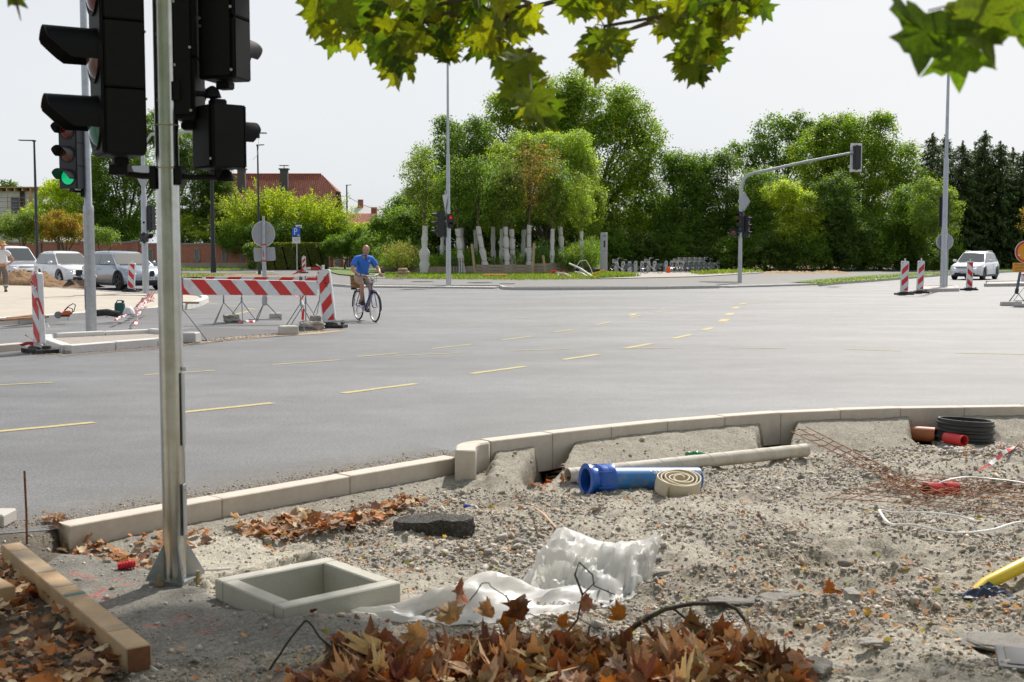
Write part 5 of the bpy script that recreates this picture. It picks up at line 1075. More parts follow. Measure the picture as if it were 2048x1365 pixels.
mb = MB(); A = GS(372,1142); P_ = [(0,0,.05),(.03,-.03,.02),(.08,-.04,.012),(.15,-.03,.012),(.24,-.02,.015)]; mb.tube(P_,.006,7); tag(mb.build('white_cable',TW,loc=A,smooth=True),'white cable running from the near pole’s base to the concrete shaft','cable')
# ---- plastic sheet
def pl_mat():
 m = bpy.data.materials.new('milky plastic film'); m.use_nodes = True; N = m.node_tree.nodes; L = m.node_tree.links; p = N['Principled BSDF']; p.inputs['Base Color'].default_value = (.88,.875,.86,1); p.inputs['Roughness'].default_value = .42; p.inputs['Specular IOR Level'].default_value = .6
 tr = N.new('ShaderNodeBsdfTranslucent'); tr.inputs[0].default_value = (.82,.80,.76,1); tp = N.new('ShaderNodeBsdfTransparent'); tp.inputs[0].default_value = (.9,.9,.88,1); a = N.new('ShaderNodeMixShader'); b = N.new('ShaderNodeMixShader'); a.inputs[0].default_value = .45; b.inputs[0].default_value = .10
 L.new(p.outputs[0],a.inputs[1]); L.new(tr.outputs[0],a.inputs[2]); L.new(a.outputs[0],b.inputs[1]); L.new(tp.outputs[0],b.inputs[2]); L.new(b.outputs[0],N['Material Output'].inputs[0]); return m
film = pl_mat()
t = thing('plastic_sheet','crumpled translucent white plastic bag sheet with black print on the gravel in the foreground','plastic bag',G(1110,1200,-.06)); O = Vector(t.location)
def cat(P_,s):
 n_ = len(P_) - 1; f = s * n_; i = min(int(f),n_ - 1); s = f - i; a,b,c,d = P_[max(i - 1,0)],P_[i],P_[i + 1],P_[min(i + 2,n_)]
 return .5 * ((2 * b) + (c - a) * s + (2 * a - 5 * b + 4 * c - d) * s * s + (3 * b - a - 3 * c + d) * s ** 3)
def film_sheet(name,bot,top,nu=52,nv=17,bulge=.05,cr=.012,seed=0):
 B_ = [G(x,y,z - .06) for x,y,z in bot]; T_ = [G(x,y,z - .06) for x,y,z in top]; rows = []
 for j in range(nv):
  v = j / (nv - 1); row = []
  for i in range(nu):
   u = i / (nu - 1); p = cat(B_,u).lerp(cat(T_,u),v); e = math.sin(math.pi * v) ** .6
   x,y = u * 9,v * 3
   f1 = 1 - abs(noise.noise(Vector((x * .7 + y * .3,y * .3,seed)))) * 2.2; f2 = 1 - abs(noise.noise(Vector((x * 1.1 - y * .8,y * 1.3 + x * .5,seed + 4)))) * 3; f3 = 1 - abs(noise.noise(Vector((x * 2.3 + y * 1.9,y * 2.2 - x * 1.2,seed + 8)))) * 2.6
   k_ = .25 + .75 * math.sin(math.pi * min(1,v * 1.02)); p = p + Vector((.3 * cr * f2 * k_,.4 * cr * f1,bulge * e * (.45 + .4 * f1) + cr * k_ * (.9 * f2 + .12 * f3) + .10 * k_ * noise.noise(Vector((u * 4 + v * 2,v * 2.2 - u,seed + 20))) + .03 * k_ * abs(noise.noise(Vector((u * 11,v * 5 + u * 4,seed + 31)))))); p.z = max(p.z,gz(p.x,p.y) + .006) if v < .12 or v > .97 else p.z; row.append(p - O)
  rows.append(row)
 mb = MB(); mb.grid(rows); return mb.build(name,film,t,smooth=30)
film_sheet('front_fold',[(700,1242,.01),(790,1245,.01),(880,1252,.02),(1000,1250,.02),(1100,1240,.01),(1200,1228,.01),(1262,1205,.02)],[(702,1236,.01),(800,1220,.03),(900,1180,.09),(985,1145,.15),(1090,1178,.06),(1180,1182,.03),(1270,1170,.03)],bulge=.02,seed=1)
film_sheet('back_fold',[(1040,1172,.01),(1090,1180,.02),(1150,1188,.03),(1210,1195,.03),(1275,1195,.02)],[(1100,1110,.10),(1112,1062,.24),(1180,1078,.20),(1250,1088,.19),(1318,1062,.27)],bulge=.05,cr=.022,seed=3)
film_sheet('side_fold',[(1200,1205,.01),(1240,1212,.01),(1270,1208,.01),(1295,1190,.01)],[(1215,1150,.05),(1262,1112,.12),(1300,1080,.22),(1326,1072,.26)],nu=60,bulge=.04,cr=.02,seed=6)
film_sheet('inner_fold',[(1060,1180,.03),(1100,1186,.04),(1160,1190,.03),(1220,1178,.03)],[(1075,1155,.10),(1130,1135,.13),(1180,1120,.13),(1250,1125,.11)],nu=70,bulge=.045,cr=.03,seed=9)
film_sheet('loose_corner',[(1265,1200,.01),(1290,1196,.01),(1305,1180,.01)],[(1262,1180,.04),(1290,1165,.07),(1302,1168,.04)],nu=26,nv=14,bulge=.03,cr=.015,seed=12)
fr = bpy.data.objects['front_fold']
def print_on(s,px,py,size,rzz,name='print'):
 me = text_mesh(name,s,size,ink,0.0,sx=.62); c = G(px,py,.0); from mathutils.bvhtree import BVHTree
 bv = BVHTree.FromPolygons([tuple(v.co) for v in fr.data.vertices],[tuple(p.vertices) for p in fr.data.polygons]); M = Matrix.Rotation(rzz,3,'Z')
 for v in me.vertices:
  q = M @ Vector((v.co.x,v.co.y,0)) + c - O; h_ = bv.ray_cast(Vector((q.x,q.y,1)),Vector((0,0,-1))); v.co = Vector((q.x,q.y,(h_[0].z if h_[0] else q.z) + .003))
 return obj(name,me,t)
print_on('KOOPUYD',1155,1203,.085,R(10))
cm = MB(); 
for k in range(40):
 a0,a1 = 2 * math.pi * k / 40,2 * math.pi * (k + 1) / 40; w0 = .006 + .006 * max(0,math.cos(a0 - 3.9)); pass
me = bpy.data.meshes.new('emblem'); vs_ = []; fs_ = []
for k in range(40):
 a0 = 2 * math.pi * k / 40; w0 = .004 + .010 * max(0,math.cos(a0 - 3.8)); vs_ += [(.055 * math.cos(a0),.055 * math.sin(a0),0),((.055 - w0) * math.cos(a0),(.055 - w0) * math.sin(a0),0)]; j = (k + 1) % 40; fs_.append((2 * k,2 * j,2 * j + 1,2 * k + 1))
for cx,cy,w_,h_ in ((.0,.018,.03,.02),(-.012,-.012,.03,.006),(.012,-.02,.024,.005)):
 b = len(vs_); vs_ += [(cx - w_ / 2,cy - h_ / 2,0),(cx + w_ / 2,cy - h_ / 2,0),(cx + w_ / 2,cy + h_ / 2,0),(cx - w_ / 2,cy + h_ / 2,0)]; fs_.append((b,b + 1,b + 2,b + 3))
me.from_pydata(vs_,[],fs_); me.materials.append(ink)
from mathutils.bvhtree import BVHTree
bv = BVHTree.FromPolygons([tuple(v.co) for v in fr.data.vertices],[tuple(p.vertices) for p in fr.data.polygons]); c = G(1217,1196,0)
for v in me.vertices: q = Vector((v.co.x * 1.1,v.co.y * 2.4,0)) + c - O; h_ = bv.ray_cast(Vector((q.x,q.y,1)),Vector((0,0,-1))); v.co = Vector((q.x,q.y,(h_[0].z if h_[0] else q.z) + .004))
obj('emblem',me,t)
# ================================================================ LEAVES
HALF = [(.02,0),(.20,-.10),(.40,-.05),(.37,.05),(.60,.04),(.88,.16),(.68,.23),(.74,.37),(.50,.37),(.36,.45),(.46,.58),(.64,.78),(.40,.73),(.28,.84),(.17,.80),(.10,1.0),(0,1.20)]
OUT = HALF + [(-x,y) for x,y in reversed(HALF[:-1])]
OUT_LO = [(0,0),(.38,-.04),(.86,.16),(.50,.37),(.62,.78),(.2,.80),(0,1.2),(-.2,.80),(-.62,.78),(-.50,.37),(-.86,.16),(-.38,-.04)]
def leaf_geo(out,rings=(1.0,.55),curl=.2,fold=.25,seed=0,dry=0.0):
 if dry > .4:
  q_ = []
  for x,y in out: a = math.atan2(y - .36,x); k_ = .32; q_.append((x * (1 - k_) + .60 * math.cos(a) * k_,y * (1 - k_) + (.36 + .72 * math.sin(a)) * k_))
  out = q_
 rs = random.Random(seed); c = (0,.36); n_ = len(out); V = [(0,.36,0)]; F_ = []; ax = rs.uniform(0,6.28); cu = rs.uniform(.4,1.2) * curl; fo = rs.uniform(.3,1.2) * fold; o3 = rs.uniform(0,50)
 def z(x,y):
  r2 = x * x + (y - .36) ** 2; z_ = cu * r2 + fo * abs(x) * (1 if rs is None else 1) - fo * .3 + .10 * (1 + 2.5 * dry) * noise.noise(Vector((x * 2.2,y * 2.2,o3)))
  return z_ + dry * .55 * r2 * math.cos(2 * math.atan2(y - .36,x) + ax)
 for r in reversed(rings):
  for x,y in out:
   k = 1 if r == 1.0 else r; jx = x * k; jy = .36 + (y - .36) * k; V.append((jx,jy,z(jx,jy)))
 F_ += [(0,1 + i,1 + (i + 1) % n_) for i in range(n_)]
 for l in range(len(rings) - 1): F_ += [(1 + l * n_ + i,1 + (l + 1) * n_ + i,1 + (l + 1) * n_ + (i + 1) % n_,1 + l * n_ + (i + 1) % n_) for i in range(n_)]
 return V,F_
leaf_gm = leafmat('green leaf',.58,.45,True,1.35,(1.25,1.4,.4)); leaf_dm = leafmat('dead leaf',.22,.7,True,.9,(1.5,1.0,.65))
def leaf_mesh(name,col,seed,dry,curl,fold,m,shade=True):
 V,F_ = leaf_geo(OUT,(1.0,.55),curl,fold,seed,dry); me = bpy.data.meshes.new(name); me.from_pydata(V,[],F_); me.materials.append(m)
 a = me.color_attributes.new('col','FLOAT_COLOR','POINT')
 for i,v in enumerate(me.vertices):
  k = 1 + .25 * noise.noise(v.co * 3 + Vector((seed,0,0))); a.data[i].color = (col[0] * k,col[1] * k,col[2] * k,1)
 me.polygons.foreach_set('use_smooth',[True] * len(me.polygons)); return me
PT = thing('plane_tree','plane tree whose leafy twigs hang into the top of the picture','tree',(-4.7,2.6,-.03)); PO = Vector(PT.location)
bark = mat('plane bark',(.25,.22,.17),.9,var=.3,scale=4,bump=.6,bscale=20,dirt=(.4,.37,.28),dscale=3,damt=.7)
mb = MB(); mb.tube([(0,0,-.1),(.02,0,.5),(.06,.05,2),(.15,.1,3.4),(.3,.3,5.2),(.2,.5,8)],[.42,.32,.28,.24,.18,.1],18); mb.build('trunk',bark,PT,smooth=True)
limbs = [[(.12,.1,3.2),(1.5,.9,3.75),(3.2,1.6,3.85),(5.2,2.0,3.9),(7.2,2.2,3.9)],[(.15,.1,3.6),(1.4,2.2,4.4),(3.2,4.4,4.7),(5.2,5.9,4.9),(7.0,6.8,5.1)],[(.2,.2,4.2),(.8,3,4.9),(1.5,5.4,5.2),(2.4,7.4,5.4)],[(.1,.1,3.3),(1.8,.2,3.7),(4.0,.1,3.6),(6.8,.0,3.5),(8.2,0.2,3.4)],[(.3,.3,5),(2,1.5,6.2),(4,3,7)],[(.2,.2,5.4),(-1.2,1.5,6.6),(-2,2.5,7.4)]]
for l in limbs: mb = MB(); mb.tube([Vector(p) for p in l],[.12 * (1 - .75 * i / (len(l) - 1)) + .008 for i in range(len(l))],10); mb.build('limb',bark,PT,smooth=True)
gcols = [(.13,.17,.012),(.15,.17,.012),(.08,.13,.012),(.24,.25,.014),(.055,.09,.010),(.15,.20,.014),(.10,.13,.012),(.19,.19,.012)]
gl = [leaf_mesh('leaf',gcols[i],100 + i,.12,.18,.3,leaf_gm) for i in range(8)]
blobs = [(655,32,45,32,11,0),(705,12,55,22,9,0),(690,70,40,20,5,0),(770,30,50,45,13,0),(775,95,32,45,10,0),(800,135,18,18,5,0),(860,50,60,50,17,0),(880,105,30,22,5,0),(930,35,60,48,14,0),(965,75,32,25,5,0),(1005,30,60,38,13,0),(1010,85,25,35,6,0),(1030,130,25,38,9,1),(1045,175,28,40,9,1),(1075,205,28,32,6,1),(1062,52,6,6,1,0),(1165,12,30,22,5,0),(1240,8,45,22,8,0),(1180,92,32,24,6,0),(1232,92,24,26,5,0),(1205,125,30,22,5,0),(1325,28,32,30,6,0),(1395,25,70,40,18,0),(1490,12,45,20,8,0),(1445,65,38,28,6,0),(1400,100,42,32,9,0),(1385,135,25,30,8,0)]
rs = random.Random(21); twig_ends = []
def hang_leaf(px,py,dist,s,me,tw=None,yaw=None):
 c = D(px,py,dist); roll = rs.gauss(0,.55); tilt = rs.gauss(0,.45); yw = rs.gauss(0,.55) if yaw is None else yaw
 M = Matrix.Rotation(yw,3,'Z') @ Matrix.Rotation(R(90) + tilt,3,'X') @ Matrix.Rotation(math.pi + roll,3,'Z')
 o = obj('leaf',me,PT,c - PO - (M @ Vector((0,.36 * s,0))),M.to_euler(),(s,s,s)); twig_ends.append((c - PO - (M @ Vector((0,.36 * s,0))),dist)); return o
strands = {}
nl = 0
for bi,(cx,cy,rx,ry,n_,lv) in enumerate(blobs):
 for k in range(n_):
  a = rs.uniform(0,6.28); r = math.sqrt(rs.random()); dist = rs.gauss(3.7 if lv == 0 else 3.3,.18)
  hang_leaf(cx + rx * r * math.cos(a),cy + ry * r * math.sin(a),dist,rs.uniform(.050,.080),gl[rs.randrange(8)]); nl += 1
for (x,y,s,k,d_,yw) in ((1850,62,.100,4,1.95,.15),(1915,95,.095,2,2.05,-.35),(1975,30,.105,6,2.0,.4),(2035,20,.08,2,2.1,.2),(1940,20,.08,0,2.15,-.2)): o = hang_leaf(x,y,d_,s,gl[k],yaw=yw)
for _ in range(34):    # the rest of the same twigs, above the frame
 px = rs.uniform(600,1560); hang_leaf(px,rs.uniform(-190,-25),rs.gauss(3.7,.25),rs.uniform(.055,.085),gl[rs.randrange(8)])
tm_ = mat('twig bark',(.10,.07,.035),.85,var=.2); tb = MB()
tops = {}
for (p,dist) in twig_ends:
 key = round(p.x / .28); tops.setdefault((key,dist < 2.7),[]).append(p)
for key,ps in tops.items():
 ps = sorted(ps,key=lambda q: -q.z); P_ = [Vector((ps[0].x + .02,ps[0].y,max(3.6,ps[0].z + .3)))] + [q + Vector((.012,.012,.012)) for q in ps[::2]]
 tb.tube(P_,[.009 - .006 * i / len(P_) for i in range(len(P_))],5)
 for q in ps: b = min(P_,key=lambda w_: (w_ - q).length); tb.tube([q,(q + b) / 2 + Vector((0,0,.015)),b],.0016,4)
tag(tb.build('twig',tm_,PT,smooth=True),kind='stuff')
for px,py,d_,L_ in ((30,-6,2.4,.06),):
 a = D(px,py,d_); tb = MB(); tb.tube([Vector((-.9,2.4,2.6)) - PO,a + Vector((-.01,0,.12)) - PO,a - PO,a + Vector((.01,0,-.045)) - PO],[.006,.005,.004,.001],6); tb.build('twig',tm_,PT)
 hang_leaf(25,-15,2.4,.05,gl[6])
def leaf_cloud_lo(name,pts,size,cols,m,parent=None,loc=None,dry=.3,seed=0,upright=0.5):
 V,F_ = leaf_geo(OUT_LO,(1.0,),.25,.25,seed,dry); V = np.array(V); n_ = len(pts); F3 = np.array(F_); rs_ = np.random.default_rng(seed)
 A = rs_.uniform(0,2 * np.pi,n_); T = rs_.normal(0,upright,n_); U = rs_.normal(0,upright,n_); out = np.repeat(V[None],n_,0) * size[:,None,None]
 out[...,2] *= rs_.uniform(-1,1.6,n_)[:,None]
 def rot(a,b,t): c,s = np.cos(t)[:,None],np.sin(t)[:,None]; x = out[...,a] * c - out[...,b] * s; y = out[...,a] * s + out[...,b] * c; out[...,a] = x; out[...,b] = y
 rot(0,1,A); rot(1,2,T); rot(0,2,U); out += pts[:,None,:]
 Fs = (F3[None] + (np.arange(n_) * len(V))[:,None,None]).reshape(-1,3)
 return obj(name,npmesh(name,out.reshape(-1,3),Fs,m,np.repeat(cols,len(V),0),smooth=True),parent,loc)
rs_ = np.random.default_rng(5); pts = []
for (tx,ty,rr,n_) in [(-1.35,5.35,.33,150),(-.95,5.15,.3,130),(-1.7,4.9,.35,170),(-2.3,5.3,.4,150),(-.65,4.8,.3,140),(-1.2,4.6,.35,150),(-2.6,6.0,.25,60),(-.35,5.2,.22,60),(.2,4.6,.3,110),(-2.1,4.4,.5,220),(-3,4.9,.5,200),(.9,4.4,.3,60),(-.9,4.2,.5,200),(1.6,4.3,.25,40)]:
 for _ in range(n_):
  z = rs_.uniform(4.1,6.2); g_ = rs_.normal(0,rr * .6,2); sh = z / math.tan(R(SUN_EL)); pts.append((tx + g_[0] + sh * math.sin(R(SUN_AZ)),ty + g_[1] + sh * math.cos(R(SUN_AZ)),z))
pts = np.array(pts); pts[:,2] = np.maximum(pts[:,2],1.6 + .215 * pts[:,1] + .25)
ex = np.stack([rs_.normal(-4.7,2.2,1600),rs_.normal(2.2,2.0,1600),rs_.uniform(4.6,8.6,1600)],-1); ex = ex[ex[:,2] > 1.6 + .215 * ex[:,1] + .4]; pts = np.concatenate([pts,ex])
cols = np.array(gcols)[rs_.integers(0,8,len(pts))]
tag(leaf_cloud_lo('crown',pts - np.array(PO),rs_.uniform(.07,.10,len(pts)),cols,leaf_gm,PT,seed=3,upright=.6),kind='stuff')
# ---- dead leaves on the ground
dcols = [(.26,.12,.06),(.18,.075,.04),(.36,.20,.12),(.46,.30,.20),(.12,.05,.03),(.28,.11,.045),(.52,.38,.27),(.46,.27,.18),(.36,.12,.03),(.13,.065,.04)]
dcols = [tuple(min(.7,c * g) for c,g in zip(v,(1.28,1.42,1.35))) for v in dcols]
def litter(name,regions,seed,size=(.032,.066),upright=.35,pal=None):
 rs_ = np.random.default_rng(seed); P_ = []
 for poly,n_,h_ in regions:
  xs_ = [p[0] for p in poly]; ys_ = [p[1] for p in poly]; k = 0
  while k < n_:
   x,y = rs_.uniform(min(xs_),max(xs_)),rs_.uniform(min(ys_),max(ys_))
   if inpoly(np.array([x]),np.array([y]),poly)[0] < 0: continue
   if y < 600: continue
   q = G(x,y,-.08); P_.append((q.x,q.y,0,h_ * rs_.random())); k += 1
 P_ = np.array(P_); z = site_fields(P_[:,0],P_[:,1])[0]; ok = (boxd(P_[:,0],P_[:,1]) > BS / 2 + .03) & (z > -.4); P_,z = P_[ok],z[ok]
 pts = np.stack([P_[:,0],P_[:,1],z + .018 + P_[:,3]],-1); pl_ = np.array(pal or dcols); cols = pl_[rs_.integers(0,len(pl_),len(pts))] * rs_.uniform(.8,1.15,(len(pts),1))
 o = leaf_cloud_lo(name,pts,rs_.uniform(*size,len(pts)) * rs_.uniform(.6,1.15,len(pts)),cols,leaf_dm,dry=.6,seed=seed,upright=upright); return tag(o,kind='stuff')
litter('dead_leaves',[([(80,1062),(150,1075),(300,1105),(310,1140),(200,1110),(110,1098)],100,.03),([(180,1090),(330,1060),(400,1050),(420,1090),(330,1130),(250,1115)],70,.02),([(465,1040),(560,1030),(700,1020),(790,990),(860,982),(850,1000),(760,1035),(640,1062),(520,1070)],360,.04),([(-150,1130),(30,1130),(130,1230),(235,1320),(220,1420),(-150,1500)],620,.06),([(1040,950),(1120,925),(1160,975),(1090,975)],22,.0),([(1075,905),(1120,895),(1110,935),(1080,930)],30,.02)],3)
litter('leaf_scraps',[([(650,1000),(1400,940),(2100,880),(2200,1400),(300,1400),(500,1100)],620,.0),([(450,1060),(1100,960),(1100,1100),(800,1150),(450,1110)],160,.0),([(1500,1190),(2100,1190),(2100,1365),(1500,1365)],160,.0)],9,(.009,.028),.4,dcols[:6] + [(.62,.26,.03),(.60,.40,.04),(.55,.20,.03),(.35,.38,.05)])
# ---- big leaf pile right in front, with branches
pile = thing('leaf_pile','heap of large curled brown dead leaves with twigs at the bottom centre','leaves',(0.0,4.8,-.06))
dl = [leaf_mesh('leaf',tuple(c * random.uniform(.75,1.1) for c in dcols[(i * 3) % 10]),300 + i,.9 + .9 * (i % 3),.5 + .5 * (i % 4),.6 + .5 * (i % 3),leaf_dm) for i in range(14)]
rs = random.Random(77); placed = 0; PX = []
def pile_h(x,y):
 e = max(0,1 - ((x - .12) / 1.0) ** 2) ** .7 * max(0,min(1,(4.98 - y) / .3)); return .085 * e * (.7 + .6 * noise.noise(Vector((x * 3,y * 3,4))))
while placed < 235:
 u = rs.random(); x = .18 + rs.uniform(-1,1) * .93; y = rs.uniform(4.25,4.86)
 if abs(x - .12) > .95 * (1 - .45 * max(0,(y - 4.6) / .4)): continue
 if y > 4.72 and rs.random() < .5: continue
 z = gz(x,y) + pile_h(x,y) + rs.uniform(.01,.05); s = rs.uniform(.045,.082)
 o = obj('leaf',dl[rs.randrange(14)],pile,Vector((x,y,z)) - Vector(pile.location),(rs.gauss(0,.95),rs.gauss(0,.8),rs.uniform(0,6.28)),(s,s,s)); placed += 1
for px,py,s,a in ((925,1205,.085,1.2),(1045,1235,.08,1.3),(975,1230,.06,1.1),(1175,1215,.06,1.4),(1120,1255,.05,1.2),(1010,1262,.07,.9),(830,1290,.085,1.2),(770,1300,.08,1.35),(720,1325,.08,.9),(600,1352,.07,.7),(1440,1285,.08,.9),(1390,1270,.07,.6),(1480,1300,.09,1.0),(1240,1245,.06,.7),(905,1240,.08,1.1)):
 q = D(px,py,4.75); k = rs.randrange(14)
 obj('leaf',dl[k],pile,q - Vector(pile.location),(a,rs.gauss(0,.3),rs.gauss(0,.6)),(s,s,s))
rs_ = np.random.default_rng(6); n_ = 800; X = .12 + rs_.uniform(-1.05,1.05,n_); Y = rs_.uniform(4.2,4.84,n_); ok = np.abs(X - .12) < 1.0 * (1 - .5 * np.clip((Y - 4.6) / .4,0,1)); X,Y = X[ok],Y[ok]
Z = np.array([gz(a,b) + pile_h(a,b) * c for a,b,c in zip(X,Y,rs_.random(len(X)))]) + .015
tag(leaf_cloud_lo('small_leaves',np.stack([X,Y,Z],-1) - np.array(pile.location),rs_.uniform(.03,.075,len(X)),np.array(dcols)[rs_.integers(0,10,len(X))],leaf_dm,pile,dry=.8,seed=12,upright=.6),kind='stuff')
for px,py,s,ci,lb in ((1660,1192,.075,9,'single large orange leaf standing upright at the lower right'),(605,1030,.06,6,'pale tan leaf on top of the leaf drift by the low kerb'),(1300,1100,.0,0,None),(1100,962,.05,3,'pinkish dry leaf left of the blue pipe'),(1540,1190,.05,3,'curled tan leaf on the broken asphalt plate')):
 if not lb: continue
 q = GS(px,py); tag(obj('fallen_leaf',leaf_mesh('fallen_leaf',(.42,.15,.035) if ci == 9 else dcols[ci],500 + px,.8,.4,.4,leaf_dm),None,q + Vector((0,0,.02 if ci != 9 else .0)),(1.0 if ci == 9 else .3,.2,rs.uniform(-.5,.5)),(s,s,s)),lb,'leaf')
brk = mat('dark wet bark',(.045,.032,.022),.8,var=.4,scale=15,bump=.5,bscale=60,dirt=(.16,.12,.05),dscale=9,damt=.5); brl = mat('pale dead twig',(.26,.19,.12),.8,var=.3,scale=20)
def branch(label,pts,r0,r1,m,d0=4.72,subs=()):
 P_ = [D(x,y,d) for x,y,d in pts]; O = P_[0].copy(); Q = []
 for i in range(len(P_) - 1):
  for k in range(5): Q.append(cat(P_,(i + k / 5) / (len(P_) - 1)) - O + Vector((rs.gauss(0,.0018),0,rs.gauss(0,.0018))))
 Q.append(P_[-1] - O); t = thing('branch',label,'branch',O); n_ = len(Q)
 mb = MB(); mb.tube(Q,[r0 + (r1 - r0) * i / (n_ - 1) for i in range(n_)],8); mb.build('stem',m,t,smooth=True)
 for s in subs:
  P2 = [D(x,y,d) - O for x,y,d in s]; mb = MB(); mb.tube(P2,[r1 * 1.1 * (1 - .6 * i / (len(P2) - 1)) for i in range(len(P2))],6); mb.build('side_twig',m,t,smooth=True)
 return t
branch('thick dark branch lying in the leaf heap and rising in an arch to the right',[(1045,1303,4.75),(1110,1306,4.75),(1170,1302,4.76),(1235,1278,4.8),(1290,1240,4.8),(1345,1216,4.82),(1450,1208,4.85),(1492,1245,4.8),(1510,1300,4.75),(1545,1368,4.7)],.016,.005,brk,subs=[[(1170,1302,4.76),(1180,1250,4.8),(1158,1238,4.82)],[(1345,1216,4.82),(1380,1245,4.78),(1420,1262,4.75)],[(1105,1300,4.75),(1155,1240,4.8),(1165,1190,4.85),(1190,1165,4.85)],[(1165,1190,4.85),(1150,1150,4.9),(1158,1125,4.9),(1185,1150,4.9),(1188,1172,4.9),(1230,1190,4.9)]])
branch('thin dark twig bent like a roof at the bottom left of the leaf heap',[(512,1372,4.65),(560,1310,4.7),(610,1243,4.8),(640,1275,4.75),(705,1330,4.7),(760,1352,4.7)],.0045,.005,brk)
branch('long thin twig lying along the front of the leaf heap',[(640,1350,4.65),(760,1325,4.68),(900,1322,4.68),(1050,1345,4.65),(1180,1372,4.62)],.007,.004,brk)
branch('pale forked twig at the bottom right of the leaf heap',[(1400,1370,4.62),(1460,1345,4.65),(1505,1318,4.66),(1560,1305,4.7)],.012,.005,brl,subs=[[(1490,1325,4.66),(1500,1350,4.64),(1520,1372,4.62)],[(1505,1318,4.66),(1580,1325,4.7),(1640,1335,4.75)]])
branch('thin grey twig standing at the left of the plastic sheet',[(1035,1290,4.7),(1022,1250,4.75),(1020,1215,4.78),(1012,1190,4.8)],.006,.003,brl,subs=[[(1020,1232,4.76),(1060,1228,4.8),(1085,1240,4.8)],[(1035,1262,4.74),(1070,1275,4.7),(1110,1292,4.7)]])
branch('fine twig crossing the left end of the plastic sheet',[(905,1240,4.75),(948,1192,4.85),(970,1166,4.9),(1005,1190,4.88),(1030,1210,4.85)],.003,.0015,brk)
# ================================================================ VEHICLES
tyre_m = mat('tyre rubber',(.014,.014,.015),.8,var=.15); rim_m = mat('dark alloy',(.10,.10,.105),.35,.8,var=.1); rim_s = mat('silver alloy',(.5,.5,.51),.3,.8,var=.05)
glass_c = mat('car glass',(.035,.05,.05),.04,0,var=0,spec=.9,coat=.6); trim_b = mat('black car trim',(.016,.016,.018),.5,var=.1); lampm = mat('headlight glass',(.55,.57,.6),.12,0,var=.1,spec=.8,coat=.5)
drl = mat('lit daytime running light',(.9,.9,.9),.3,var=0,emit=(1,1,1),estr=1.6); platem = mat('number plate',(.72,.73,.74),.5,var=.03); eum = mat('plate blue',(.01,.08,.45),.5,var=0); chrome = mat('chrome trim',(.6,.6,.62),.15,1,var=0)
def wheel(parent,x,y,r,side,rm):
 w_ = obj('wheel',None,parent) if False else None
 mb = MB(); wd = .23; mb.lathe([(r * .68,-wd / 2),(r * .93,-wd / 2),(r,-wd * .36),(r,wd * .36),(r * .93,wd / 2),(r * .68,wd / 2)],(0,0,0),'Y',30,closed=True); ty = mb.build('wheel',tyre_m,parent,loc=(x,y,r),smooth=True)
 mb = MB(); s = side; mb.lathe([(r * .70,s * wd * .48),(r * .66,s * wd * .44),(r * .64,s * wd * .15),(.02,s * wd * .15)],(0,0,0),'Y',30)
 for k in range(10):
  a = 2 * math.pi * (k // 2) / 5 + (.13 if k % 2 else -.13); c,s_ = math.cos(a),math.sin(a); mb.slab([(r * .12 * c - .014 * s_,s * wd * .40,r * .12 * s_ + .014 * c),(r * .66 * c - .02 * s_,s * wd * .46,r * .66 * s_ + .02 * c),(r * .66 * c + .02 * s_,s * wd * .46,r * .66 * s_ - .02 * c),(r * .12 * c + .014 * s_,s * wd * .40,r * .12 * s_ - .014 * c)],(0,-s * .03,0))
 mb.disc((0,s * wd * .44,0),r * .15,(0,s,0),14,.03); mb.build('rim',rm,ty,smooth=True)
def lerp_tab(tab,x):
 return float(np.interp(x,[a for a,b in tab],[b for a,b in tab]))
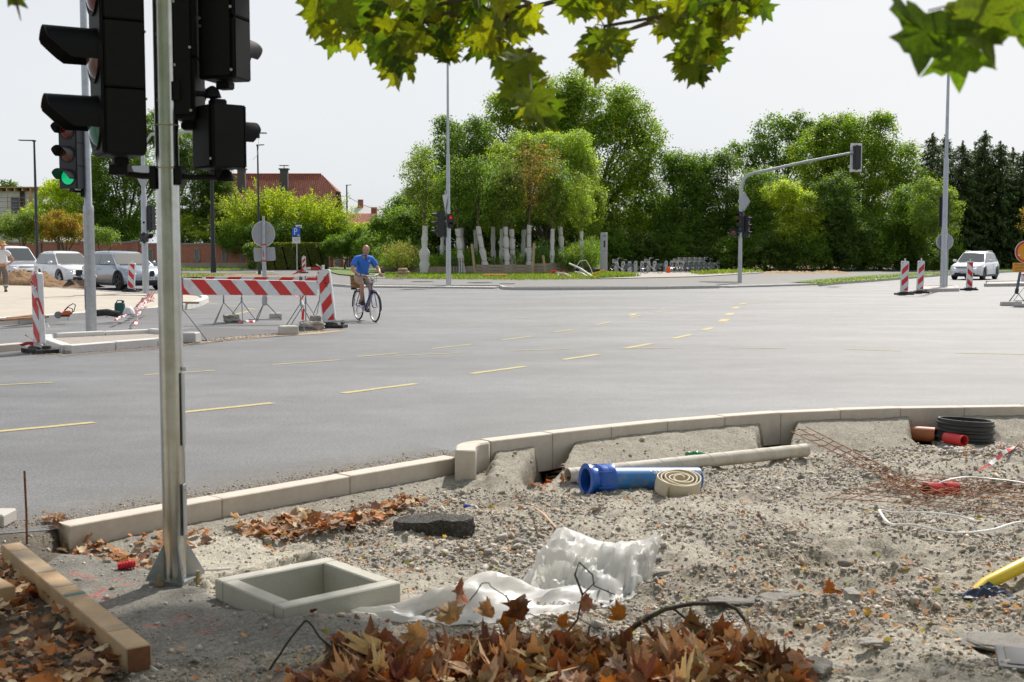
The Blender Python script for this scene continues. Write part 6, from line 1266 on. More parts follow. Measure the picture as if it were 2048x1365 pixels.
def car(label,front_axle_px,yaw,pm,L=4.6,W=1.85,H=1.65,wb=2.7,r=.35,ov=.9,belt=1.02,hood=.98,cat='car',kind='suv',plate='',rim=None,grille='bar',loc=None,dark_bumper=False,lights=True,group=None):
 t = thing('parked_van' if kind == 'van' else 'car',label,cat,loc,yaw,group)
 xf = ov; xr = ov - L; fa,ra = 0.0,-wb
 if kind == 'van': cowl,wtop,rtop,rend = xf - .62,xf - 1.45,xr + .12,xr + .02
 else: cowl,wtop,rtop,rend = xf - 1.28,xf - 2.08,xr + .62,xr + .22
 topt = [(xr,belt - .12),(xr + .06,belt + .02),(xr + .3,belt + .05),(cowl - .3,belt),(cowl,hood + .01),(cowl + .5,hood - .04),(xf - .38,hood - .13),(xf - .16,hood - .24),(xf - .05,hood - .36),(xf,hood - .48)]
 def hw(x): 
  e = max(0,(x - (xf - .75)) / .75); g = max(0,((xr + .45) - x) / .45); return W / 2 * (1 - .20 * e ** 2.4 - .10 * g ** 2)
 R_ = r + .075; xs_ = sorted(set([round(v,3) for v in list(np.linspace(xr,xf,30)) + [c + R_ * math.cos(R(a)) for c in (fa,ra) for a in range(0,181,15)] + [c + s * (R_ + .012) for c in (fa,ra) for s in (-1,1)]]))
 zb = .20; rows = []
 for x in xs_:
  zt = lerp_tab(topt,x); w_ = hw(x); z0 = zb + (.10 * max(0,(x - (xf - .5)) / .5)) + .12 * max(0,((xr + .5) - x) / .5); z1 = z0
  for c in (fa,ra):
   if abs(x - c) < R_ + 1e-4: z1 = max(z1,r + math.sqrt(max(0,R_ * R_ - (x - c) ** 2)))
  z1 = min(z1,zt - .1)
  half = [(0,z0 + .02),(w_ * .80,z0 + .02),(w_ * .80,max(z0 + .02,z1)),(w_ * .975,max(z1,z0 + .03)),(w_ * 1.0,max(z1 + .01,.42)),(w_ * 1.0,max(z1 + .02,.62)),(w_ * .985,max(z1 + .03,zt - .20)),(w_ * .93,zt - .05),(w_ * .84,zt),(0,zt + .025)]
  rows.append([(x,y,z) for y,z in half] + [(x,-y,z) for y,z in reversed(half[1:-1])])
 rows2 = [q + [q[0]] for q in rows]; mb = MB(); mb.grid(rows2); n_ = len(rows[0]); mb.add(rows[0],[tuple(range(n_))]); mb.add(rows[-1],[tuple(range(n_ - 1,-1,-1))])
 mb.build('body',pm,t,smooth=42,fix=True)
 mb = MB(); mb.box(((xf + xr) / 2,0,.30),(L * .9,W * .76,.22)); mb.build('underbody',trim_b,t)
 for s in (-1,1):
  mb = MB(); mb.box(((fa + ra) / 2,s * (W / 2 - .015),.25),(wb - 2 * R_,.05,.12)); mb.build('side_skirt',trim_b if kind != 'van' else pm,t,bevel=.01)
  for c in (fa,ra):
   mb = MB(); P0 = [(c + (R_ + .03) * math.cos(R(a)),s * (hw(c + R_ * math.cos(R(a))) + .004),r + (R_ + .03) * math.sin(R(a))) for a in range(-14,195,13)]; mb.tube(P0,.024,6,flat=1); mb.build('wheel_arch',trim_b if kind == 'suvb' or kind == 'suv' else pm,t,smooth=True)
   wheel(t,c,s * (W / 2 - .13),r,s,rim or rim_m)
 gw,rw = W * .44,W * .345
 prof = [(cowl + .04,hood - .01,0),(cowl,hood + .02,.01),(wtop,H - .075,.93),(wtop - .25,H - .03,.99),((wtop + rtop) / 2,H,1),(rtop + .2,H - .03,.99),(rtop,H - .07,.95),(rend,belt + .05,.03),(rend - .03,belt,0)]
 rows = []
 for x,z,f in prof:
  yb = min(gw,hw(x) * .93); w_ = yb + (rw - yb) * f; rows.append([(x,-yb,min(z,belt - .02)),(x,-w_,z - .05 * f),(x,-w_ * .86,z),(x,0,z + .012 * f),(x,w_ * .86,z),(x,w_,z - .05 * f),(x,yb,min(z,belt - .02))])
 mb = MB(); mb.grid(rows); cab = mb.build('cabin',pm,t,smooth=42,fix=True)
 def surf(x,s,z,out=.006):     # point on the side face of the cabin
  f = (z - belt) / (H - .05 - belt); return (x,s * (gw + (rw - gw) * f + out),z)
 zl,zh = belt + .035,H - .14
 xw = lambda z: cowl + (wtop - cowl) * (z - hood) / (H - .075 - hood); xb = lambda z: rend + (rtop - rend) * (z - belt) / (H - .07 - belt)
 if kind == 'van': cuts = [(xw,-.16),(-.62,None)]; spl = [cowl - 1.25]
 else: spl = [(cowl + rtop) / 2 - .25,rtop - .12]
 for s in (-1,1):
  edges = [('w',None)] + [('x',q) for q in spl] + ([('b',None)] if kind != 'van' else [])
  for i in range(len(edges) - 1):
   def ex(e,z,sd): return (xw(z) - .10 if e[0] == 'w' else xb(z) + .12 if e[0] == 'b' else e[1] + sd * .03)
   P_ = [surf(ex(edges[i],zl,-1),s,zl),surf(ex(edges[i + 1],zl,1),s,zl),surf(ex(edges[i + 1],zh,1),s,zh),surf(ex(edges[i],zh,-1),s,zh)]
   if edges[i][0] == 'w': P_ = [surf(xw(zl) - .06,s,zl)] + P_[1:]
   mb = MB(); mb.slab(P_,(0,-s * .012,0)); mb.build('side_window',glass_c,t)
  mb = MB(); mb.tube([surf(xw(belt + .01) - .03,s,belt + .015,.004),surf(xb(belt + .01) + .05,s,belt + .015,.004)],.010,5); mb.build('window_trim',chrome if kind == 'suvc' else trim_b,t)
  mb = MB(); mb.box((0,0,0),(.13,.22,.14),top=(.8,.9)); mb.build('mirror',pm,t,loc=(cowl - .38,s * (W / 2 + .09),belt + .09),rot=(0,0,s * .2),bevel=.03,smooth=True)
  if kind != 'van': mb = MB(); mb.tube([(wtop - .35,s * rw * .93,H - .03),(wtop - .5,s * rw * .95,H + .02),(rtop + .25,s * rw * .95,H + .015),(rtop + .05,s * rw * .93,H - .045)],.014,6); mb.build('roof_rail',trim_b if kind != 'suvw' else chrome,t)
  for q in (spl[:1] if kind == 'van' else spl[:2]): mb = MB(); mb.box((q,s * (W / 2 + .001),.68),(.008,.004,.55)); mb.build('door_gap',trim_b,t)
  for q in spl[:2]: mb = MB(); mb.box((q + .22,s * (W / 2 + .008),.88),(.2,.025,.03)); mb.build('door_handle',pm,t,bevel=.006)
 def wpt(f,y,out=.012): x = cowl + (wtop - cowl) * f; z = hood + .02 + (H - .075 - hood - .02) * f; k = gw + (rw - gw) * f; return (x + out * .8,y * k,z + out)
 mb = MB(); mb.grid([[(wpt(f,y,.010 - .05 * y ** 2 * 0)) for y in (-.93,-.5,0,.5,.93)] for f in (.06,.5,.92)]); mb.build('windscreen',glass_c,t,smooth=True)
 mb = MB(); mb.box((cowl + .03,0,hood + .03),(.06,W * .7,.015)); mb.build('wiper_cowl',trim_b,t)
 fx = lambda y: xf - .20 * (abs(y) / (W / 2)) ** 2.2 * 1.2
 hz = hood - .30
 for s in (-1,1):
  mb = MB(); a = []
  for i in range(5): y = s * (W * (.27 + .045 * i)); a.append((fx(y) + .012 - .03 * i,y,hz + .055 + .012 * i))
  b = [(p[0] + .004,p[1],p[2] - .12 + .012 * k) for k,p in enumerate(a)]; mb.grid([b,a]) if s > 0 else mb.grid([a,b]); mb.build('headlight',lampm,t)
  if lights: mb = MB(); mb.tube([(p[0] + .012,p[1],p[2] + .035) for p in b[:4]],.011,5); mb.build('running_light',drl,t)
  mb = MB(); mb.box((fx(s * W * .4) + .0,s * W * .385,.46),(.06,.2,.16)); mb.build('air_intake',trim_b,t,bevel=.02)
 if dark_bumper: mb = MB(); mb.grid([[(fx(y * W / 2) + .02,y * W / 2 * .98,z) for y in (-.98,-.7,-.3,0,.3,.7,.98)] for z in (.24,.5,.62)]); mb.build('bumper',mat('grey van bumper',(.05,.055,.065),.6),t)
 if grille == 'kidney':
  for s in (-1,1): mb = MB(); mb.slab([(xf + .006,s * .035 + s * a,z) for a,z in ((.02,hz - .16),(.20,hz - .16),(.25,hz - .06),(.23,hz + .06),(.16,hz + .09),(.03,hz + .07),(.0,hz - .03))],(-.02,0,0)); g_ = mb.build('grille',trim_b,t); mb = MB(); mb.tube([(xf + .01,s * .035 + s * a,z) for a,z in ((.02,hz - .16),(.20,hz - .16),(.25,hz - .06),(.23,hz + .06),(.16,hz + .09),(.03,hz + .07),(.0,hz - .03))],.010,5,closed=True); mb.build('surround',chrome,g_)
 elif grille == 'bar':
  mb = MB(); mb.box((xf - .01,0,hz + .02),(.05,W * .52,.075)); g_ = mb.build('grille',trim_b,t)
  for k in (-1,1): mb = MB(); mb.box((xf + .018,0,hz + .02 + k * .022),(.008,W * .5,.010)); mb.build('slat',chrome,g_)
 elif grille == 'big':
  mb = MB(); mb.slab([(xf + .004,y,z) for y,z in ((-.62,hz + .06),(.62,hz + .06),(.58,hz - .08),(.38,hz - .24),(-.38,hz - .24),(-.58,hz - .08))],(-.04,0,0)); g_ = mb.build('grille',trim_b,t)
  for k in range(3):
   for q in (-1,1): mb = MB(); mb.box((xf + .008,q * .52,hz + .03 - .07 * k),(.01,.13,.035)); mb.build('running_light',drl,t)
  for k in range(4): mb = MB(); mb.box((xf + .010,0,hz + .03 - .06 * k),(.008,.8 - .08 * k,.008)); mb.build('slat',rim_m,g_)
 else: mb = MB(); mb.box((xf - .01,0,hz + .03),(.05,W * .42,.06)); mb.build('grille',trim_b,t)
 mb = MB(); mb.box((xf - .0,0,.36),(.06,W * .62,.13)); mb.build('lower_intake',trim_b,t,bevel=.02)
 if plate: mb = MB(); mb.box((xf + .035,0,hz - .25),(.02,.52,.12)); q = mb.build('number_plate',platem,t); mb = MB(); mb.box((xf + .047,-.235,hz - .25),(.006,.045,.11)); mb.build('blue_band',eum,q); flat_text('lettering',plate,.105,ink,q,(xf + .049,.02,hz - .25),(R(90),0,R(90)),sx=.8)
 mb = MB(); mb.lathe([(.035,0),(.05,0),(.05,.008),(.035,.008)],(xf + .015,0,hz + (.13 if grille == 'kidney' else .02)),'X',18,closed=True); mb.build('badge',chrome,t)
 for s in (-1,1): mb = MB(); mb.box((xr + .06,s * W * .40,belt - .16),(.12,.2,.14)); mb.build('tail_light',mat('tail light',(.35,.01,.01),.2),t,bevel=.02)
 mb = MB(); f0 = lambda f,y: (rend + (rtop - rend) * f - .012,y * (gw + (rw - gw) * f),belt + .03 + (H - .09 - belt) * f + .006); mb.grid([[f0(f,y) for y in (.85,0,-.85)] for f in (.12,.9)]); mb.build('rear_window',glass_c,t)
 return t
carwhite = mat('white car paint',(.78,.79,.80),.28,0,var=.02,coat=.7); cargrey = mat('metallic grey blue paint',(.30,.345,.40),.3,.55,var=.03,coat=.8); vanwhite = mat('van white paint',(.72,.73,.74),.35,var=.02,coat=.5)
car('grey-blue SUV with twin kidney-shaped grille, waiting behind the leaning beacon',None,R(-48),cargrey,4.75,1.92,1.66,2.87,.37,.88,1.06,1.04,kind='suvb',plate='KP HK8-50',grille='kidney',loc=(-15.9,52.3,0))
car('white SUV with a large dark grille second in the queue behind the soil heap',None,R(-49),carwhite,4.5,1.87,1.66,2.68,.35,.86,1.02,1.0,kind='suv',plate='LJ 54-H',rim=rim_s,grille='big',loc=(-20.95,59.2,0))
car('white van with dark grey bumper at the left end of the queue',None,R(-50),vanwhite,4.4,1.82,1.95,2.75,.33,.78,1.12,1.08,cat='van',kind='van',plate='',rim=rim_s,grille='none',dark_bumper=True,loc=(-26.7,66.8,0))
car('white SUV driving towards the camera in front of the spruces at the right',None,R(-125),carwhite,4.5,1.84,1.67,2.79,.36,.9,1.03,1.0,kind='suvw',plate='DW LE 40',grille='bar',loc=(26.65,71.6,0))
car('white estate car parked beyond the cyclist, seen from behind',None,R(118),carwhite,4.4,1.8,1.5,2.65,.32,.85,.95,.93,kind='suv',grille='bar',loc=(-16.5,146,0),lights=False)
car('second parked white car just right of the estate behind the weeds',None,R(112),vanwhite,4.2,1.78,1.52,2.6,.32,.8,.95,.93,kind='suv',grille='bar',loc=(-14.2,143,0),lights=False)
# ================================================================ BICYCLES
def wheel_bike(parent,x,r,z=None,spokes=18,tw=.018,rimm=None):
 z = r if z is None else z
 mb = MB(); mb.tube([(r * .97 * math.cos(2 * math.pi * k / 40),0,r * .97 * math.sin(2 * math.pi * k / 40)) for k in range(40)],tw,8,closed=True); wh = mb.build('wheel',tyre_m,parent,loc=(x,0,z),smooth=True)
 mb = MB(); mb.lathe([(r * .89,-.012),(r * .93,-.013),(r * .93,.013),(r * .89,.012)],(0,0,0),'Y',40,closed=True); mb.build('rim',rimm or rim_s,wh)
 mb = MB(); mb.cyl((0,-.04,0),(0,.04,0),.02,n=10)
 for k in range(spokes): a = 2 * math.pi * k / spokes; mb.tube([(0,.03 * (-1) ** k,0),(r * .9 * math.cos(a),0,r * .9 * math.sin(a))],.0022,3,caps=False)
 mb.build('spokes',rim_s,wh); return wh
yaw = math.atan2(-.96,.50); loc_r = G(717,639.8); BK = thing('bicycle','blue trekking bicycle ridden by the man in the blue polo shirt','bicycle',loc_r,yaw)
bf = mat('blue bicycle frame',(.02,.07,.30),.3,var=.05,coat=.5); r = .345
wheel_bike(BK,0,r,spokes=24); wheel_bike(BK,1.08,r,spokes=24)
BBp = (.45,0,.29); mb = MB(); ST = (.28,0,.86); HT = (.86,0,.88); HB = (.90,0,.72)
for a,b,rr in ((BBp,ST,.017),(BBp,HB,.022),(ST,HT,.015),(HT,HB,.02)): mb.tube([a,b],rr,10)
for s in (-.05,.05): mb.tube([(.45,s * .6,.29),(0,s * 1.2,r)],.010,8); mb.tube([(.29,s * .5,.80),(0,s * 1.2,r)],.009,8)
mb.build('frame',bf,BK,smooth=True)
mb = MB()
for s in (-.055,.055): mb.tube([(.90,s,.72),(.97,s,.55),(1.08,s,r)],.012,8)
mb.tube([(.90,-.055,.72),(.90,.055,.72)],.016,8); mb.build('fork',bf,BK,smooth=True)
mb = MB(); mb.tube([(.86,0,.88),(.83,0,1.02)],.013,8); mb.tube([(.72,.28,1.07),(.80,.20,1.09),(.84,.06,1.05),(.84,-.06,1.05),(.80,-.20,1.09),(.72,-.28,1.07)],.012,8); mb.build('handlebar',rim_s,BK,smooth=True)
for s in (-1,1): mb = MB(); mb.tube([(.72,s * .29,1.07),(.79,s * .22,1.088)],.017,8); mb.build('grip',mat('blue grip',(.02,.05,.2),.6),BK); mb = MB(); mb.tube([(.83,s * .17,1.07),(.86,s * .24,1.05)],.007,6); mb.build('brake_lever',rim_s,BK)
mb = MB(); 
for k in range(5): mb.tube([(.86,-.12 + .06 * k,1.06),(.98,-.10 + .05 * k,1.05 - .03 * k),(.99,-.04 + .02 * k,.93),(.90,0,.86)],.004,4)
mb.build('cables',black,BK); mb = MB(); mb.lathe([(.001,.0),(.035,.01),(.045,.04),(.03,.075),(.001,.08)],(.90,0,.97),'X',14); mb.build('front_lamp',lampm,BK,smooth=True)
mb = MB(); mb.tube([(.28,0,.86),(.26,0,.94)],.013,8); mb.box((.24,0,.965),(.26,.15,.05),top=(.9,.7)); mb.build('saddle',trim_b,BK,bevel=.015)
mb = MB(); mb.tube([(.27,.07,.76),(-.28,.07,.755)],.006,6); mb.tube([(.27,-.07,.76),(-.28,-.07,.755)],.006,6); mb.tube([(-.28,-.07,.755),(-.28,.07,.755)],.006,6); mb.tube([(0,.08,r),(-.1,.07,.755)],.005,6); mb.tube([(0,-.08,r),(-.1,-.07,.755)],.005,6); mb.box((-.30,0,.73),(.03,.14,.05)); mb.build('luggage_rack',mat('rack black',(.03,.03,.03),.5),BK)
for c,a0,a1 in ((0,20,190),(1.08,-10,150)): mb = MB(); mb.tube([(c + (r + .03) * math.cos(R(a)),0,r + (r + .03) * math.sin(R(a))) for a in range(a0,a1,12)],.024,6,flat=.4); mb.build('mudguard',mat('rack black',(.03,.03,.03)),BK,smooth=True)
cr = math.atan2(.09,.14); mb = MB(); mb.lathe([(.06,-.055),(.09,-.055),(.09,-.06),(.06,-.06)],BBp,'Y',24,closed=True)
PR = (BBp[0] + .165 * math.cos(cr),-.12,BBp[2] + .165 * math.sin(cr)); PL = (BBp[0] - .165 * math.cos(cr),.12,BBp[2] - .165 * math.sin(cr))
mb.tube([(BBp[0],-.065,BBp[2]),(PR[0],-.075,PR[2])],.012,8); mb.tube([(BBp[0],.065,BBp[2]),(PL[0],.075,PL[2])],.012,8); mb.build('crankset',rim_s,BK)
for q in (PR,PL): mb = MB(); mb.box(q,(.09,.09,.025)); mb.build('pedal',mat('orange black pedal',(.12,.05,.01),.5),BK)
mb = MB(); mb.tube([(.06,-.055,r - .03),(.04,-.055,r - .16),(.10,-.055,r - .2)],.008,6); mb.tube([(.02,-.05,r + .03),(BBp[0],-.055,BBp[2] + .088)],.004,4); mb.tube([(.10,-.05,r - .2),(BBp[0],-.055,BBp[2] - .088)],.004,4); mb.build('chain',trim_b,BK)
wk = mat('wicker',(.33,.17,.06),.75,var=.3,scale=40); BKT = thing('wicker_basket','brown wicker basket carried on the rear rack of the blue bicycle','basket',loc_r + Matrix.Rotation(yaw,3,'Z') @ Vector((-.07,0,.77)),yaw)
mb = MB(); rows = []
for k in range(15):
 z = .26 * k / 14; rr = 1 + .10 * (z / .26) + .045 * (k % 2); rows.append([((.17 * rr) * math.cos(2 * math.pi * j / 28) * 1.05,(.14 * rr) * math.sin(2 * math.pi * j / 28) * (1 + .02 * (-1) ** (j + k)),z + .012 * math.cos(j * .6)) for j in range(28)])
mb.grid([q + [q[0]] for q in rows]); mb.add(rows[0],[tuple(range(27,-1,-1))]); mb.build('body',wk,BKT)
mb = MB(); mb.tube([(.19 * math.cos(2 * math.pi * j / 24),.16 * math.sin(2 * math.pi * j / 24),.265) for j in range(24)],.014,6,closed=True); mb.build('rim',mat('dark wicker',(.20,.09,.03),.75),BKT,smooth=True)
for z in (.09,.18): mb = MB(); mb.tube([(.186 * math.cos(2 * math.pi * j / 24),.154 * math.sin(2 * math.pi * j / 24),z) for j in range(24)],.008,6,closed=True); mb.build('band',mat('dark wicker',(.20,.09,.03)),BKT)
# ---- people: one skinned surface per body, clothes as close-fitting shells
def skin_mesh(name,verts,edges,radii,m,root=0,sub=2,parent=None,loc=None,rot=None):
 me = bpy.data.meshes.new(name + '_cage'); me.from_pydata([tuple(v) for v in verts],edges,[]); o = bpy.data.objects.new(name,me); COL.objects.link(o)
 md = o.modifiers.new('skin','SKIN'); md.use_smooth_shade = True; md.branch_smoothing = .3
 for i,s in enumerate(me.skin_vertices[0].data):
  r_ = radii[i]; s.radius = (r_,r_) if not hasattr(r_,'__len__') else r_; s.use_root = (i == root)
 sb = o.modifiers.new('sub','SUBSURF'); sb.levels = sub; sb.render_levels = sub
 dg = bpy.context.evaluated_depsgraph_get(); m2 = bpy.data.meshes.new_from_object(o.evaluated_get(dg)); bpy.data.objects.remove(o); bpy.data.meshes.remove(me)
 m2.name = name; m2.materials.clear(); m2.materials.append(m); m2.polygons.foreach_set('use_smooth',[True] * len(m2.polygons)); return obj(name,m2,parent,loc,rot)
skinm = mat('tanned skin',(.50,.26,.165),.5,var=.08,scale=10); hairm = mat('grey short hair',(.20,.18,.16),.9,var=.2,scale=60)
def head_part(mbs,c,fwd,s=1.0,tilt=0,lookz=0):
 M = Matrix.Translation(c) @ Matrix.Rotation(fwd,4,'Z') @ Matrix.Rotation(tilt,4,'Y') @ Matrix.Scale(s,4); mbs.T = M; rows = []
 n1,n2 = 18,24
 for i in range(n1 + 1):
  ph = math.pi * i / n1; row = []
  for j in range(n2):
   t = 2 * math.pi * j / n2; x,y,z = math.sin(ph) * math.cos(t),math.sin(ph) * math.sin(t),math.cos(ph)
   sx,sy,sz = .098,.076,.118; X_,Y_,Z_ = x * sx,y * sy,z * sz
   if z < 0: Y_ *= 1 + .30 * z; X_ *= 1 + (.10 * z if x > 0 else .38 * z)
   if x > .3 and -.25 < z < .18: X_ -= .010 * math.exp(-((abs(y) - .38) / .16) ** 2) * math.exp(-((z - .02) / .12) ** 2) * 1.6
   if x > .5: X_ += .026 * math.exp(-(y / .13) ** 2) * math.exp(-((z + .18) / .13) ** 2) + .012 * math.exp(-(y / .11) ** 2) * math.exp(-((z + .02) / .14) ** 2)
   if x > .5: X_ += .007 * math.exp(-(y / .24) ** 2) * math.exp(-((z + .50) / .06) ** 2) - .004 * math.exp(-(y / .3) ** 2) * math.exp(-((z + .42) / .03) ** 2) + .010 * math.exp(-(y / .2) ** 2) * math.exp(-((z + .80) / .12) ** 2) + .004 * math.exp(-((z - .18) / .06) ** 2)
   row.append((X_,Y_,Z_))
  rows.append(row + [row[0]])
 mbs.grid(rows)
 for s_ in (-1,1): mbs.box((-.005,s_ * .078,-.008),(.035,.018,.055),top=(.8,.9))
 mbs.T = Matrix.Identity(4); return M
def hand(mbs,wrist,dirv,up,s=1.0,curl=1.3):
 d = Vector(dirv).normalized(); u = Vector(up).normalized(); w_ = d.cross(u).normalized(); W0 = Vector(wrist)
 mbs.tube([W0,W0 + d * .03,W0 + d * .085],[.026,.036,.034],8,flat=.55)
 for k,(off,ln) in enumerate(((-.030,.070),(-.010,.082),(.011,.078),(.031,.062))):
  p = W0 + d * .082 + w_ * off; a = p + d * ln * .4 - u * ln * .18 * curl; b = a + d * ln * .10 - u * ln * .35 * curl; c = b - d * ln * .22 - u * ln * .12 * curl; mbs.tube([p,a,b,c],[.0105,.010,.009,.0075],6)
 p = W0 + d * .03 - w_ * .03; mbs.tube([p,p + d * .03 - w_ * .012 - u * .02,p + d * .055 - u * .045],[.013,.011,.009],6)
PS = thing('person','balding man in a blue polo shirt and beige shorts riding the blue bicycle','person',loc_r,yaw)
hip = Vector((.24,0,1.03)); hl = [(.24,s * .09,1.0) for s in (-1,1)]
kneeR = (.60,-.13,.86); kneeL = (.50,.13,.70); ankR = (PR[0] - .05,-.125,PR[2] + .12); ankL = (PL[0] - .05,.125,PL[2] + .12)
V_ = [hip,(.27,0,1.15),(.34,0,1.30),(.40,0,1.45),(.46,0,1.53),(.51,0,1.59)]; E_ = [(0,1),(1,2),(2,3),(3,4),(4,5)]; RR = [(.13,.15),(.12,.15),(.12,.16),(.09,.13),.058,.06]
def chain(start,pts,rads):
 i = start
 for p,r_ in zip(pts,rads): V_.append(p); RR.append(r_); E_.append((i,len(V_) - 1)); i = len(V_) - 1
wr = {-1: (.68,-.28,1.115),1: (.68,.28,1.115)}
for s in (-1,1): chain(3,[(.39,s * .17,1.46),(.42,s * .27,1.30),(.50,s * .33,1.20),(.60,s * .30,1.15),wr[s]],[.06,.05,.042,.036,.026])
chain(0,[(.26,-.10,.99),(.44,-.13,.93),kneeR,(kneeR[0] - .02,-.13,.66),ankR,(PR[0] - .08,-.12,PR[2] + .06)],[.085,.078,.056,.052,.032,.034])
chain(0,[(.26,.10,.97),(.40,.13,.84),kneeL,(kneeL[0] - .06,.13,.50),ankL,(PL[0] - .08,.12,PL[2] + .06)],[.085,.078,.056,.052,.032,.034])
bd = skin_mesh('body',V_,E_,RR,skinm,0,2,PS)
hb = MB(); HM = head_part(hb,(.545,0,1.65),R(-20),1.04,.22)
for s in (-1,1): hand(hb,wr[s],(.9,0,-.15),(0,0,1),1)
hm = hb.mesh('h',skinm,smooth=80); b_ = bmesh.new(); b_.from_mesh(bd.data); b_.from_mesh(hm); b_.to_mesh(bd.data); b_.free(); bd.data.polygons.foreach_set('use_smooth',[True] * len(bd.data.polygons))
eb = MB(); eb.T = HM
for s in (-1,1): eb.lathe([(.001,-.006),(.006,-.004),(.0075,0),(.001,.006)],(.080,s * .030,.004),'X',8); eb.box((.088,s * .030,.026),(.012,.030,.005))
eb.box((.088,0,-.058),(.010,.040,.004)); eb.build('eyes_and_brows',mat('dark features',(.05,.025,.02),.5),PS)
hh_ = MB(); hh_.T = HM @ Matrix.Translation((-.012,0,.004)); rows = []
for i in range(9):
 ph = R(52 + 62 * i / 8); rows.append([(.104 * math.sin(ph) * math.cos(R(62 + 236 * j / 18)),.084 * math.sin(ph) * math.sin(R(62 + 236 * j / 18)),.118 * math.cos(ph)) for j in range(19)])
hh_.grid(rows); hh_.build('hair',hairm,PS,smooth=True)
polo = mat('blue polo cloth',(.035,.17,.62),.8,var=.10,scale=7,bump=.5,bscale=9,bdist=.02); shorts = mat('beige shorts cloth',(.42,.34,.24),.85,var=.12,scale=8,bump=.4,bscale=12,bdist=.02)
skin_mesh('polo_shirt',[(.25,0,1.06),(.28,0,1.17),(.345,0,1.31),(.40,0,1.44),(.435,0,1.515)] + [q for s in (-1,1) for q in ((.39,s * .18,1.455),(.425,s * .275,1.30),(.44,s * .29,1.27))],[(0,1),(1,2),(2,3),(3,4),(3,5),(5,6),(6,7),(3,8),(8,9),(9,10)],[(.155,.175),(.16,.185),(.155,.185),(.12,.15),.072,.088,.078,.084,.088,.078,.084],polo,3,2,PS)
mb = MB(); mb.lathe([(.062,0),(.078,.006),(.070,.034),(.060,.030)],(.445,0,1.515),'Z',20,closed=True); mb.build('collar',polo,PS,smooth=True); mb = MB(); mb.box((.535,-.0,1.47),(.012,.02,.12),rot=Euler((0,-.3,0))); mb.build('button_placket',mat('navy cloth',(.01,.02,.09),.8),PS)
mb = MB(); mb.box((.505,.09,1.40),(.006,.035,.02)); mb.build('chest_mark',white_pl,PS)
skin_mesh('shorts',[(.235,0,1.03),(.25,0,1.09),(.27,-.11,.99),(.43,-.135,.94),(.54,-.135,.89),(.27,.11,.97),(.39,.135,.86),(.45,.135,.78)],[(0,1),(0,2),(2,3),(3,4),(0,5),(5,6),(6,7)],[(.155,.175),(.15,.17),.115,.105,.095,.115,.105,.095],shorts,0,2,PS)
mb = MB(); mb.lathe([(.160,0),(.172,.0),(.170,.035),(.158,.035)],(.26,0,1.075),'Z',20,closed=True); mb.build('belt',mat('belt',(.03,.015,.03),.6),PS,smooth=True)
for q,s in ((PR,-1),(PL,1)): mb = MB(); mb.box((q[0] - .02,q[1],q[2] + .03),(.27,.095,.03)); mb.box((q[0] + .03,q[1],q[2] + .065),(.06,.10,.05),top=(.7,.8)); mb.box((q[0] - .09,q[1],q[2] + .085),(.05,.09,.09),top=(.8,.8)); mb.build('sandal',mat('brown sandal',(.05,.025,.02),.7),PS,bevel=.012)
wl = G(6,587,.14); wk_ = thing('person','workman in a white T-shirt, grey trousers and straw hat cut off by the left edge','person',Vector((wl.x - .02,wl.y,.17)),R(20))
V_ = [(0,0,.95),(0,0,1.12),(.02,0,1.30),(.0,0,1.45),(.03,0,1.53),(.05,0,1.60)]; E_ = [(0,1),(1,2),(2,3),(3,4),(4,5)]; RR = [(.15,.16),(.15,.155),(.14,.15),(.11,.13),.06,.055]
chain(3,[(0.19,-.02,1.45),(.31,-.04,1.28),(.40,-.04,1.16),(.30,-.12,1.05),(.19,-.15,.99)],[.065,.052,.045,.038,.03]); chain(3,[(-.19,0,1.45),(-.27,0,1.25),(-.28,-.03,1.10),(-.26,-.1,.95)],[.065,.05,.042,.03])
chain(0,[(.10,0,.88),(.11,0,.5),(.11,0,.12),(.11,-.06,.05)],[.10,.075,.05,.045]); chain(0,[(-.10,0,.88),(-.14,0,.5),(-.16,0,.12),(-.16,-.06,.05)],[.10,.075,.05,.045])
bd = skin_mesh('body',V_,E_,RR,skinm,0,2,wk_); hb = MB(); HM = head_part(hb,(.05,0,1.665),R(-60),1.02,.1); hand(hb,(.19,-.15,.99),(-.8,.1,-.4),(.3,-1,.2)); hand(hb,(-.26,-.1,.95),(0,-.3,-1),(0,-1,0))
hm = hb.mesh('h',skinm,smooth=80); b_ = bmesh.new(); b_.from_mesh(bd.data); b_.from_mesh(hm); b_.to_mesh(bd.data); b_.free(); bd.data.polygons.foreach_set('use_smooth',[True] * len(bd.data.polygons))
skin_mesh('t_shirt',[(0,0,1.0),(0,-.01,1.14),(.02,0,1.30),(.0,0,1.45),(.02,0,1.51),(.19,-.02,1.45),(.30,-.04,1.30),(-.19,0,1.45),(-.265,0,1.27)],[(0,1),(1,2),(2,3),(3,4),(3,5),(5,6),(3,7),(7,8)],[(.19,.19),(.185,.19),(.17,.18),(.13,.15),.075,.085,.078,.085,.078],mat('white cotton',(.72,.70,.69),.85,var=.06,scale=6,bump=.4,bscale=9,bdist=.02),3,2,wk_)
skin_mesh('trousers',[(0,0,.93),(0,0,1.0),(.11,0,.86),(.12,0,.5),(.12,0,.14),(-.11,0,.86),(-.15,0,.5),(-.17,0,.14)],[(0,1),(0,2),(2,3),(3,4),(0,5),(5,6),(6,7)],[(.18,.18),(.18,.18),.13,.105,.09,.13,.105,.09],mat('grey brown work cloth',(.17,.14,.12),.9,var=.15,scale=7,bump=.5,bscale=9,bdist=.02),0,2,wk_)
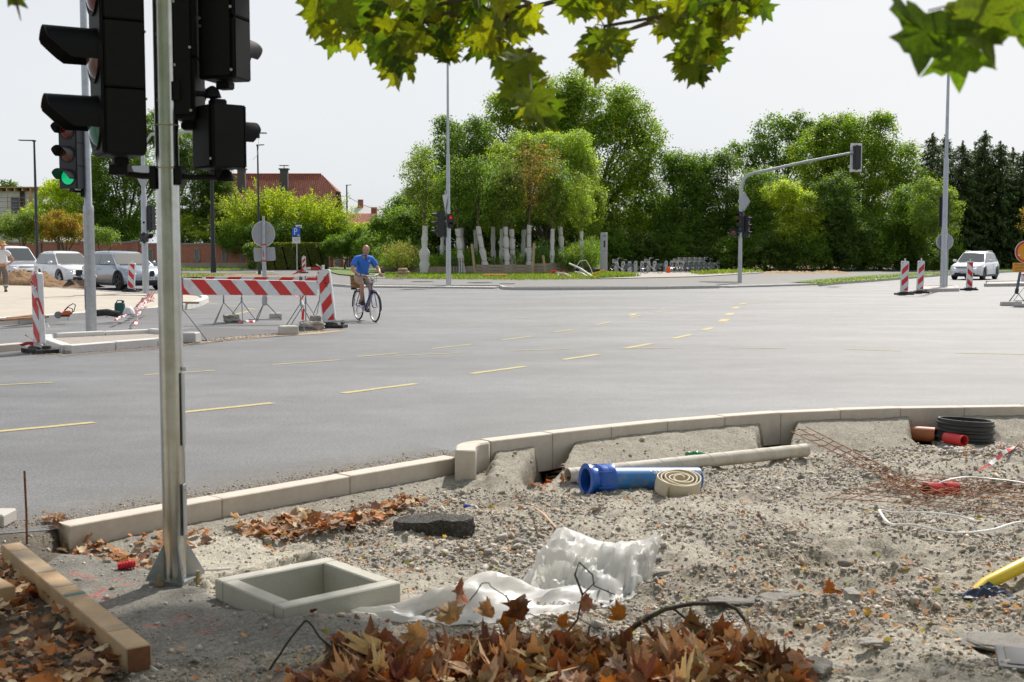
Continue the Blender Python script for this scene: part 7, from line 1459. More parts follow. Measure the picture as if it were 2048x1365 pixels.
for x in (.12,-.17): mb = MB(); mb.box((x,-.06,.055),(.11,.30,.10),top=(.8,.75)); mb.build('boot',mat('work boot',(.05,.045,.04),.8),wk_,bevel=.02); mb = MB(); mb.lathe([(.094,0),(.096,.06)],(x,0,.22),'Z',14); mb.build('reflective_band',mat('reflective band',(.5,.52,.5),.4),wk_)
mb = MB(); mb.T = Matrix.Translation((.05,0,1.72)); mb.lathe([(.17,-.02),(.14,.0),(.098,.012),(.094,.07),(.07,.115),(.001,.12)],(0,0,0),'Z',24); mb.build('straw_hat',mat('straw',(.55,.33,.12),.8,var=.2,scale=40),wk_,smooth=True)
# ---- bike sharing station
stp = mat('station grey paint',(.34,.36,.38),.45,.1,var=.05); bkg = mat('silver bike paint',(.50,.50,.49),.4,.2,var=.05); panelm = mat('dark grey guard',(.06,.07,.085),.5,var=.08); grn = mat('green logo',(.05,.30,.16),.5)
TP = thing('bike_station_terminal','tall grey terminal column at the left end of the bicycle docking row','terminal',G(1207.5,546.5,.1),R(-20))
tz = 2.85; mb = MB(); mb.box((0,0,tz / 2),(.46,.36,tz)); mb.box((0,.03,tz + .03),(.46,.30,.08),top=(.9,.8)); mb.build('column',stp,TP,bevel=.02); mb = MB(); mb.box((.1,-.19,tz / 2),(.24,.02,tz - .06)); mb.build('front_panel',mat('brushed panel',(.38,.37,.36),.4,.6),TP)
mb = MB(); mb.box((.1,-.202,2.1),(.13,.012,.50)); mb.build('screen',mat('terminal screen',(.012,.014,.018),.1),TP); mb = MB(); mb.box((.1,-.202,1.6),(.05,.01,.12)); mb.build('red_symbol',red_pl,TP); mb = MB(); mb.box((.1,-.202,2.68),(.16,.01,.12)); mb.build('green_symbol',grn,TP)
def dock():
 t = thing('bike_dock','','bike dock',group='grey docking posts of the bicycle station'); mb = MB(); mb.box((0,0,.38),(.26,.17,.76)); mb.box((.0,0,.80),(.24,.17,.10),top=(.7,.95)); mb.build('post',stp,t,bevel=.015); mb = MB(); mb.box((-.135,0,.68),(.014,.10,.14)); mb.disc((0,-.09,.66),.05,(0,-1,0),12,.01); mb.build('lock_plate',mat('lock plate',(.05,.05,.05),.4),t); return t
def sharebike():
 t = thing('shared_bicycle','','bicycle',group='silver shared bicycles in the docking row'); r = .33
 wheel_bike(t,0,r,spokes=12,tw=.022); wheel_bike(t,-1.10,r,spokes=12,tw=.022)
 mb = MB(); mb.tube([(-.82,0,.78),(-.74,0,.52),(-.55,0,.34),(-.42,0,.28),(-.3,0,.30)],[.025,.028,.03,.03,.03],8); mb.tube([(-.42,0,.28),(-.28,0,.82)],.02,8); mb.tube([(-.3,0,.3),(0,.05,r)],.012,6); mb.tube([(-.3,0,.3),(0,-.05,r)],.012,6); mb.tube([(-.3,0,.7),(0,0,r)],.012,6)
 mb.tube([(-.80,0,.86),(-.86,.05,.7),(-1.10,.05,r)],.014,6); mb.tube([(-.80,0,.86),(-.86,-.05,.7),(-1.10,-.05,r)],.014,6); mb.build('frame',bkg,t,smooth=True)
 mb = MB(); mb.tube([(-.82,0,.82),(-.76,0,1.06)],.014,6); mb.tube([(-.60,.27,1.10),(-.72,.20,1.10),(-.80,0,1.06),(-.72,-.20,1.10),(-.60,-.27,1.10)],.013,6); mb.build('handlebar',bkg,t,smooth=True)
 mb = MB(); mb.tube([(-.28,0,.82),(-.25,0,.93)],.013,6); mb.box((-.25,0,.955),(.27,.17,.05),top=(.9,.7)); mb.build('saddle',trim_b,t,bevel=.015)
 for s in (-1,1): mb = MB(); mb.slab([(x,s * .045,z) for x,z in ((-.42,.30),(-.16,.30),(.02,.46),(.30,.55),(.32,.66),(.18,.74),(-.22,.70),(-.34,.50))],(0,-s * .008,0)); g_ = mb.build('skirt_guard',panelm,t); mb = MB(); mb.disc((.02,s * .048,.62),.05,(0,s,0),14,.004,rx=.09); mb.build('logo',grn,g_)
 mb = MB()
 for z in (.78,.86,.94,1.02): mb.tube([(-.86,-.15,z),(-1.14,-.17,z),(-1.14,.17,z),(-.86,.15,z)],.006,4,closed=True)
 for k in range(7): mb.tube([(-1.14,-.165 + .055 * k,.76),(-1.14,-.165 + .055 * k,1.03)],.005,4)
 for s in (-1,1):
  for k in range(4): mb.tube([(-.9 - .07 * k,s * .155,.76),(-.9 - .07 * k,s * .16,1.03)],.005,4)
 mb.box((-1.0,0,.765),(.28,.31,.01)); mb.build('basket',bkg,t)
 mb = MB(); mb.tube([((r + .03) * math.cos(R(a)),0,r + (r + .03) * math.sin(R(a))) for a in range(-5,120,12)],.022,6,flat=.4); mb.build('mudguard',trim_b,t,smooth=True); mb = MB(); mb.tube([(-1.10 + (r + .03) * math.cos(R(a)),0,r + (r + .03) * math.sin(R(a))) for a in range(30,160,12)],.022,6,flat=.4); mb.build('mudguard',trim_b,t,smooth=True)
 mb = MB(); mb.box((.33,0,.62),(.03,.06,.04)); mb.build('tail_light',mat('tail light',(.35,.01,.01)),t); return t
d0 = dock(); b0 = sharebike(); row_a = G(1233,547,.1); row_b = G(1448,541,.1)
docks = [(1233,547.6),(1246,547.4),(1259,547),(1271,545.6),(1284,545.6),(1297,545),(1309,545),(1332,544.2),(1343,544),(1354,543.6),(1364,543.4),(1437,541),(1446.5,540.6)]
ordn = ['first','second','third','fourth','fifth','sixth','seventh','eighth','ninth','tenth','eleventh','twelfth','thirteenth','fourteenth','fifteenth','sixteenth','seventeenth']
for i,(px,py) in enumerate(docks):
 c = d0 if i == 0 else copy_tree(d0); c.location = G(px,py,.1); c.rotation_euler = (0,0,R(-12)); c['label'] = 'grey docking post, %s counted from the terminal column' % ordn[i]
bks = [(1257,548,'shared bicycle standing alone nearest the terminal column'),(1320,547,'shared bicycle in the middle gap of the docking row'),(1376,545.4,'leftmost of the six bicycles packed together at the right'),(1386.5,545,'second of the six packed shared bicycles'),(1397,544.6,'third of the six packed shared bicycles'),(1407,544.3,'fourth of the six packed shared bicycles'),(1417,544,'fifth of the six packed shared bicycles'),(1427.5,543.7,'rightmost of the six packed shared bicycles')]
for i,(px,py,lb) in enumerate(bks):
 c = b0 if i == 0 else copy_tree(b0); c.location = G(px,py,.1); c.rotation_euler = (0,0,R(14)); c['label'] = lb
# ================================================================ VEGETATION
fol = leafmat('foliage',.50,.5,False,1.2); fol_con = leafmat('conifer foliage',.15,.6,False,.9)
barkd = mat('dark bark',(.10,.08,.06),.9,var=.3,scale=3)
PAL = {'green': [(.060,.115,.022),(.080,.145,.026),(.045,.09,.018),(.10,.165,.03)],'walnut': [(.125,.175,.020),(.09,.14,.018),(.165,.19,.022),(.07,.115,.016),(.21,.20,.022)],
 'light': [(.15,.22,.045),(.12,.19,.04),(.19,.25,.06),(.09,.15,.035)],'yellow': [(.24,.25,.020),(.19,.22,.018),(.30,.28,.022),(.14,.17,.016)],'dark': [(.045,.083,.022),(.058,.108,.027),(.038,.068,.018),(.078,.128,.03)],
 'brown': [(.20,.085,.04),(.16,.09,.045),(.24,.12,.05),(.10,.12,.04)],'autumn': [(.26,.12,.03),(.20,.14,.025),(.12,.14,.025),(.30,.10,.03),(.15,.16,.03)],'olive': [(.12,.15,.035),(.09,.12,.03),(.15,.17,.05),(.17,.19,.06)],
 'bright': [(.20,.27,.035),(.15,.22,.03),(.26,.31,.05),(.10,.16,.025)],'hedge': [(.085,.11,.025),(.065,.085,.022),(.11,.12,.03),(.05,.07,.018)],'thuja': [(.06,.12,.02),(.045,.09,.018),(.085,.15,.025)],'spruce': [(.032,.058,.020),(.040,.075,.024),(.052,.095,.03),(.024,.045,.016)],'yg': [(.30,.30,.02),(.22,.25,.02),(.13,.19,.02),(.36,.33,.03)]}
for k_ in PAL: PAL[k_] = [tuple(min(.6,c * g) for c,g in zip(v,(1.85 if k_ in ('green','light','dark','bright','hedge','thuja','spruce') else 1.45,1.68,1.1))) for v in PAL[k_]]
def quads(P_,Nn,size,rng,asp=.62,lean=None):
 n = len(P_); Nn = Nn / (np.linalg.norm(Nn,axis=1,keepdims=True) + 1e-9); r = rng.normal(size=(n,3)) if lean is None else lean + rng.normal(size=(n,3)) * .25
 U = r - (r * Nn).sum(1,keepdims=True) * Nn; U /= np.linalg.norm(U,axis=1,keepdims=True) + 1e-9; W = np.cross(Nn,U); s = size[:,None] / 2; f = Nn * s * .25
 V = np.stack([P_ - U * s,P_ + W * s * asp - f,P_ + U * s,P_ - W * s * asp - f],1).reshape(-1,3); return V,(np.arange(n * 4).reshape(n,4))
def crown_points(lobes,n,rng,per=26,cr=.42,inner=.22,squash=1.0):
 L_ = np.array(lobes,float); vol = (L_[:,3] * L_[:,4] + L_[:,3] * L_[:,5] + L_[:,4] * L_[:,5]); pr = vol / vol.sum(); nc = max(6,n // per); k = rng.choice(len(L_),nc,p=pr); d = rng.normal(size=(nc,3)); d /= np.linalg.norm(d,axis=1,keepdims=True)
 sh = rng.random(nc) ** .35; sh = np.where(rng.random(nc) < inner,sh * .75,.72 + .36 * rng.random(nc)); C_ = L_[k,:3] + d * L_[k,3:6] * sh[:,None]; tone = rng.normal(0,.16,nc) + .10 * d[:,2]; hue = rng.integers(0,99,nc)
 m = rng.integers(int(per * .5),int(per * 1.5) + 1,nc); idx = np.repeat(np.arange(nc),m)[:n]; off = rng.normal(size=(len(idx),3)) * cr * np.array([1,1,.75]) * .6 * squash; P_ = C_[idx] + off; Nn = d[idx] * .55 + np.array([0,0,.55]) + rng.normal(size=(len(idx),3)) * .55; return P_,Nn,tone[idx],hue[idx],C_,L_
def crown_mesh(name,lobes,n,leaf,pal,seed,m=None,per=26,cr=.42,inner=.22,mixp=.5,asp=.62,lean=None,squash=1.0):
 rng = np.random.default_rng(seed); P_,Nn,tone,hue,C_,L_ = crown_points(lobes,n,rng,per,cr,inner,squash); V,Fs = quads(P_,Nn,leaf * rng.uniform(.6,1.35,len(P_)),rng,asp,lean); pa = np.array(PAL[pal]); own = rng.integers(0,len(pa),len(P_)); ci = np.where(rng.random(len(P_)) < mixp,hue % len(pa),own)
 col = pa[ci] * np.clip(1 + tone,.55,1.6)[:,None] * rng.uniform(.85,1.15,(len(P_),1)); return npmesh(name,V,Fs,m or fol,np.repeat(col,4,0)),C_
def limbs_mesh(base,tops,r,rng,extra=None,sag=0):
 mb = MB(); fork = base + (np.mean(tops,0) - base) * np.array([.25,.25,.38]); mb.tube([Vector(base),Vector(base * .5 + fork * .5 + np.array([rng.normal(0,.1),0,0])),Vector(fork)],[r,r * .82,r * .7],9)
 for q in tops: mid = (fork + q) / 2 + rng.normal(0,.25,3); mb.tube([Vector(fork),Vector(mid),Vector(q)],[r * .55,r * .32,r * .10],6)
 if extra is not None:
  for q in extra: t_ = tops[np.argmin(np.linalg.norm(np.array(tops) - q,axis=1))]; a = fork + (t_ - fork) * rng.uniform(.4,.9); mb.tube([Vector(a),Vector((a + q) / 2 + rng.normal(0,.12,3)),Vector(q)],[r * .2,r * .12,r * .04],4)
 return mb
TREES = []
def tree(label,d,base_px,lobes_px,pal,name='tree',leaf=.19,dens=1.0,seed=0,trunk_r=.22,cr=.42,per=26,dz=0.0,nx=0,cat='tree',m=None,inner=.22,group=None,asp=.62,basez=.05,depthf=.8,lean=None,squash=1.0,barkm=None):
 k = d / F; bx = (base_px - 1024) * k; O = Vector((bx,d,basez)); t = thing(name,label,cat,O,0,group); rng = np.random.default_rng(seed + 11); L_ = []; area = 0
 for l in lobes_px:
  c = D(l[0],l[1],d); dy = l[4] if len(l) > 4 else rng.normal(0,.25) * l[2] * k; L_.append((c.x - bx,dy,c.z - basez,l[2] * k,l[2] * k * depthf,l[3] * k)); area += l[2] * l[3] * 3.14
 if len(lobes_px) > 3:
  ex_ = []
  for l in L_:
   for _ in range(4): dv = rng.normal(size=3); dv[2] = abs(dv[2]) * .8 if l[2] > L_[0][2] * .5 else dv[2]; dv /= np.linalg.norm(dv); r_ = rng.uniform(.22,.42); ex_.append((l[0] + dv[0] * l[3] * 1.02,l[1] + dv[1] * l[4],l[2] + dv[2] * l[5] * 1.05,l[3] * r_,l[4] * r_,l[5] * r_))
  area *= 1.3
 else: ex_ = []
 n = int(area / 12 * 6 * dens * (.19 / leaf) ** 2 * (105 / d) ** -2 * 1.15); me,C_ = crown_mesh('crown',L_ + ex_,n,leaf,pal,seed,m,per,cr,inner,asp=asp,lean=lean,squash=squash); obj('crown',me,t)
 tops = [np.array(l[:3]) for l in L_]; ex = C_[rng.choice(len(C_),min(nx,len(C_)),replace=False)] if nx else None
 limbs_mesh(np.zeros(3),tops,trunk_r,rng,ex).build('trunk',barkm or barkd,t,smooth=True); TREES.append((label,n)); return t
tree('tallest walnut tree with a broad domed crown behind the wrapped trees, centre of the picture',108,1190,[(1065,225,70,50),(1125,200,70,50),(1190,235,85,60),(1262,245,48,32),(1100,300,90,60),(1215,320,90,80),(1275,330,42,60),(1010,225,42,28),(990,265,30,25),(1240,430,85,90),(1180,420,60,80),(1300,450,40,60)],'walnut','walnut_tree',.21,1.1,1,.45,.5,22,nx=60,inner=.15)
tree('green ash tree rising behind the lamp pole, left of the walnut',104,930,[(905,290,42,45),(935,300,45,50),(880,350,50,60),(940,370,70,70),(880,420,50,50),(960,430,60,50),(985,330,40,40)],'green','ash_tree',.18,1.1,2,.25,.4,nx=30)
tree('rounded light green tree in front of the walnut, centre',99,1090,[(1060,320,70,48),(1110,320,70,50),(1150,350,50,55),(1020,350,45,50),(1090,390,90,60),(1010,420,55,50),(1140,430,60,55),(1180,430,30,60)],'light','willow_tree',.16,1.15,3,.25,.38)
tree('dark green leafy tree behind the left end of the planter, beside the wooden pole',125,800,[(800,440,42,38),(825,410,35,35),(790,470,38,30),(845,450,35,50)],'green','leafy_tree',.2,1.1,4,.2)
tree('dark tree filling the gap right of the walnut',106,1345,[(1345,335,30,35),(1370,350,40,40),(1395,340,30,30),(1350,400,55,60),(1390,430,60,60),(1340,480,50,50),(1400,490,60,45)],'green','hazel_tree',.18,1.1,5,.3)
tree('dark tree behind the docked bicycles, left of the curved mast',108,1450,[(1425,360,35,40),(1455,330,28,22),(1440,420,55,60),(1480,470,55,55),(1420,490,60,45),(1500,400,50,50)],'dark','hornbeam_tree',.18,1.2,6,.3)
tree('loose crowned walnut rising behind the curved mast',118,1560,[(1545,258,38,28),(1590,268,36,30),(1525,295,30,30),(1570,305,55,35),(1467,300,18,14),(1490,320,25,20),(1560,360,70,40)],'green','walnut_tree',.22,1.0,7,.3,nx=40,inner=.1)
tree('yellow-green walnut behind the signal head on the cantilever arm',110,1720,[(1690,270,55,35),(1660,255,25,20),(1755,265,40,30),(1765,240,14,16),(1700,250,22,22),(1640,320,60,50),(1720,330,85,60),(1790,330,42,45),(1825,360,35,30),(1740,410,90,60),(1780,440,50,30),(1650,400,60,60),(1700,470,60,40)],'walnut','walnut_tree',.2,1.15,8,.4,.48,22,nx=60,inner=.15)
tree('bright yellow-green tall shrub right of the curved mast',101,1590,[(1580,400,35,35),(1610,430,32,45),(1590,470,40,40),(1630,480,18,35),(1560,390,30,25)],'bright','shrub',.15,1.2,9,.12,.3)
tree('mid green bush mass between the curved mast and the bright shrub',104,1530,[(1530,380,45,45),(1520,440,45,50),(1540,490,45,40),(1500,500,30,35)],'green','bush',.15,1.2,10,.15,.3)
tree('grey-green bushy tree left of the yellow-green walnut’s base',103,1660,[(1655,440,50,50),(1690,480,55,45),(1640,490,45,45),(1670,390,45,40)],'dark','bush',.16,1.2,11,.15,.32)
tree('drooping dark tree above the two beacons',104,1760,[(1760,470,70,55),(1720,500,60,40),(1800,480,50,55),(1820,420,45,50)],'green','drooping_tree',.17,1.1,12,.2,.35)
tree('pale green shrub against the spruces left of the tall lamp pole',100,1880,[(1870,400,35,40),(1900,415,25,35),(1850,440,30,35),(1880,460,28,26)],'olive','shrub',.15,.9,13,.1,.3)
for i,(px,d,lb) in enumerate([(1230,103,'leftmost low bush of the dark undergrowth behind the terminal'),(1290,103.5,'second low bush of the dark undergrowth behind the bicycles'),(1350,104,'third low bush of the dark undergrowth behind the bicycles'),(1410,104,'fourth low bush of the dark undergrowth behind the packed bicycles'),(1470,103,'fifth low bush of the dark undergrowth behind the curved mast'),(1540,101,'sixth low bush of the dark undergrowth right of the curved mast'),(1610,101,'seventh low bush in the undergrowth below the bright shrub'),(1680,101.5,'eighth low bush in the undergrowth below the yellow-green walnut'),(1750,102,'ninth low bush in the undergrowth left of the soil heap'),(1820,104,'tenth low bush in the undergrowth behind the soil heap'),(1880,106,'eleventh low bush in the undergrowth behind the tall lamp pole')]):
 tree(lb,d,px,[(px - 20,515,34,28),(px + 18,512,32,30),(px,490,36,28)],'dark' if i % 2 else 'green','undergrowth_bush',.17,1.1,20 + i,.08,.3,group='bushes of the dark undergrowth')
tree('dense ivy-dark thicket behind the whole undergrowth left half',112,1400,[(1250 + 45 * i,470 + 10 * (i % 2),45,60) for i in range(7)],'dark','thicket',.24,.8,41,.15)
for i_,(px_,lb_) in enumerate(((800,'leftmost shrub mass behind the planter and wrapped trees'),(880,'second shrub mass behind the planter, behind the lamp pole'),(960,'third shrub mass behind the planter'),(1040,'fourth shrub mass behind the planter, behind the red-brown tree'),(1120,'fifth shrub mass behind the planter'),(1200,'rightmost shrub mass behind the planter, beside the terminal'))): tree(lb_,106,px_,[(px_ - 25,490,42,45),(px_ + 22,485,44,50),(px_,450,46,40),(px_,520,50,30)],('green','dark','olive')[i_ % 3],'shrub_mass',.2,1.0,240 + i_,.1,.35,group='shrubs behind the planter')
tree('dense dark thicket behind the undergrowth right half',113,1720,[(1560 + 48 * i,470 + 10 * (i % 2),48,62) for i in range(7)],'dark','thicket',.24,.8,42,.15)
def spruce(label,px,topy,d,wpx,seed,basepx=540):
 k = d / F; x = (px - 1024) * k; H_ = D(px,topy,d).z; rng = np.random.default_rng(seed); t = thing('spruce_tree',label,'tree',(x,d,.05),0,'spruces at the right'); Wd = wpx * k; P_ = []; Nn = []; Ln = []; z = .6; lm = MB(); lm.tube([(0,0,-.1),(0,0,H_ * .6),(0,0,H_)],[.2,.12,.012],7)
 while z < H_ - .35:
  f = 1 - z / H_; rr = 1.45 * Wd * (f ** .62 * 1.0 + .05) * (1 if z > 2 else .9); nb_ = int(7 + 8 * f)
  for b in range(nb_):
   a = rng.uniform(0,6.28); rl = rr * rng.uniform(.65,1.12); m_ = max(4,int(rl / .085)); s = np.linspace(.12,1,m_); dr = -.28 * s ** 1.6 * rl + .10 * s ** 4 * rl; X_ = s * rl * math.cos(a); Y_ = s * rl * math.sin(a); rep = 3; 
   pp = np.repeat(np.stack([X_,Y_,z + dr],1),rep,0) + rng.normal(0,.07,(m_ * rep,3)) * np.array([1,1,1.1]); pp[:,2] -= np.abs(rng.normal(0,.10,m_ * rep)); P_.append(pp); Nn.append(np.tile([math.cos(a) * .4,math.sin(a) * .4,.8],(m_ * rep,1)) + rng.normal(0,.5,(m_ * rep,3))); Ln.append(np.tile([math.cos(a),math.sin(a),-.7],(m_ * rep,1)))
  z += rng.uniform(.2,.34)
 top = np.stack([rng.normal(0,.05,60),rng.normal(0,.05,60),H_ - rng.random(60) * 1.1],1); a_ = rng.uniform(0,6.28,60); P_.append(top + np.stack([np.cos(a_),np.sin(a_),a_ * 0 + .5],1) * .10 * (H_ - top[:,2:3] + .15)); Nn.append(np.tile([0,-1,.3],(60,1)) + rng.normal(0,.4,(60,3))); Ln.append(np.stack([np.cos(a_),np.sin(a_),a_ * 0 + 1.0],1))
 P_ = np.concatenate(P_); Nn = np.concatenate(Nn); Ln = np.concatenate(Ln); V,Fs = quads(P_,Nn,rng.uniform(.16,.34,len(P_)),rng,.34,Ln); pa = np.array(PAL['spruce']); col = pa[rng.integers(0,4,len(P_))] * rng.uniform(.75,1.35,(len(P_),1)); obj('crown',npmesh('crown',V,Fs,fol_con,np.repeat(col,4,0)),t); lm.build('trunk',barkd,t)
 return len(P_)
sp = [(1858,268,112,52,'leftmost spruce of the row, with a spiky double top'),(1883,270,115,44,'second spruce from the left, just left of the tall lamp pole'),(1918,284,112,52,'third spruce, directly right of the tall lamp pole'),(1943,290,116,46,'fourth spruce from the left'),(1962,262,113,50,'fifth spruce from the left, with a bare leader above the rest'),(1992,284,112,54,'sixth spruce from the left'),(2018,296,115,50,'seventh spruce from the left'),(2040,304,112,56,'eighth spruce, cut by the right edge'),(2075,310,113,60,'ninth spruce, outside the right edge but reaching in')]
ns = sum(spruce(lb,px,ty,d,w_,60 + i) for i,(px,ty,d,w_,lb) in enumerate(sp))
tree('reddish bush at the right edge in front of the spruces',106,2052,[(2050,440,14,26)],'brown','bush',.15,.7,81,.1)
tree('tall light green locust tree behind the near signal head, left',123,250,[(215,300,42,30),(255,270,45,35),(300,260,35,30),(350,285,45,35),(230,360,60,50),(290,350,55,55),(200,420,40,45),(270,440,55,50),(240,470,50,30)],'green','locust_tree',.19,1.05,100,.3,nx=40)
tree('dark dense linden tree left of the black lamp column',122,410,[(400,330,38,38),(425,350,32,40),(385,390,50,60),(435,410,38,55),(400,460,60,40),(450,460,30,35)],'dark','linden_tree',.16,1.3,101,.3,.3)
tree('bright light green shrub in front of the dark linden',119.5,385,[(385,450,22,14),(365,462,28,18),(400,470,26,14),(372,440,14,12)],'bright','shrub',.14,.9,102,.08,.25)
tree('mid green maple tree between the two signal masts',124,185,[(170,330,30,25),(160,400,45,45),(190,440,40,40),(190,360,35,35)],'green','maple_tree',.19,1.0,103,.25)
tree('golden yellow-green robinia above the autumn trees',118,120,[(115,375,22,15),(105,400,28,26),(140,400,26,26),(85,425,30,18),(120,435,40,22)],'yg','golden_robinia',.19,1.0,104,.18)
for i,(px,lb,lob,pal) in enumerate([(45,'autumn-tinted small tree at the far left above the van',[(30,450,42,24),(60,445,36,22),(15,465,25,18),(60,470,30,14)],'olive'),(132,'reddest small autumn tree above the white car',[(120,450,42,22),(150,455,34,22),(105,465,28,15),(150,475,32,12)],'autumn'),(205,'small half-green autumn tree right of the left signal mast',[(195,470,24,18),(222,475,20,14)],'olive')]):
 tree(lb,98,px,lob,pal,'small_autumn_tree',.13,1.15,110 + i,.12,.25,nx=10)
tree('small autumn tree between the first two at the left',101,85,[(80,462,26,20),(95,448,22,14)],'autumn','small_autumn_tree',.13,1.0,118,.1,.25)
tree('pair of far conifers beyond the white building, left tip',190,10,[(8,372,14,12),(16,378,12,10)],'dark','far_conifer',.35,1.3,121,.2)
tree('far conifer beyond the white building, right tip',190,27,[(27,372,10,12),(30,380,12,10)],'dark','far_conifer',.35,1.3,122,.2)
tree('far conifer top behind the golden tree',170,108,[(108,368,10,9),(100,376,12,8)],'dark','far_conifer',.3,1.2,123,.2)
def arching(label,d,base_px,base_py,spans,seed,n=9000,pal='yellow'):
 k = d / F; O = G(base_px,base_py,.05); O.y = d; O.x = (base_px - 1024) * k; t = thing('arching_shrub',label,'shrub',O); rng = np.random.default_rng(seed); mb = MB(); P_ = []; Ln = []; Nn = []
 for _ in range(240):
  tip = spans[rng.integers(len(spans))]; q = D(tip[0] + rng.normal(0,tip[2]),tip[1] + rng.normal(0,tip[3]),d); q = np.array([q.x - O.x,rng.normal(0,1.6),q.z - O.z]); a = np.array([rng.normal(0,.5),rng.normal(0,.4),.1]); c = np.array([q[0] * .42,q[1] * .4,q[2] * .72]); s = np.linspace(0,1,9)[:,None]; cur = (1 - s) ** 2 * a + 2 * s * (1 - s) * c + s ** 2 * q; mb.tube([Vector(p) for p in cur[::2]],[.03,.022,.015,.01,.005],4); m_ = n // 240; u = rng.random(m_) ** .75 * .85 + .15; u = u[:,None]; pp = (1 - u) ** 2 * a + 2 * u * (1 - u) * c + u ** 2 * q + rng.normal(0,.14,(m_,3)); P_.append(pp); tg = 2 * (1 - u) * (c - a) + 2 * u * (q - c); tg /= np.linalg.norm(tg,axis=1,keepdims=True); Ln.append(tg); Nn.append(rng.normal(size=(m_,3)) * .7 + np.array([0,-.2,.6]))
 P_ = np.concatenate(P_); Ln = np.concatenate(Ln); Nn = np.concatenate(Nn); V,Fs = quads(P_,Nn,rng.uniform(.13,.26,len(P_)),rng,.5,Ln); pa = np.array(PAL[pal]); col = pa[rng.integers(0,len(pa),len(P_))] * rng.uniform(.8,1.2,(len(P_),1)); obj('crown',npmesh('crown',V,Fs,fol,np.repeat(col,4,0)),t); mb.build('stems',barkd,t)
arching('huge arching yellow-green forsythia left part, in front of the red roof',118,540,535,[(480,410,25,18),(520,397,22,11),(560,388,25,9),(500,440,40,20),(560,430,35,25)],131,34000)
arching('huge arching yellow-green forsythia right part, below the house gable',117,620,535,[(610,400,25,10),(640,420,20,10),(670,425,22,15),(700,445,18,15),(610,440,40,25),(660,460,35,15)],132,34000)
tree('darker bush under the arching shrubs, above the sloping hedge',116,570,[(540,470,50,26),(600,475,55,24),(655,470,40,25),(470,480,32,28)],'green','bush',.17,1.1,133,.1)
tree('small dark conifer left of the round sign',121,480,[(470,460,22,30),(455,480,24,22)],'thuja','thuja_bush',.14,1.2,134,.1,.25)
tree('big rounded thuja bush behind the gate pillars',112,690,[(685,490,34,22),(670,500,26,18),(710,495,22,22),(725,478,20,20)],'thuja','thuja_bush',.14,1.4,135,.1,.25,lean=np.array([0,0,1.0]))
tree('second thuja bush right of the brown lamp pole',110,728,[(728,500,20,26),(738,485,14,16),(745,505,14,18)],'green','thuja_bush',.14,1.2,136,.1,.25)
tree('light birch-like tree beyond the brown lamp pole',135,715,[(712,462,20,14),(738,468,22,14),(700,468,20,14),(762,480,18,12)],'light','birch_tree',.18,.9,137,.1)
tree('low shrubs beside the parked white cars',128,765,[(760,490,22,14),(785,492,20,16)],'light','shrub',.15,1.0,138,.08,.3)
tree('row of far trees closing the street',230,770,[(700,470,30,20),(745,468,35,20),(790,462,35,25),(840,465,40,25)],'green','far_trees',.4,1.2,139,.3)
def hedge(label,pts,top,d,seed,pal='hedge',n=26000):
 x0,x1 = pts; k = d / F; t = thing('hedge',label,'hedge',(0,d,0)); rng = np.random.default_rng(seed); X_ = rng.uniform(x0,x1,n); v = rng.random(n); yy = 541 - 7 * (X_ - x0) / (x1 - x0); py = yy + (top - yy) * v; lean = 12 * v; slot = np.abs(((X_ + lean) % 24) - 12) / 12; dep = np.where(slot > .80,1.1,0) + rng.random(n) * .35 + v * .5 + (X_ - x0) / (x1 - x0) * 6
 x = (X_ - 1024) * (d + dep) / F; z = CH + (505 - py) * (d + dep) / F; P_ = np.stack([x,dep,np.maximum(z,.05)],1); V,Fs = quads(P_,rng.normal(size=(n,3)) * .5 + np.array([0,-1,.5]),rng.uniform(.12,.25,n),rng,.6); pa = np.array(PAL[pal]); col = pa[rng.integers(0,4,n)] * rng.uniform(.75,1.3,(n,1)); obj('foliage',npmesh('foliage',V,Fs,fol,np.repeat(col,4,0)),t)
 mb = MB(); mb.slab([((x0 - 1024) * k,.6,.05),((x1 - 1024) * (d + 6.3) / F,6.9,.05),((x1 - 1024) * (d + 6.3) / F,7.2,2.0),((x0 - 1024) * k,.8,2.1)],(0,1.2,0)); mb.build('hedge_core',mat('dark hedge inside',(.015,.018,.01),.95),t)  # one solid near-black slab fills the hedge behind its leaves
hedge('long clipped hedge with dark vertical gaps between the brick wall and the gate',(500,652),486,106,141)
tree('dark corner bush between the brick wall and the hedge',106,508,[(508,515,14,26),(500,500,10,14)],'dark','bush',.15,1.2,142,.06,.25)
wrapm = mat('white tree fleece',(.62,.61,.60),.85,var=.08,scale=2.5,bump=.6,bscale=4,bdist=.05,dirt=(.48,.45,.40),dscale=2,damt=.5); ropem = mat('orange strap',(.38,.17,.08),.8)
WR = [(850,452,848,524,12,88),(885,474,883,519,9,92),(915,458,925,522,11,88.5),(923,456,926,508,8,94),(951,460,953,514,8,94),(956,453,973,520,11,88.5),(986,454,987,509,9,93),(1003,458,1003,511,8,92),(1011,454,1015,518,10,89),(1023,459,1027,515,10,90),(1048,460,1044,505,9,94),(1058,451,1058,514,10,90),(1105,458,1104,505,9,90),(1120,454,1128,512,10,91),(1163,463,1163,502,8,90)]
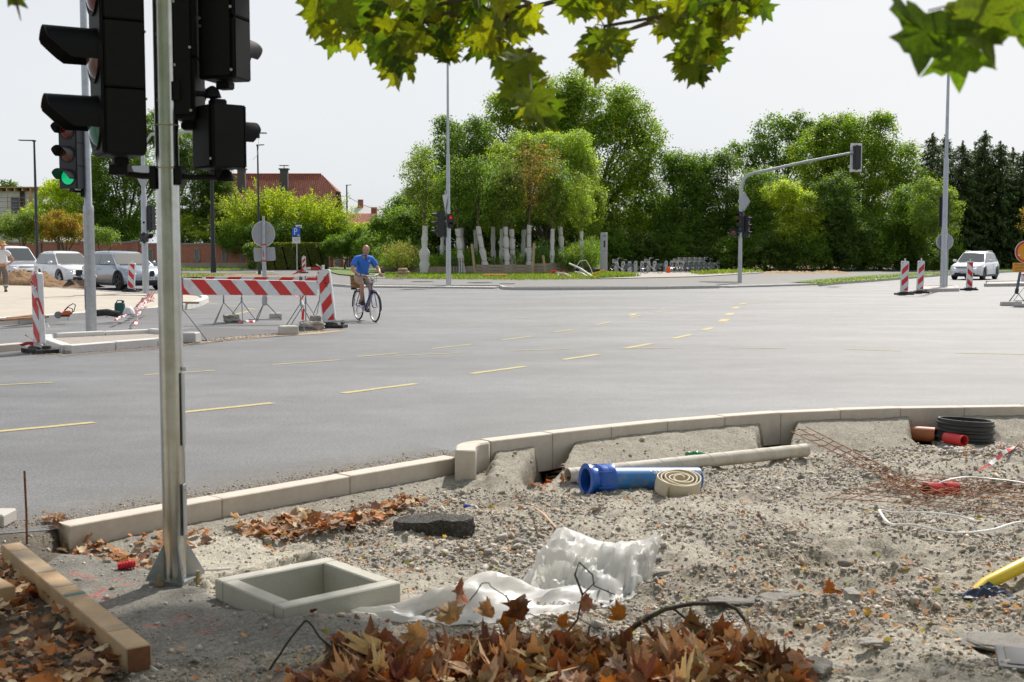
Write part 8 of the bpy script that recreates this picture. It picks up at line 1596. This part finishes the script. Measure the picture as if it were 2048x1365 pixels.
LB = ['leftmost wrapped tree with a wide loose fleece, left of the lamp pole','wrapped tree half hidden behind the lamp pole’s signal head','wrapped tree leaning right, first one right of the lamp pole','wrapped trunk hidden behind the first one right of the lamp pole','shaded wrapped trunk behind the strongly leaning one','most strongly leaning wrapped trunk with three orange straps','upright shaded wrapped trunk right of the strongly leaning one','narrow wrapped trunk just left of the twisted one','twisted wrapped trunk in the middle with an orange strap','wrapped trunk right of the twisted one with rounded top','shaded leaning wrapped trunk left of the red-brown tree','straight wrapped trunk carrying the half-bare red-brown crown','short-looking wrapped trunk standing deep in the weeds','bulging wrapped trunk with a strap, right of the short one','rightmost wrapped tree, near the bicycle terminal']
yc = []
for i in range(3): rng = np.random.default_rng(200 + i); yc.append(crown_mesh('crown',[(0,0,1.6,1.5,1.4,1.5),(.5,.3,3.2,1.3,1.2,1.5),(-.6,-.2,2.6,1.2,1.1,1.4),(.1,0,4.3,.8,.8,1.1)],5200,.16,['green','olive','light'][i],200 + i,None,20,.36,.2)[0])
def young_limbs(seed):
 rng = np.random.default_rng(seed); mb = MB(); 
 for _ in range(9):
  q = np.array([rng.normal(0,1.0),rng.normal(0,.8),rng.uniform(2.2,5.0)]); m_ = q * np.array([.35,.35,.5]); mb.tube([(0,0,-.1),tuple(m_),tuple(q)],[.055,.035,.01],5)
  for _ in range(3): e = q * rng.uniform(.5,.9) ; f = e + rng.normal(0,.6,3) + np.array([0,0,.5]); mb.tube([tuple(e),tuple(f)],[.016,.005],4)
 return mb.mesh('limbs',mat('young bark',(.16,.125,.08),.85,var=.3,scale=3),smooth=True)
yl = [young_limbs(300 + i) for i in range(3)]
for i,(xt,yt,xb,yb,wp,d) in enumerate(WR):
 top = D(xt,yt,d); bot = D(xb,min(yb + 14,540),d); bot.z = .25; t = thing('wrapped_tree',LB[i],'tree',(bot.x,d,.05),0,'transplanted trees wrapped in white fleece'); rng = random.Random(i); w0 = wp * d / F / 2; rows = []; tv = top - Vector((bot.x,d,.05))
 for k in range(12):
  f = k / 11; cx_,cz = tv.x * f,.05 + (tv.z - .05) * f; wv = w0 * (1.25 - .35 * f) * (1 + .12 * math.sin(k * 1.7 + i)) * (1.5 if (i in (0,13) and .1 < f < .5) else 1); wv *= .82 if k in (3,6,9) else 1
  rows.append([(cx_ + wv * math.cos(2 * math.pi * j / 14) * (1 + .10 * math.sin(3 * j + k * .8 + i)),wv * math.sin(2 * math.pi * j / 14) * (1 + .10 * math.cos(2 * j + k + i)),cz) for j in range(14)])
 mb = MB(); mb.grid([q + [q[0]] for q in rows]); mb.add(rows[-1],[tuple(range(14))]); mb.build('fleece_wrap',wrapm,t,smooth=60)
 for k in ((3,6,9) if i in (2,5,8,9,11,13) else ()): f = k / 11; mb = MB(); mb.lathe([(w0 * 1.02,-.02),(w0 * 1.08,0),(w0 * 1.02,.02)],(tv.x * f,0,tv.z * f),'Z',14); mb.build('strap',ropem,t)
 mb = MB(); mb.tube([tuple(tv * .9),tuple(tv + Vector((0,0,.5)))],[.07,.06],7); mb.build('trunk',mat('young bark',(.16,.125,.08)),t)
 s = {0: .95,11: 1.1,14: .78,1: .85}.get(i,.9 + .1 * rng.random()); lo = obj('limbs',yl[i % 3],t,tv + Vector((0,0,.4)),(0,0,rng.uniform(0,6)),(s,s,s * 1.05))
 if i == 11: me,_ = crown_mesh('crown',[(.3,0,2.5,2.0,1.5,1.7),(.6,-.6,4.4,1.8,1.3,1.7),(-1.4,-.3,2.6,1.4,1,1.6)],5200,.13,'brown',411,None,7,.25,.3,mixp=.3); obj('crown',me,t,tv)
 elif i in (3,4,7,10): obj('crown',yc[0],t,tv + Vector((0,0,.1)),(0,0,rng.uniform(0,6)),(s * .8,s * .8,s * .8))
 else: obj('crown',yc[{0: 1,14: 2,12: 1,8: 1}.get(i,0)],t,tv + Vector((0,0,.1)),(0,0,rng.uniform(0,6)),(s * (.95 if i else 1.05),s * .9,s * (1 if i else 1.15)))
PL = thing('planter','long low enclosure of weathered planks and posts holding the wrapped trees','planter',G(970,549,.05)); pk_m = mat('weathered plank',(.34,.27,.21),.85,var=.22,scale=2.5,dirt=(.22,.16,.11),dscale=2,damt=.6); PLO = Vector(PL.location)
def plank(a,b,z0,z1,h=.2):
 A = G(*a); B = G(*b); A = Vector((A.x,A.y,z0)); B = Vector((B.x,B.y,z1)); d = B - A; mb = MB(); mb.box((0,0,0),(d.length,.06,h - .012)); mb.build('plank',pk_m,PL,loc=(A + B) / 2 - PLO,rot=(0,-math.atan2(d.z,math.hypot(d.x,d.y)),math.atan2(d.y,d.x)),bevel=.006)
for k in range(2): plank((762,547),(856,548.5),.22 + .22 * k,.2 + .22 * k,.22)
plank((765,545),(857,548),1.02,.78,.28)
for k in range(2): plank((858,549),(947,549.5),.2 + .22 * k,.26 + .24 * k,.24)
for k in range(3): plank((952,549.8),(1062,550.5),.18 + .22 * k,.18 + .22 * k,.21)
for k in range(3): plank((1068,549.8),(1148,548),.2 + .24 * k,.22 + .24 * k,.23)
for k in range(3): plank((1150,547),(1192,544.5),.2 + .24 * k,.2 + .24 * k,.23)
for px,py,h,lean in ((757,546,1.0,0),(856,549.5,1.15,0),(950,550.5,2.15,-.10),(1065,551,2.2,.05),(1148,548.5,1.95,.02),(1091,550,1.35,-.13),(1110,546,1.0,0)):
 q = G(px,py) - PLO; mb = MB(); mb.box((0,0,h / 2),(.17 if h > 1.1 else .1,.12,h)); mb.build('post',mat('post wood',(.42,.30,.19),.8,var=.2,scale=3),PL,loc=(q.x,q.y - .08,0),rot=(0,lean,0),bevel=.01)
mb = MB(); a = G(760,545); b = G(1192,543); rows = []
for j in range(10):
 rows.append([(a.x + (b.x - a.x) * i / 40,91.2 + 12 * j / 9 + (0 if j else .0),.1 + (.55 if 0 < j < 9 else .3) + .15 * nz(i * .4,j * .7)) for i in range(41)])
mb.grid(rows); obj('soil',mb.mesh('soil',mat('weedy soil',(.09,.10,.04),.95,var=.4,scale=2),smooth=True),PL,-PLO)
rng = np.random.default_rng(501); P_ = []; Ln = []; Cc = []; Nn = []; Sz = []
def weeds(x0,x1,d0,d1,h0,h1,n,pal,basez=.5):
 for _ in range(n):
  d = rng.uniform(d0,d1); x = (rng.uniform(x0,x1) - 1024) * d / F; h = rng.uniform(h0,h1) * (1 + .35 * math.sin(x * 1.3) * .6); lx,ly = rng.normal(0,.22,2); m_ = int(16 + 16 * h); s = rng.random(m_) ** .8; sp_ = .05 + .22 * s * (1 - s) * 2; pp = np.stack([x + lx * s * h + rng.normal(0,1,m_) * sp_,d + ly * s * h + rng.normal(0,1,m_) * sp_,basez + s * h],1); P_.append(pp); Ln.append(np.stack([rng.normal(0,.5,m_) + lx,rng.normal(0,.5,m_),np.full(m_,1.0)],1)); Nn.append(rng.normal(size=(m_,3)) + np.array([0,-.8,.2])); pa = np.array(PAL[pal]); Cc.append(pa[rng.integers(0,len(pa),m_)] * rng.uniform(.8,1.25,(m_,1)) * rng.uniform(.8,1.2)); Sz.append(np.full(m_,.20) * rng.uniform(.7,1.3,m_))
PAL['straw'] = [(.30,.26,.10),(.22,.22,.07),(.16,.19,.06)]; PAL['feather'] = [(.12,.20,.05),(.09,.16,.04),(.16,.24,.08)]
weeds(762,1195,89.5,97,.5,1.1,560,'green'); weeds(1070,1195,89.5,95,1.2,2.0,300,'feather'); weeds(1130,1192,89.5,92,1.0,1.7,90,'light'); weeds(775,850,90,95,.8,1.7,170,'straw'); weeds(850,960,90,94,.6,1.4,150,'green'); weeds(760,850,92,97,1.3,2.2,60,'feather')
V,Fs = quads(np.concatenate(P_),np.concatenate(Nn),np.concatenate(Sz),rng,.22,np.concatenate(Ln)); tag(obj('weeds',npmesh('weeds',V,Fs,fol,np.repeat(np.concatenate(Cc),4,0))),kind='stuff')
P_ = []; Ln = []; Cc = []; Nn = []; Sz = []
def blades(poly,n,h,pal,z=.08):
 xs_ = [p[0] for p in poly]; ys_ = [p[1] for p in poly]; m_ = n * 3; X_ = rng.uniform(min(xs_),max(xs_),m_); Y_ = rng.uniform(min(ys_),max(ys_),m_); ok = inpoly(X_,Y_,poly) > 0; X_,Y_ = X_[ok][:n],Y_[ok][:n]; zc = CH - z; t_ = 1; a = (X_ - 1024) / F; b = -(Y_ - 682.5) / F; rz_ = -math.sin(TH) + math.cos(TH) * b; ry_ = math.cos(TH) + math.sin(TH) * b; tt_ = -zc / rz_; pp = np.stack([a * tt_,ry_ * tt_,np.full(len(a),z + h * .4)],1); P_.append(pp); k = len(pp); Ln.append(np.tile([0,0,1.0],(k,1)) + rng.normal(0,.4,(k,3))); Nn.append(rng.normal(size=(k,3)) * .6 + np.array([0,-1,.3])); pa = np.array(PAL[pal]); Cc.append(pa[rng.integers(0,len(pa),k)] * rng.uniform(.8,1.25,(k,1))); Sz.append(h * rng.uniform(.6,1.6,k))
PAL['lawn'] = [(.13,.21,.03),(.10,.17,.025),(.17,.24,.04),(.20,.20,.06)]
blades([(770,557),(860,559),(1050,561),(1195,559),(1235,549),(1200,541),(1000,549),(770,546)],9000,.16,'lawn'); blades([(1600,568),(1650,570),(1760,562),(1900,549.5),(2048,543),(2048,537.5),(1900,543.5),(1760,553),(1640,562)],3200,.12,'lawn',.12); blades([(380,534),(500,534),(500,541),(330,543)],1500,.2,'lawn'); blades([(330,547),(420,548),(470,551),(420,555),(330,556)],900,.12,'lawn'); blades([(1195,551),(1240,551),(1280,554),(1195,558)],1500,.3,'lawn'); blades([(1380,548),(1480,544),(1530,545),(1400,550)],700,.3,'lawn',.1)
V,Fs = quads(np.concatenate(P_),np.concatenate(Nn),np.concatenate(Sz),rng,.2,np.concatenate(Ln)); tag(obj('grass',npmesh('grass',V,Fs,fol,np.repeat(np.concatenate(Cc),4,0))),kind='stuff')
sk = mat('paper sack',(.45,.30,.22),.85,var=.1,scale=4)
ct = thing('cement_sacks','small stack of three brown cement sacks on the grass behind the cyclist','sacks',G(806,553.5,.08))
for k,(x,z,w_) in enumerate(((-.0,.1,.7),(.03,.28,.66),(-.02,.45,.62))):
 for s in ((-1,1) if k < 2 else (0,)): mb = MB(); mb.box((x + s * .2,0,z),(w_ if s == 0 else .38,.42,.17),top=(.9,.9)); mb.build('sack',sk,ct,bevel=.06,smooth=True)
mb = MB(); mb.cyl((-.75,0,0),(.75,0,0),.09,n=12); tag(mb.build('drain_pipe',mat('bright orange pipe',(.62,.19,.03),.5),loc=G(990,551.5,.17)),'bright orange drain pipe on the grass in front of the planter','pipe')
for k in range(5): q = G(905 + 5.2 * k,550); mb = MB(); mb.cyl((0,0,0),(0,0,1.15),.03,n=6); tag(mb.build('steel_stake',steel_dark,loc=(q.x,q.y,.05)),('leftmost','second','middle','fourth','rightmost')[k] + ' of five steel stakes in front of the planter beside the lamp pole','stake','five steel stakes')
wp_ = mat('white plastic profile',(.62,.62,.60),.5)
for (a,b,za,zb_,lb) in (((1138,556),(1185,557),.9,.1,'long white plastic profile propped on the rubble by the planter'),((1150,557),(1176,557.5),.4,.1,'shorter white profile lying below the long one'),((1115,557),(1145,558.5),.35,.1,'white bent profile beside the red tape on the rubble')):
 A = G(*a); B = G(*b); A.z = za; B.z = zb_; mb = MB(); mb.tube([(0,0,0),tuple((B - A) * .5 + Vector((0,0,.08))),tuple(B - A)],.05,6); tag(mb.build('plastic_profile',wp_,loc=A),lb,'profile')
A = G(1140,555); mb = MB(); mb.box((0,0,.1),(.9,.3,.12),rz=.3); tag(mb.build('plank_piece',pk_m,loc=A),'brown plank piece on the rubble by the planter','plank')
tape('barrier_tape',[GZ(1100,555,.1),GZ(1108,554.5,.4),GZ(1118,555,.1),GZ(1128,555.5,.3),GZ(1135,556,.1)],.3,'heap of red tape on the grass by the planter',seed=40,n_per=1.2)
mb = MB(); mb.tube([GZ(1150,552,.5),GZ(1160,552,1.0),GZ(1172,552,1.05),GZ(1180,552,.6),GZ(1186,552,.1)],.03,5); tag(mb.build('loose_hose',wp_,smooth=True),'loose pale hose arching over the rubble by the planter','hose')
mb = MB(); mb.box((0,0,.25),(1.1,.3,.2),rot=Euler((0,-.35,0))); tag(mb.build('yellow_shovel',mat('yellow shovel',(.6,.38,.02),.5),loc=G(1194,556)),'yellow tool head on the grass beside the terminal','tool')
mb = MB(); mb.box((0,0,.2),(.35,.2,.5),top=(.7,.7)); tag(mb.build('orange_bag',mat('orange fabric',(.75,.12,.02),.7),loc=G(1337,546,.1),bevel=.05,smooth=True),'orange bag standing behind the docking posts','bag')
# ================================================================ BUILDINGS AND WALLS
def tile_mat(name,col,rows=.34,colw=.24):
 m = bpy.data.materials.new(name); m.use_nodes = True; N = m.node_tree.nodes; L = m.node_tree.links; p = N['Principled BSDF']; p.inputs['Roughness'].default_value = .85; tc = N.new('ShaderNodeTexCoord'); b = N.new('ShaderNodeTexBrick'); b.offset = 0; b.inputs['Scale'].default_value = 1; b.inputs['Brick Width'].default_value = colw; b.inputs['Row Height'].default_value = rows; b.inputs['Mortar Size'].default_value = .035; b.inputs['Mortar Smooth'].default_value = .6
 b.inputs['Color1'].default_value = tuple(c * .8 for c in col) + (1,); b.inputs['Color2'].default_value = tuple(min(1,c * 1.25) for c in col) + (1,); b.inputs['Mortar'].default_value = tuple(c * .35 for c in col) + (1,)
 L.new(tc.outputs['UV'],b.inputs[0]); L.new(b.outputs[0],p.inputs['Base Color']); bp = N.new('ShaderNodeBump'); bp.inputs['Distance'].default_value = .06; L.new(b.outputs['Fac'],bp.inputs['Height']); bp.invert = True; L.new(bp.outputs[0],p.inputs['Normal']); return m
def face_uv(me,u,v):
 uv = me.uv_layers.new(name='uv')
 for l in me.loops: c = me.vertices[l.vertex_index].co; uv.data[l.index].uv = (c.dot(Vector(u)),c.dot(Vector(v)))
tiles = tile_mat('clay roof tiles',(.33,.10,.055)); 
plaster = mat('white plaster',(.66,.65,.62),.9,var=.05,scale=1,dirt=(.5,.47,.43),dscale=.6,damt=.4); darkwood = mat('dark stained wood',(.04,.03,.025),.7); paneg = mat('window glass',(.03,.04,.05),.08,var=0,spec=.8)
def roof_slab(parent,pts,m,u,th=.14,name='roof'):
 mb = MB(); n_ = (Vector(pts[1]) - Vector(pts[0])).cross(Vector(pts[2]) - Vector(pts[0])).normalized(); n_ = n_ if n_.z > 0 else -n_; mb.slab([Vector(p) + n_ * th for p in pts],-n_ * th); me = mb.mesh(name,m); u = Vector(u).normalized(); face_uv(me,u,n_.cross(u)); return obj(name,me,parent)
def window(parent,c,w_,h_,axis='x',fm=None):
 fm = fm or mat('white window frame',(.6,.6,.6),.5); mb = MB(); s = lambda a,b,cc: (a,b,cc)
 if axis == 'x':   # faces -y
  for dx,dz,ww,hh in ((-w_ / 2,0,.08,h_),(w_ / 2,0,.08,h_),(0,-h_ / 2,w_,.08),(0,h_ / 2,w_,.08)): mb.box((dx,-.02,dz),(ww,.08,hh))
  o = mb.build('window',fm,parent,loc=c); mb = MB(); mb.box((0,.0,0),(w_ - .08,.03,h_ - .08)); mb.build('pane',paneg,o)
 else:
  for dy,dz,ww,hh in ((-w_ / 2,0,.08,h_),(w_ / 2,0,.08,h_),(0,-h_ / 2,w_,.08),(0,h_ / 2,w_,.08)): mb.box((.02,dy,dz),(.08,ww,hh))
  o = mb.build('window',fm,parent,loc=c); mb = MB(); mb.box((0,.0,0),(.03,w_ - .08,h_ - .08)); mb.build('pane',paneg,o)
H1 = thing('house','big house with a half-hipped red tiled roof and two dark chimneys behind the arching shrubs','house',(-30,141,0)); xr_ = 10.1; xl_ = -3.2; yr = 0; zr_ = 10.35
mb = MB(); mb.box((3.0,0,2.3),(11.6,11.6,4.6)); wl_ = mb.build('wall',plaster,H1); mb = MB(); mb.slab([(xr_ - 1.2,-5.8,4.6),(xr_ - 1.2,5.8,4.6),(xr_ - 1.2,2.0,8.2),(xr_ - 1.2,-2.0,8.2)],(-.25,0,0)); mb.build('gable_wall',plaster,H1)
sl_ = (zr_ - 3.6) / 6.6
roof_slab(H1,[(xl_,-6.6,3.6),(xr_,-6.6,3.6),(xr_,-1.9,zr_ - 1.9 * sl_),(xr_ - 1.9,0,zr_),(xl_,0,zr_)],tiles,(1,0,0)); roof_slab(H1,[(xl_,0,zr_),(xr_ - 1.9,0,zr_),(xr_,1.9,zr_ - 1.9 * sl_),(xr_,6.6,3.6),(xl_,6.6,3.6)],tiles,(1,0,0)); roof_slab(H1,[(xr_ - 1.9,0,zr_),(xr_,-1.9,zr_ - 1.9 * sl_),(xr_,1.9,zr_ - 1.9 * sl_)],tiles,(0,1,0))
mb = MB(); mb.cyl((xl_,0,zr_ + .12),(xr_ - 1.9,0,zr_ + .12),.13,n=8); mb.build('ridge',mat('ridge tile',(.30,.09,.05),.85),H1)
for s in (-1,1): mb = MB(); mb.slab([(xr_ + .05,s * 6.6,3.5),(xr_ + .05,s * 1.9,zr_ - 1.9 * sl_ - .05),(xr_ + .05,s * 1.9,zr_ - 1.9 * sl_ - .55),(xr_ + .05,s * 6.6,3.0)],(-.08,0,0)); mb.build('barge_board',darkwood,H1)
mb = MB(); mb.slab([(xr_ - 1.15,-2.3,7.2),(xr_ - 1.15,2.3,7.2),(xr_ - 1.15,1.6,8.4),(xr_ - 1.15,-1.6,8.4)],(.06,0,0)); mb.build('gable_cladding',darkwood,H1); window(H1,(xr_ - 1.18,-1.2,6.2),1.0,1.3,'y',darkwood)
for x in (-.5,4.3): 
 mb = MB(); mb.box((x,-1.8,9.6),(.85,.7,2.8)); mb.box((x,-1.8,10.95),(1.1,.95,.15)); c_ = mb.build('chimney',mat('dark chimney',(.10,.095,.09),.85),H1); mb = MB(); mb.box((x,-1.8,11.35),(1.0,.8,.05)); mb.box((x,-1.8,11.2),(.08,.08,.35)); mb.build('chimney_cap',steel_dark,c_)
H1.location.x = -30; 
def house(label,x0,x1,d,dep,eave,ridge,wallm,roofm,ridge_axis='x',name='house',chim=None):
 t = thing(name,label,'house',((x0 + x1) / 2,d + dep / 2,0)); W_ = x1 - x0; mb = MB(); mb.box((0,0,eave / 2),(W_ - .6,dep - .6,eave)); mb.build('wall',wallm,t)
 if ridge_axis == 'x':
  roof_slab(t,[(-W_ / 2,-dep / 2,eave - .1),(W_ / 2,-dep / 2,eave - .1),(W_ / 2,0,ridge),(-W_ / 2,0,ridge)],roofm,(1,0,0)); roof_slab(t,[(-W_ / 2,0,ridge),(W_ / 2,0,ridge),(W_ / 2,dep / 2,eave - .1),(-W_ / 2,dep / 2,eave - .1)],roofm,(1,0,0))
  for s in (-1,1): mb = MB(); mb.slab([(s * (W_ / 2 - .4),-dep / 2 + .4,eave),(s * (W_ / 2 - .4),dep / 2 - .4,eave),(s * (W_ / 2 - .4),0,ridge - .25)],(-s * .2,0,0)); mb.build('gable',darkwood if s > 0 and 'red roof' in label else wallm,t)
 else:
  roof_slab(t,[(-W_ / 2,-dep / 2,eave - .1),(0,-dep / 2,ridge),(0,dep / 2,ridge),(-W_ / 2,dep / 2,eave - .1)],roofm,(0,1,0)); roof_slab(t,[(0,-dep / 2,ridge),(W_ / 2,-dep / 2,eave - .1),(W_ / 2,dep / 2,eave - .1),(0,dep / 2,ridge)],roofm,(0,1,0))
  mb = MB(); mb.slab([(-W_ / 2 + .4,-dep / 2 + .4,eave),(W_ / 2 - .4,-dep / 2 + .4,eave),(0,-dep / 2 + .4,ridge - .3)],(0,.2,0)); mb.build('gable',wallm,t)
 if chim: mb = MB(); mb.box((chim[0],chim[1],ridge + .1),(.8,.7,1.9)); mb.build('chimney',mat('brick chimney',(.30,.10,.06),.85),t)
 return t
def pxx(px,d): return (px - 1024) * d / F
def pyz(py,d): return CH + (505 - py) * d / F
house('small house with red roof and dark gable right of the brown lamp pole',pxx(690,172),pxx(746,172),172,9,pyz(450,172),pyz(428,172),plaster,tiles,'x',chim=(1.6,1))
house('white-roofed house with a brick chimney rising behind the small red roof',pxx(703,190),pxx(764,190),190,12,pyz(450,190),pyz(412,192),plaster,mat('pale roof panels',(.55,.53,.52),.6,var=.1,scale=1),'x',chim=(-1.5,-.5))
house('far house with a dark grey roof right of the white-roofed house',pxx(748,215),pxx(790,215),215,12,pyz(452,215),pyz(424,215),plaster,mat('slate roof',(.09,.10,.12),.6),'y')
t = house('far house with dull red roof behind the building under construction',pxx(40,175),pxx(105,175),175,12,pyz(392,175),pyz(373,175),plaster,mat('dull red roof',(.20,.09,.07),.8),'x')
BL = thing('house_under_construction','white flat-roofed building under construction with scaffolding at the far left','house',(pxx(20,150),150,0)); zt_ = pyz(384,150); mb = MB(); mb.box((-3,4,zt_ / 2),(14.5,8,zt_)); mb.build('wall',plaster,BL)
rawwood = mat('raw roof timber',(.48,.32,.17),.8,var=.2,scale=3)
for i in range(16): mb = MB(); mb.box((-10 + .95 * i,-.4,zt_ + .15),(.14,1.6,.35)); mb.build('rafter',rawwood,BL)
mb = MB(); mb.box((-3,3.4,zt_ + .42),(15.4,9.4,.12)); mb.build('roof_deck',rawwood,BL); window(BL,(1.0,-.03,pyz(412,150)),1.0,2.0,'x',rawwood); mb = MB(); mb.box((1.9,-.1,pyz(405,150)),(.5,.2,3.4)); mb.build('dark_column',darkwood,BL); mb = MB(); mb.box((3.2,-.8,zt_ / 2),(.3,.3,zt_)); mb.build('timber_post',rawwood,BL)
SC = thing('scaffolding','thin steel scaffolding in front of the white building at the far left','scaffolding',(pxx(20,149),148.4,0))
for i in range(6): mb = MB(); mb.cyl((-3.5 + 1.9 * i,0,0),(-3.5 + 1.9 * i,0,pyz(392,149)),.03,n=5); mb.build('upright',rust,SC)
for z in (397,405,417,424): mb = MB(); mb.cyl((-4,0,pyz(z,149)),(6.3,0,pyz(z,149)),.03,n=5); mb.build('rail',rodm,SC)
mb = MB(); mb.box((1,.3,pyz(428,149)),(10,.7,.06)); mb.build('platform',rawwood,SC)
def brickm():
 m = bpy.data.materials.new('red brickwork'); m.use_nodes = True; N = m.node_tree.nodes; L = m.node_tree.links; p = N['Principled BSDF']; p.inputs['Roughness'].default_value = .9; tc = N.new('ShaderNodeTexCoord'); mp = N.new('ShaderNodeMapping'); mp.inputs['Rotation'].default_value = (R(90),0,0); b = N.new('ShaderNodeTexBrick'); b.inputs['Scale'].default_value = 1; b.inputs['Brick Width'].default_value = .26; b.inputs['Row Height'].default_value = .085; b.inputs['Mortar Size'].default_value = .012
 b.inputs['Color1'].default_value = (.38,.10,.055,1); b.inputs['Color2'].default_value = (.50,.15,.085,1); b.inputs['Mortar'].default_value = (.30,.22,.18,1); L.new(tc.outputs['Object'],mp.inputs[0]); L.new(mp.outputs[0],b.inputs[0]); L.new(b.outputs[0],p.inputs['Base Color']); return m
brick = brickm(); capm = mat('grey wall cap',(.30,.29,.27),.9,var=.2,scale=1.5)
def bwall(label,x0,x1,d,topy,niches=(),endcap=True):
 t = thing('brick_wall',label,'wall',(pxx(x0,d),d,0)); W_ = pxx(x1,d) - pxx(x0,d); z1 = pyz(topy,d); mb = MB(); mb.box((W_ / 2,.2,z1 / 2 + .15),(W_,.4,z1 - .3)); mb.build('brickwork',brick,t); mb = MB(); mb.box((W_ / 2,.2,.3),(W_ + .04,.48,.6)); mb.build('plinth',mat('mossy plinth',(.36,.33,.27),.9,var=.2,scale=1,dirt=(.25,.22,.06),dscale=1.2,damt=.8),t); mb = MB(); n_ = int(W_ / 1.2)
 for i in range(n_): mb = MB(); mb.box((W_ * (i + .5) / n_,.2,z1 + .07),(W_ / n_ - .02,.55,.14)); mb.build('cap_stone',capm,t)
 for nx_,w_ in niches:
  c = pxx(nx_,d) - pxx(x0,d); zc = pyz(511,d); mb = MB()
  for dx,dz,ww,hh in ((-.24,0,.1,1.15),(.24,0,.1,1.15),(0,.55,.58,.1),(0,-.55,.58,.1)): mb.box((dx * w_,-.03,dz),(ww * w_,.1,hh))
  o = mb.build('niche_frame',capm,t,loc=(c,0,zc)); mb = MB(); mb.box((0,-.006,0),(.40 * w_,.02,1.0)); mb.build('niche_panel',mat('niche grey',(.20,.20,.20),.9),o)
bwall('right section of the red brick wall with framed niches, ending at the hedge',280,498,117,489.5,[(396,.9),(450,.8),(486,.5),(303,.9)]); bwall('left section of the red brick wall running behind the parked cars',-120,266,118,486.5)
t = thing('brick_pillar','taller brick pillar with grey coping joining the two sections of the wall','pillar',(pxx(273,117),117,0)); mb = MB(); mb.box((0,.2,1.3),(.62,.6,2.6)); mb.build('brickwork',brick,t); mb = MB(); mb.box((0,.2,2.68),(.8,.8,.16)); mb.build('cap_stone',capm,t)
for i,(px,d,lb) in enumerate([(655,124,'leftmost brick gate pillar with pale cap right of the hedge'),(664,125,'second gate pillar carrying a white letter box'),(683,128,'third gate pillar, right of the grey gate')]):
 t = thing('gate_pillar',lb,'pillar',(pxx(px,d),d,0)); zt2 = pyz(501,d); mb = MB(); mb.box((-.12,.2,zt2 / 2),(.2,.4,zt2)); mb.build('concrete_post',capm,t); mb = MB(); mb.box((.12,.2,zt2 / 2),(.2,.4,zt2)); mb.build('brick_post',brick,t); mb = MB(); mb.box((0,.2,zt2 + .06),(.6,.55,.12)); mb.build('cap',capm,t)
 if i == 1: mb = MB(); mb.box((.25,-.05,zt2 - .35),(.35,.2,.5)); mb.build('letter_box',white_pl,t)
t = thing('garden_gate','grey boarded garden gate between the second and third pillars','gate',(pxx(673,127),127,0)); gt = mat('grey gate boards',(.22,.20,.19),.8,var=.15)
for k in range(7): mb = MB(); mb.box((-.42 + .14 * k,0,.95),(.125,.04,1.7)); mb.build('board',gt,t)
mb = MB(); mb.box((0,.03,.4),(1.0,.04,.08)); mb.box((0,.03,1.5),(1.0,.04,.08)); mb.build('rail',gt,t)
t = thing('garden_gate','narrow dark red gate panel left of the leftmost pillar','gate',(pxx(648.5,123),123,0)); mb = MB(); mb.box((0,0,.95),(.55,.3,1.8)); mb.build('panel',mat('dark red panel',(.22,.05,.04),.8),t)
t = thing('brick_wall','short brick wall end right of the gate beside the thuja','wall',(pxx(712,132),132,0)); mb = MB(); mb.box((0,0,.9),(2.0,.4,1.8)); mb.build('brickwork',brick,t)
t = thing('garden_fence','dark slatted garden fence below the thuja bush','fence',(pxx(688,129),129,0))
for k in range(9): mb = MB(); mb.box((.16 * k,0,.8),(.1,.03,1.5)); mb.build('slat',darkwood,t)
rs_ = np.random.default_rng(91); n_ = 5200; q = np.stack([rs_.uniform(-9,9,n_),rs_.uniform(-9,2.6,n_),rs_.uniform(4.2,9.5,n_)],-1); q = q[(q[:,2] > 1.6 + .5 * np.maximum(q[:,1],0) + 2.4) & (vnoise(q[:,0],q[:,1],.5,8) > -.15)]
tag(leaf_cloud_lo('sky_blocking_crown',q - np.array(PO),rs_.uniform(.12,.2,len(q)),np.array(gcols)[rs_.integers(0,8,len(q))],leaf_gm,PT,seed=14,upright=.5),kind='stuff')  # unseen canopy overhead, added to block sky light from above and behind
me,_ = crown_mesh('unseen_tree_row',[(-20 + 8 * i,-11 - 2 * (i % 2),5.5,4.6,3.0,5.5) for i in range(6)],20000,.42,'green',955,None,20,.9); tag(obj('unseen_tree_row',me),kind='stuff')  # unseen row behind the camera, added for dark reflections and less fill light
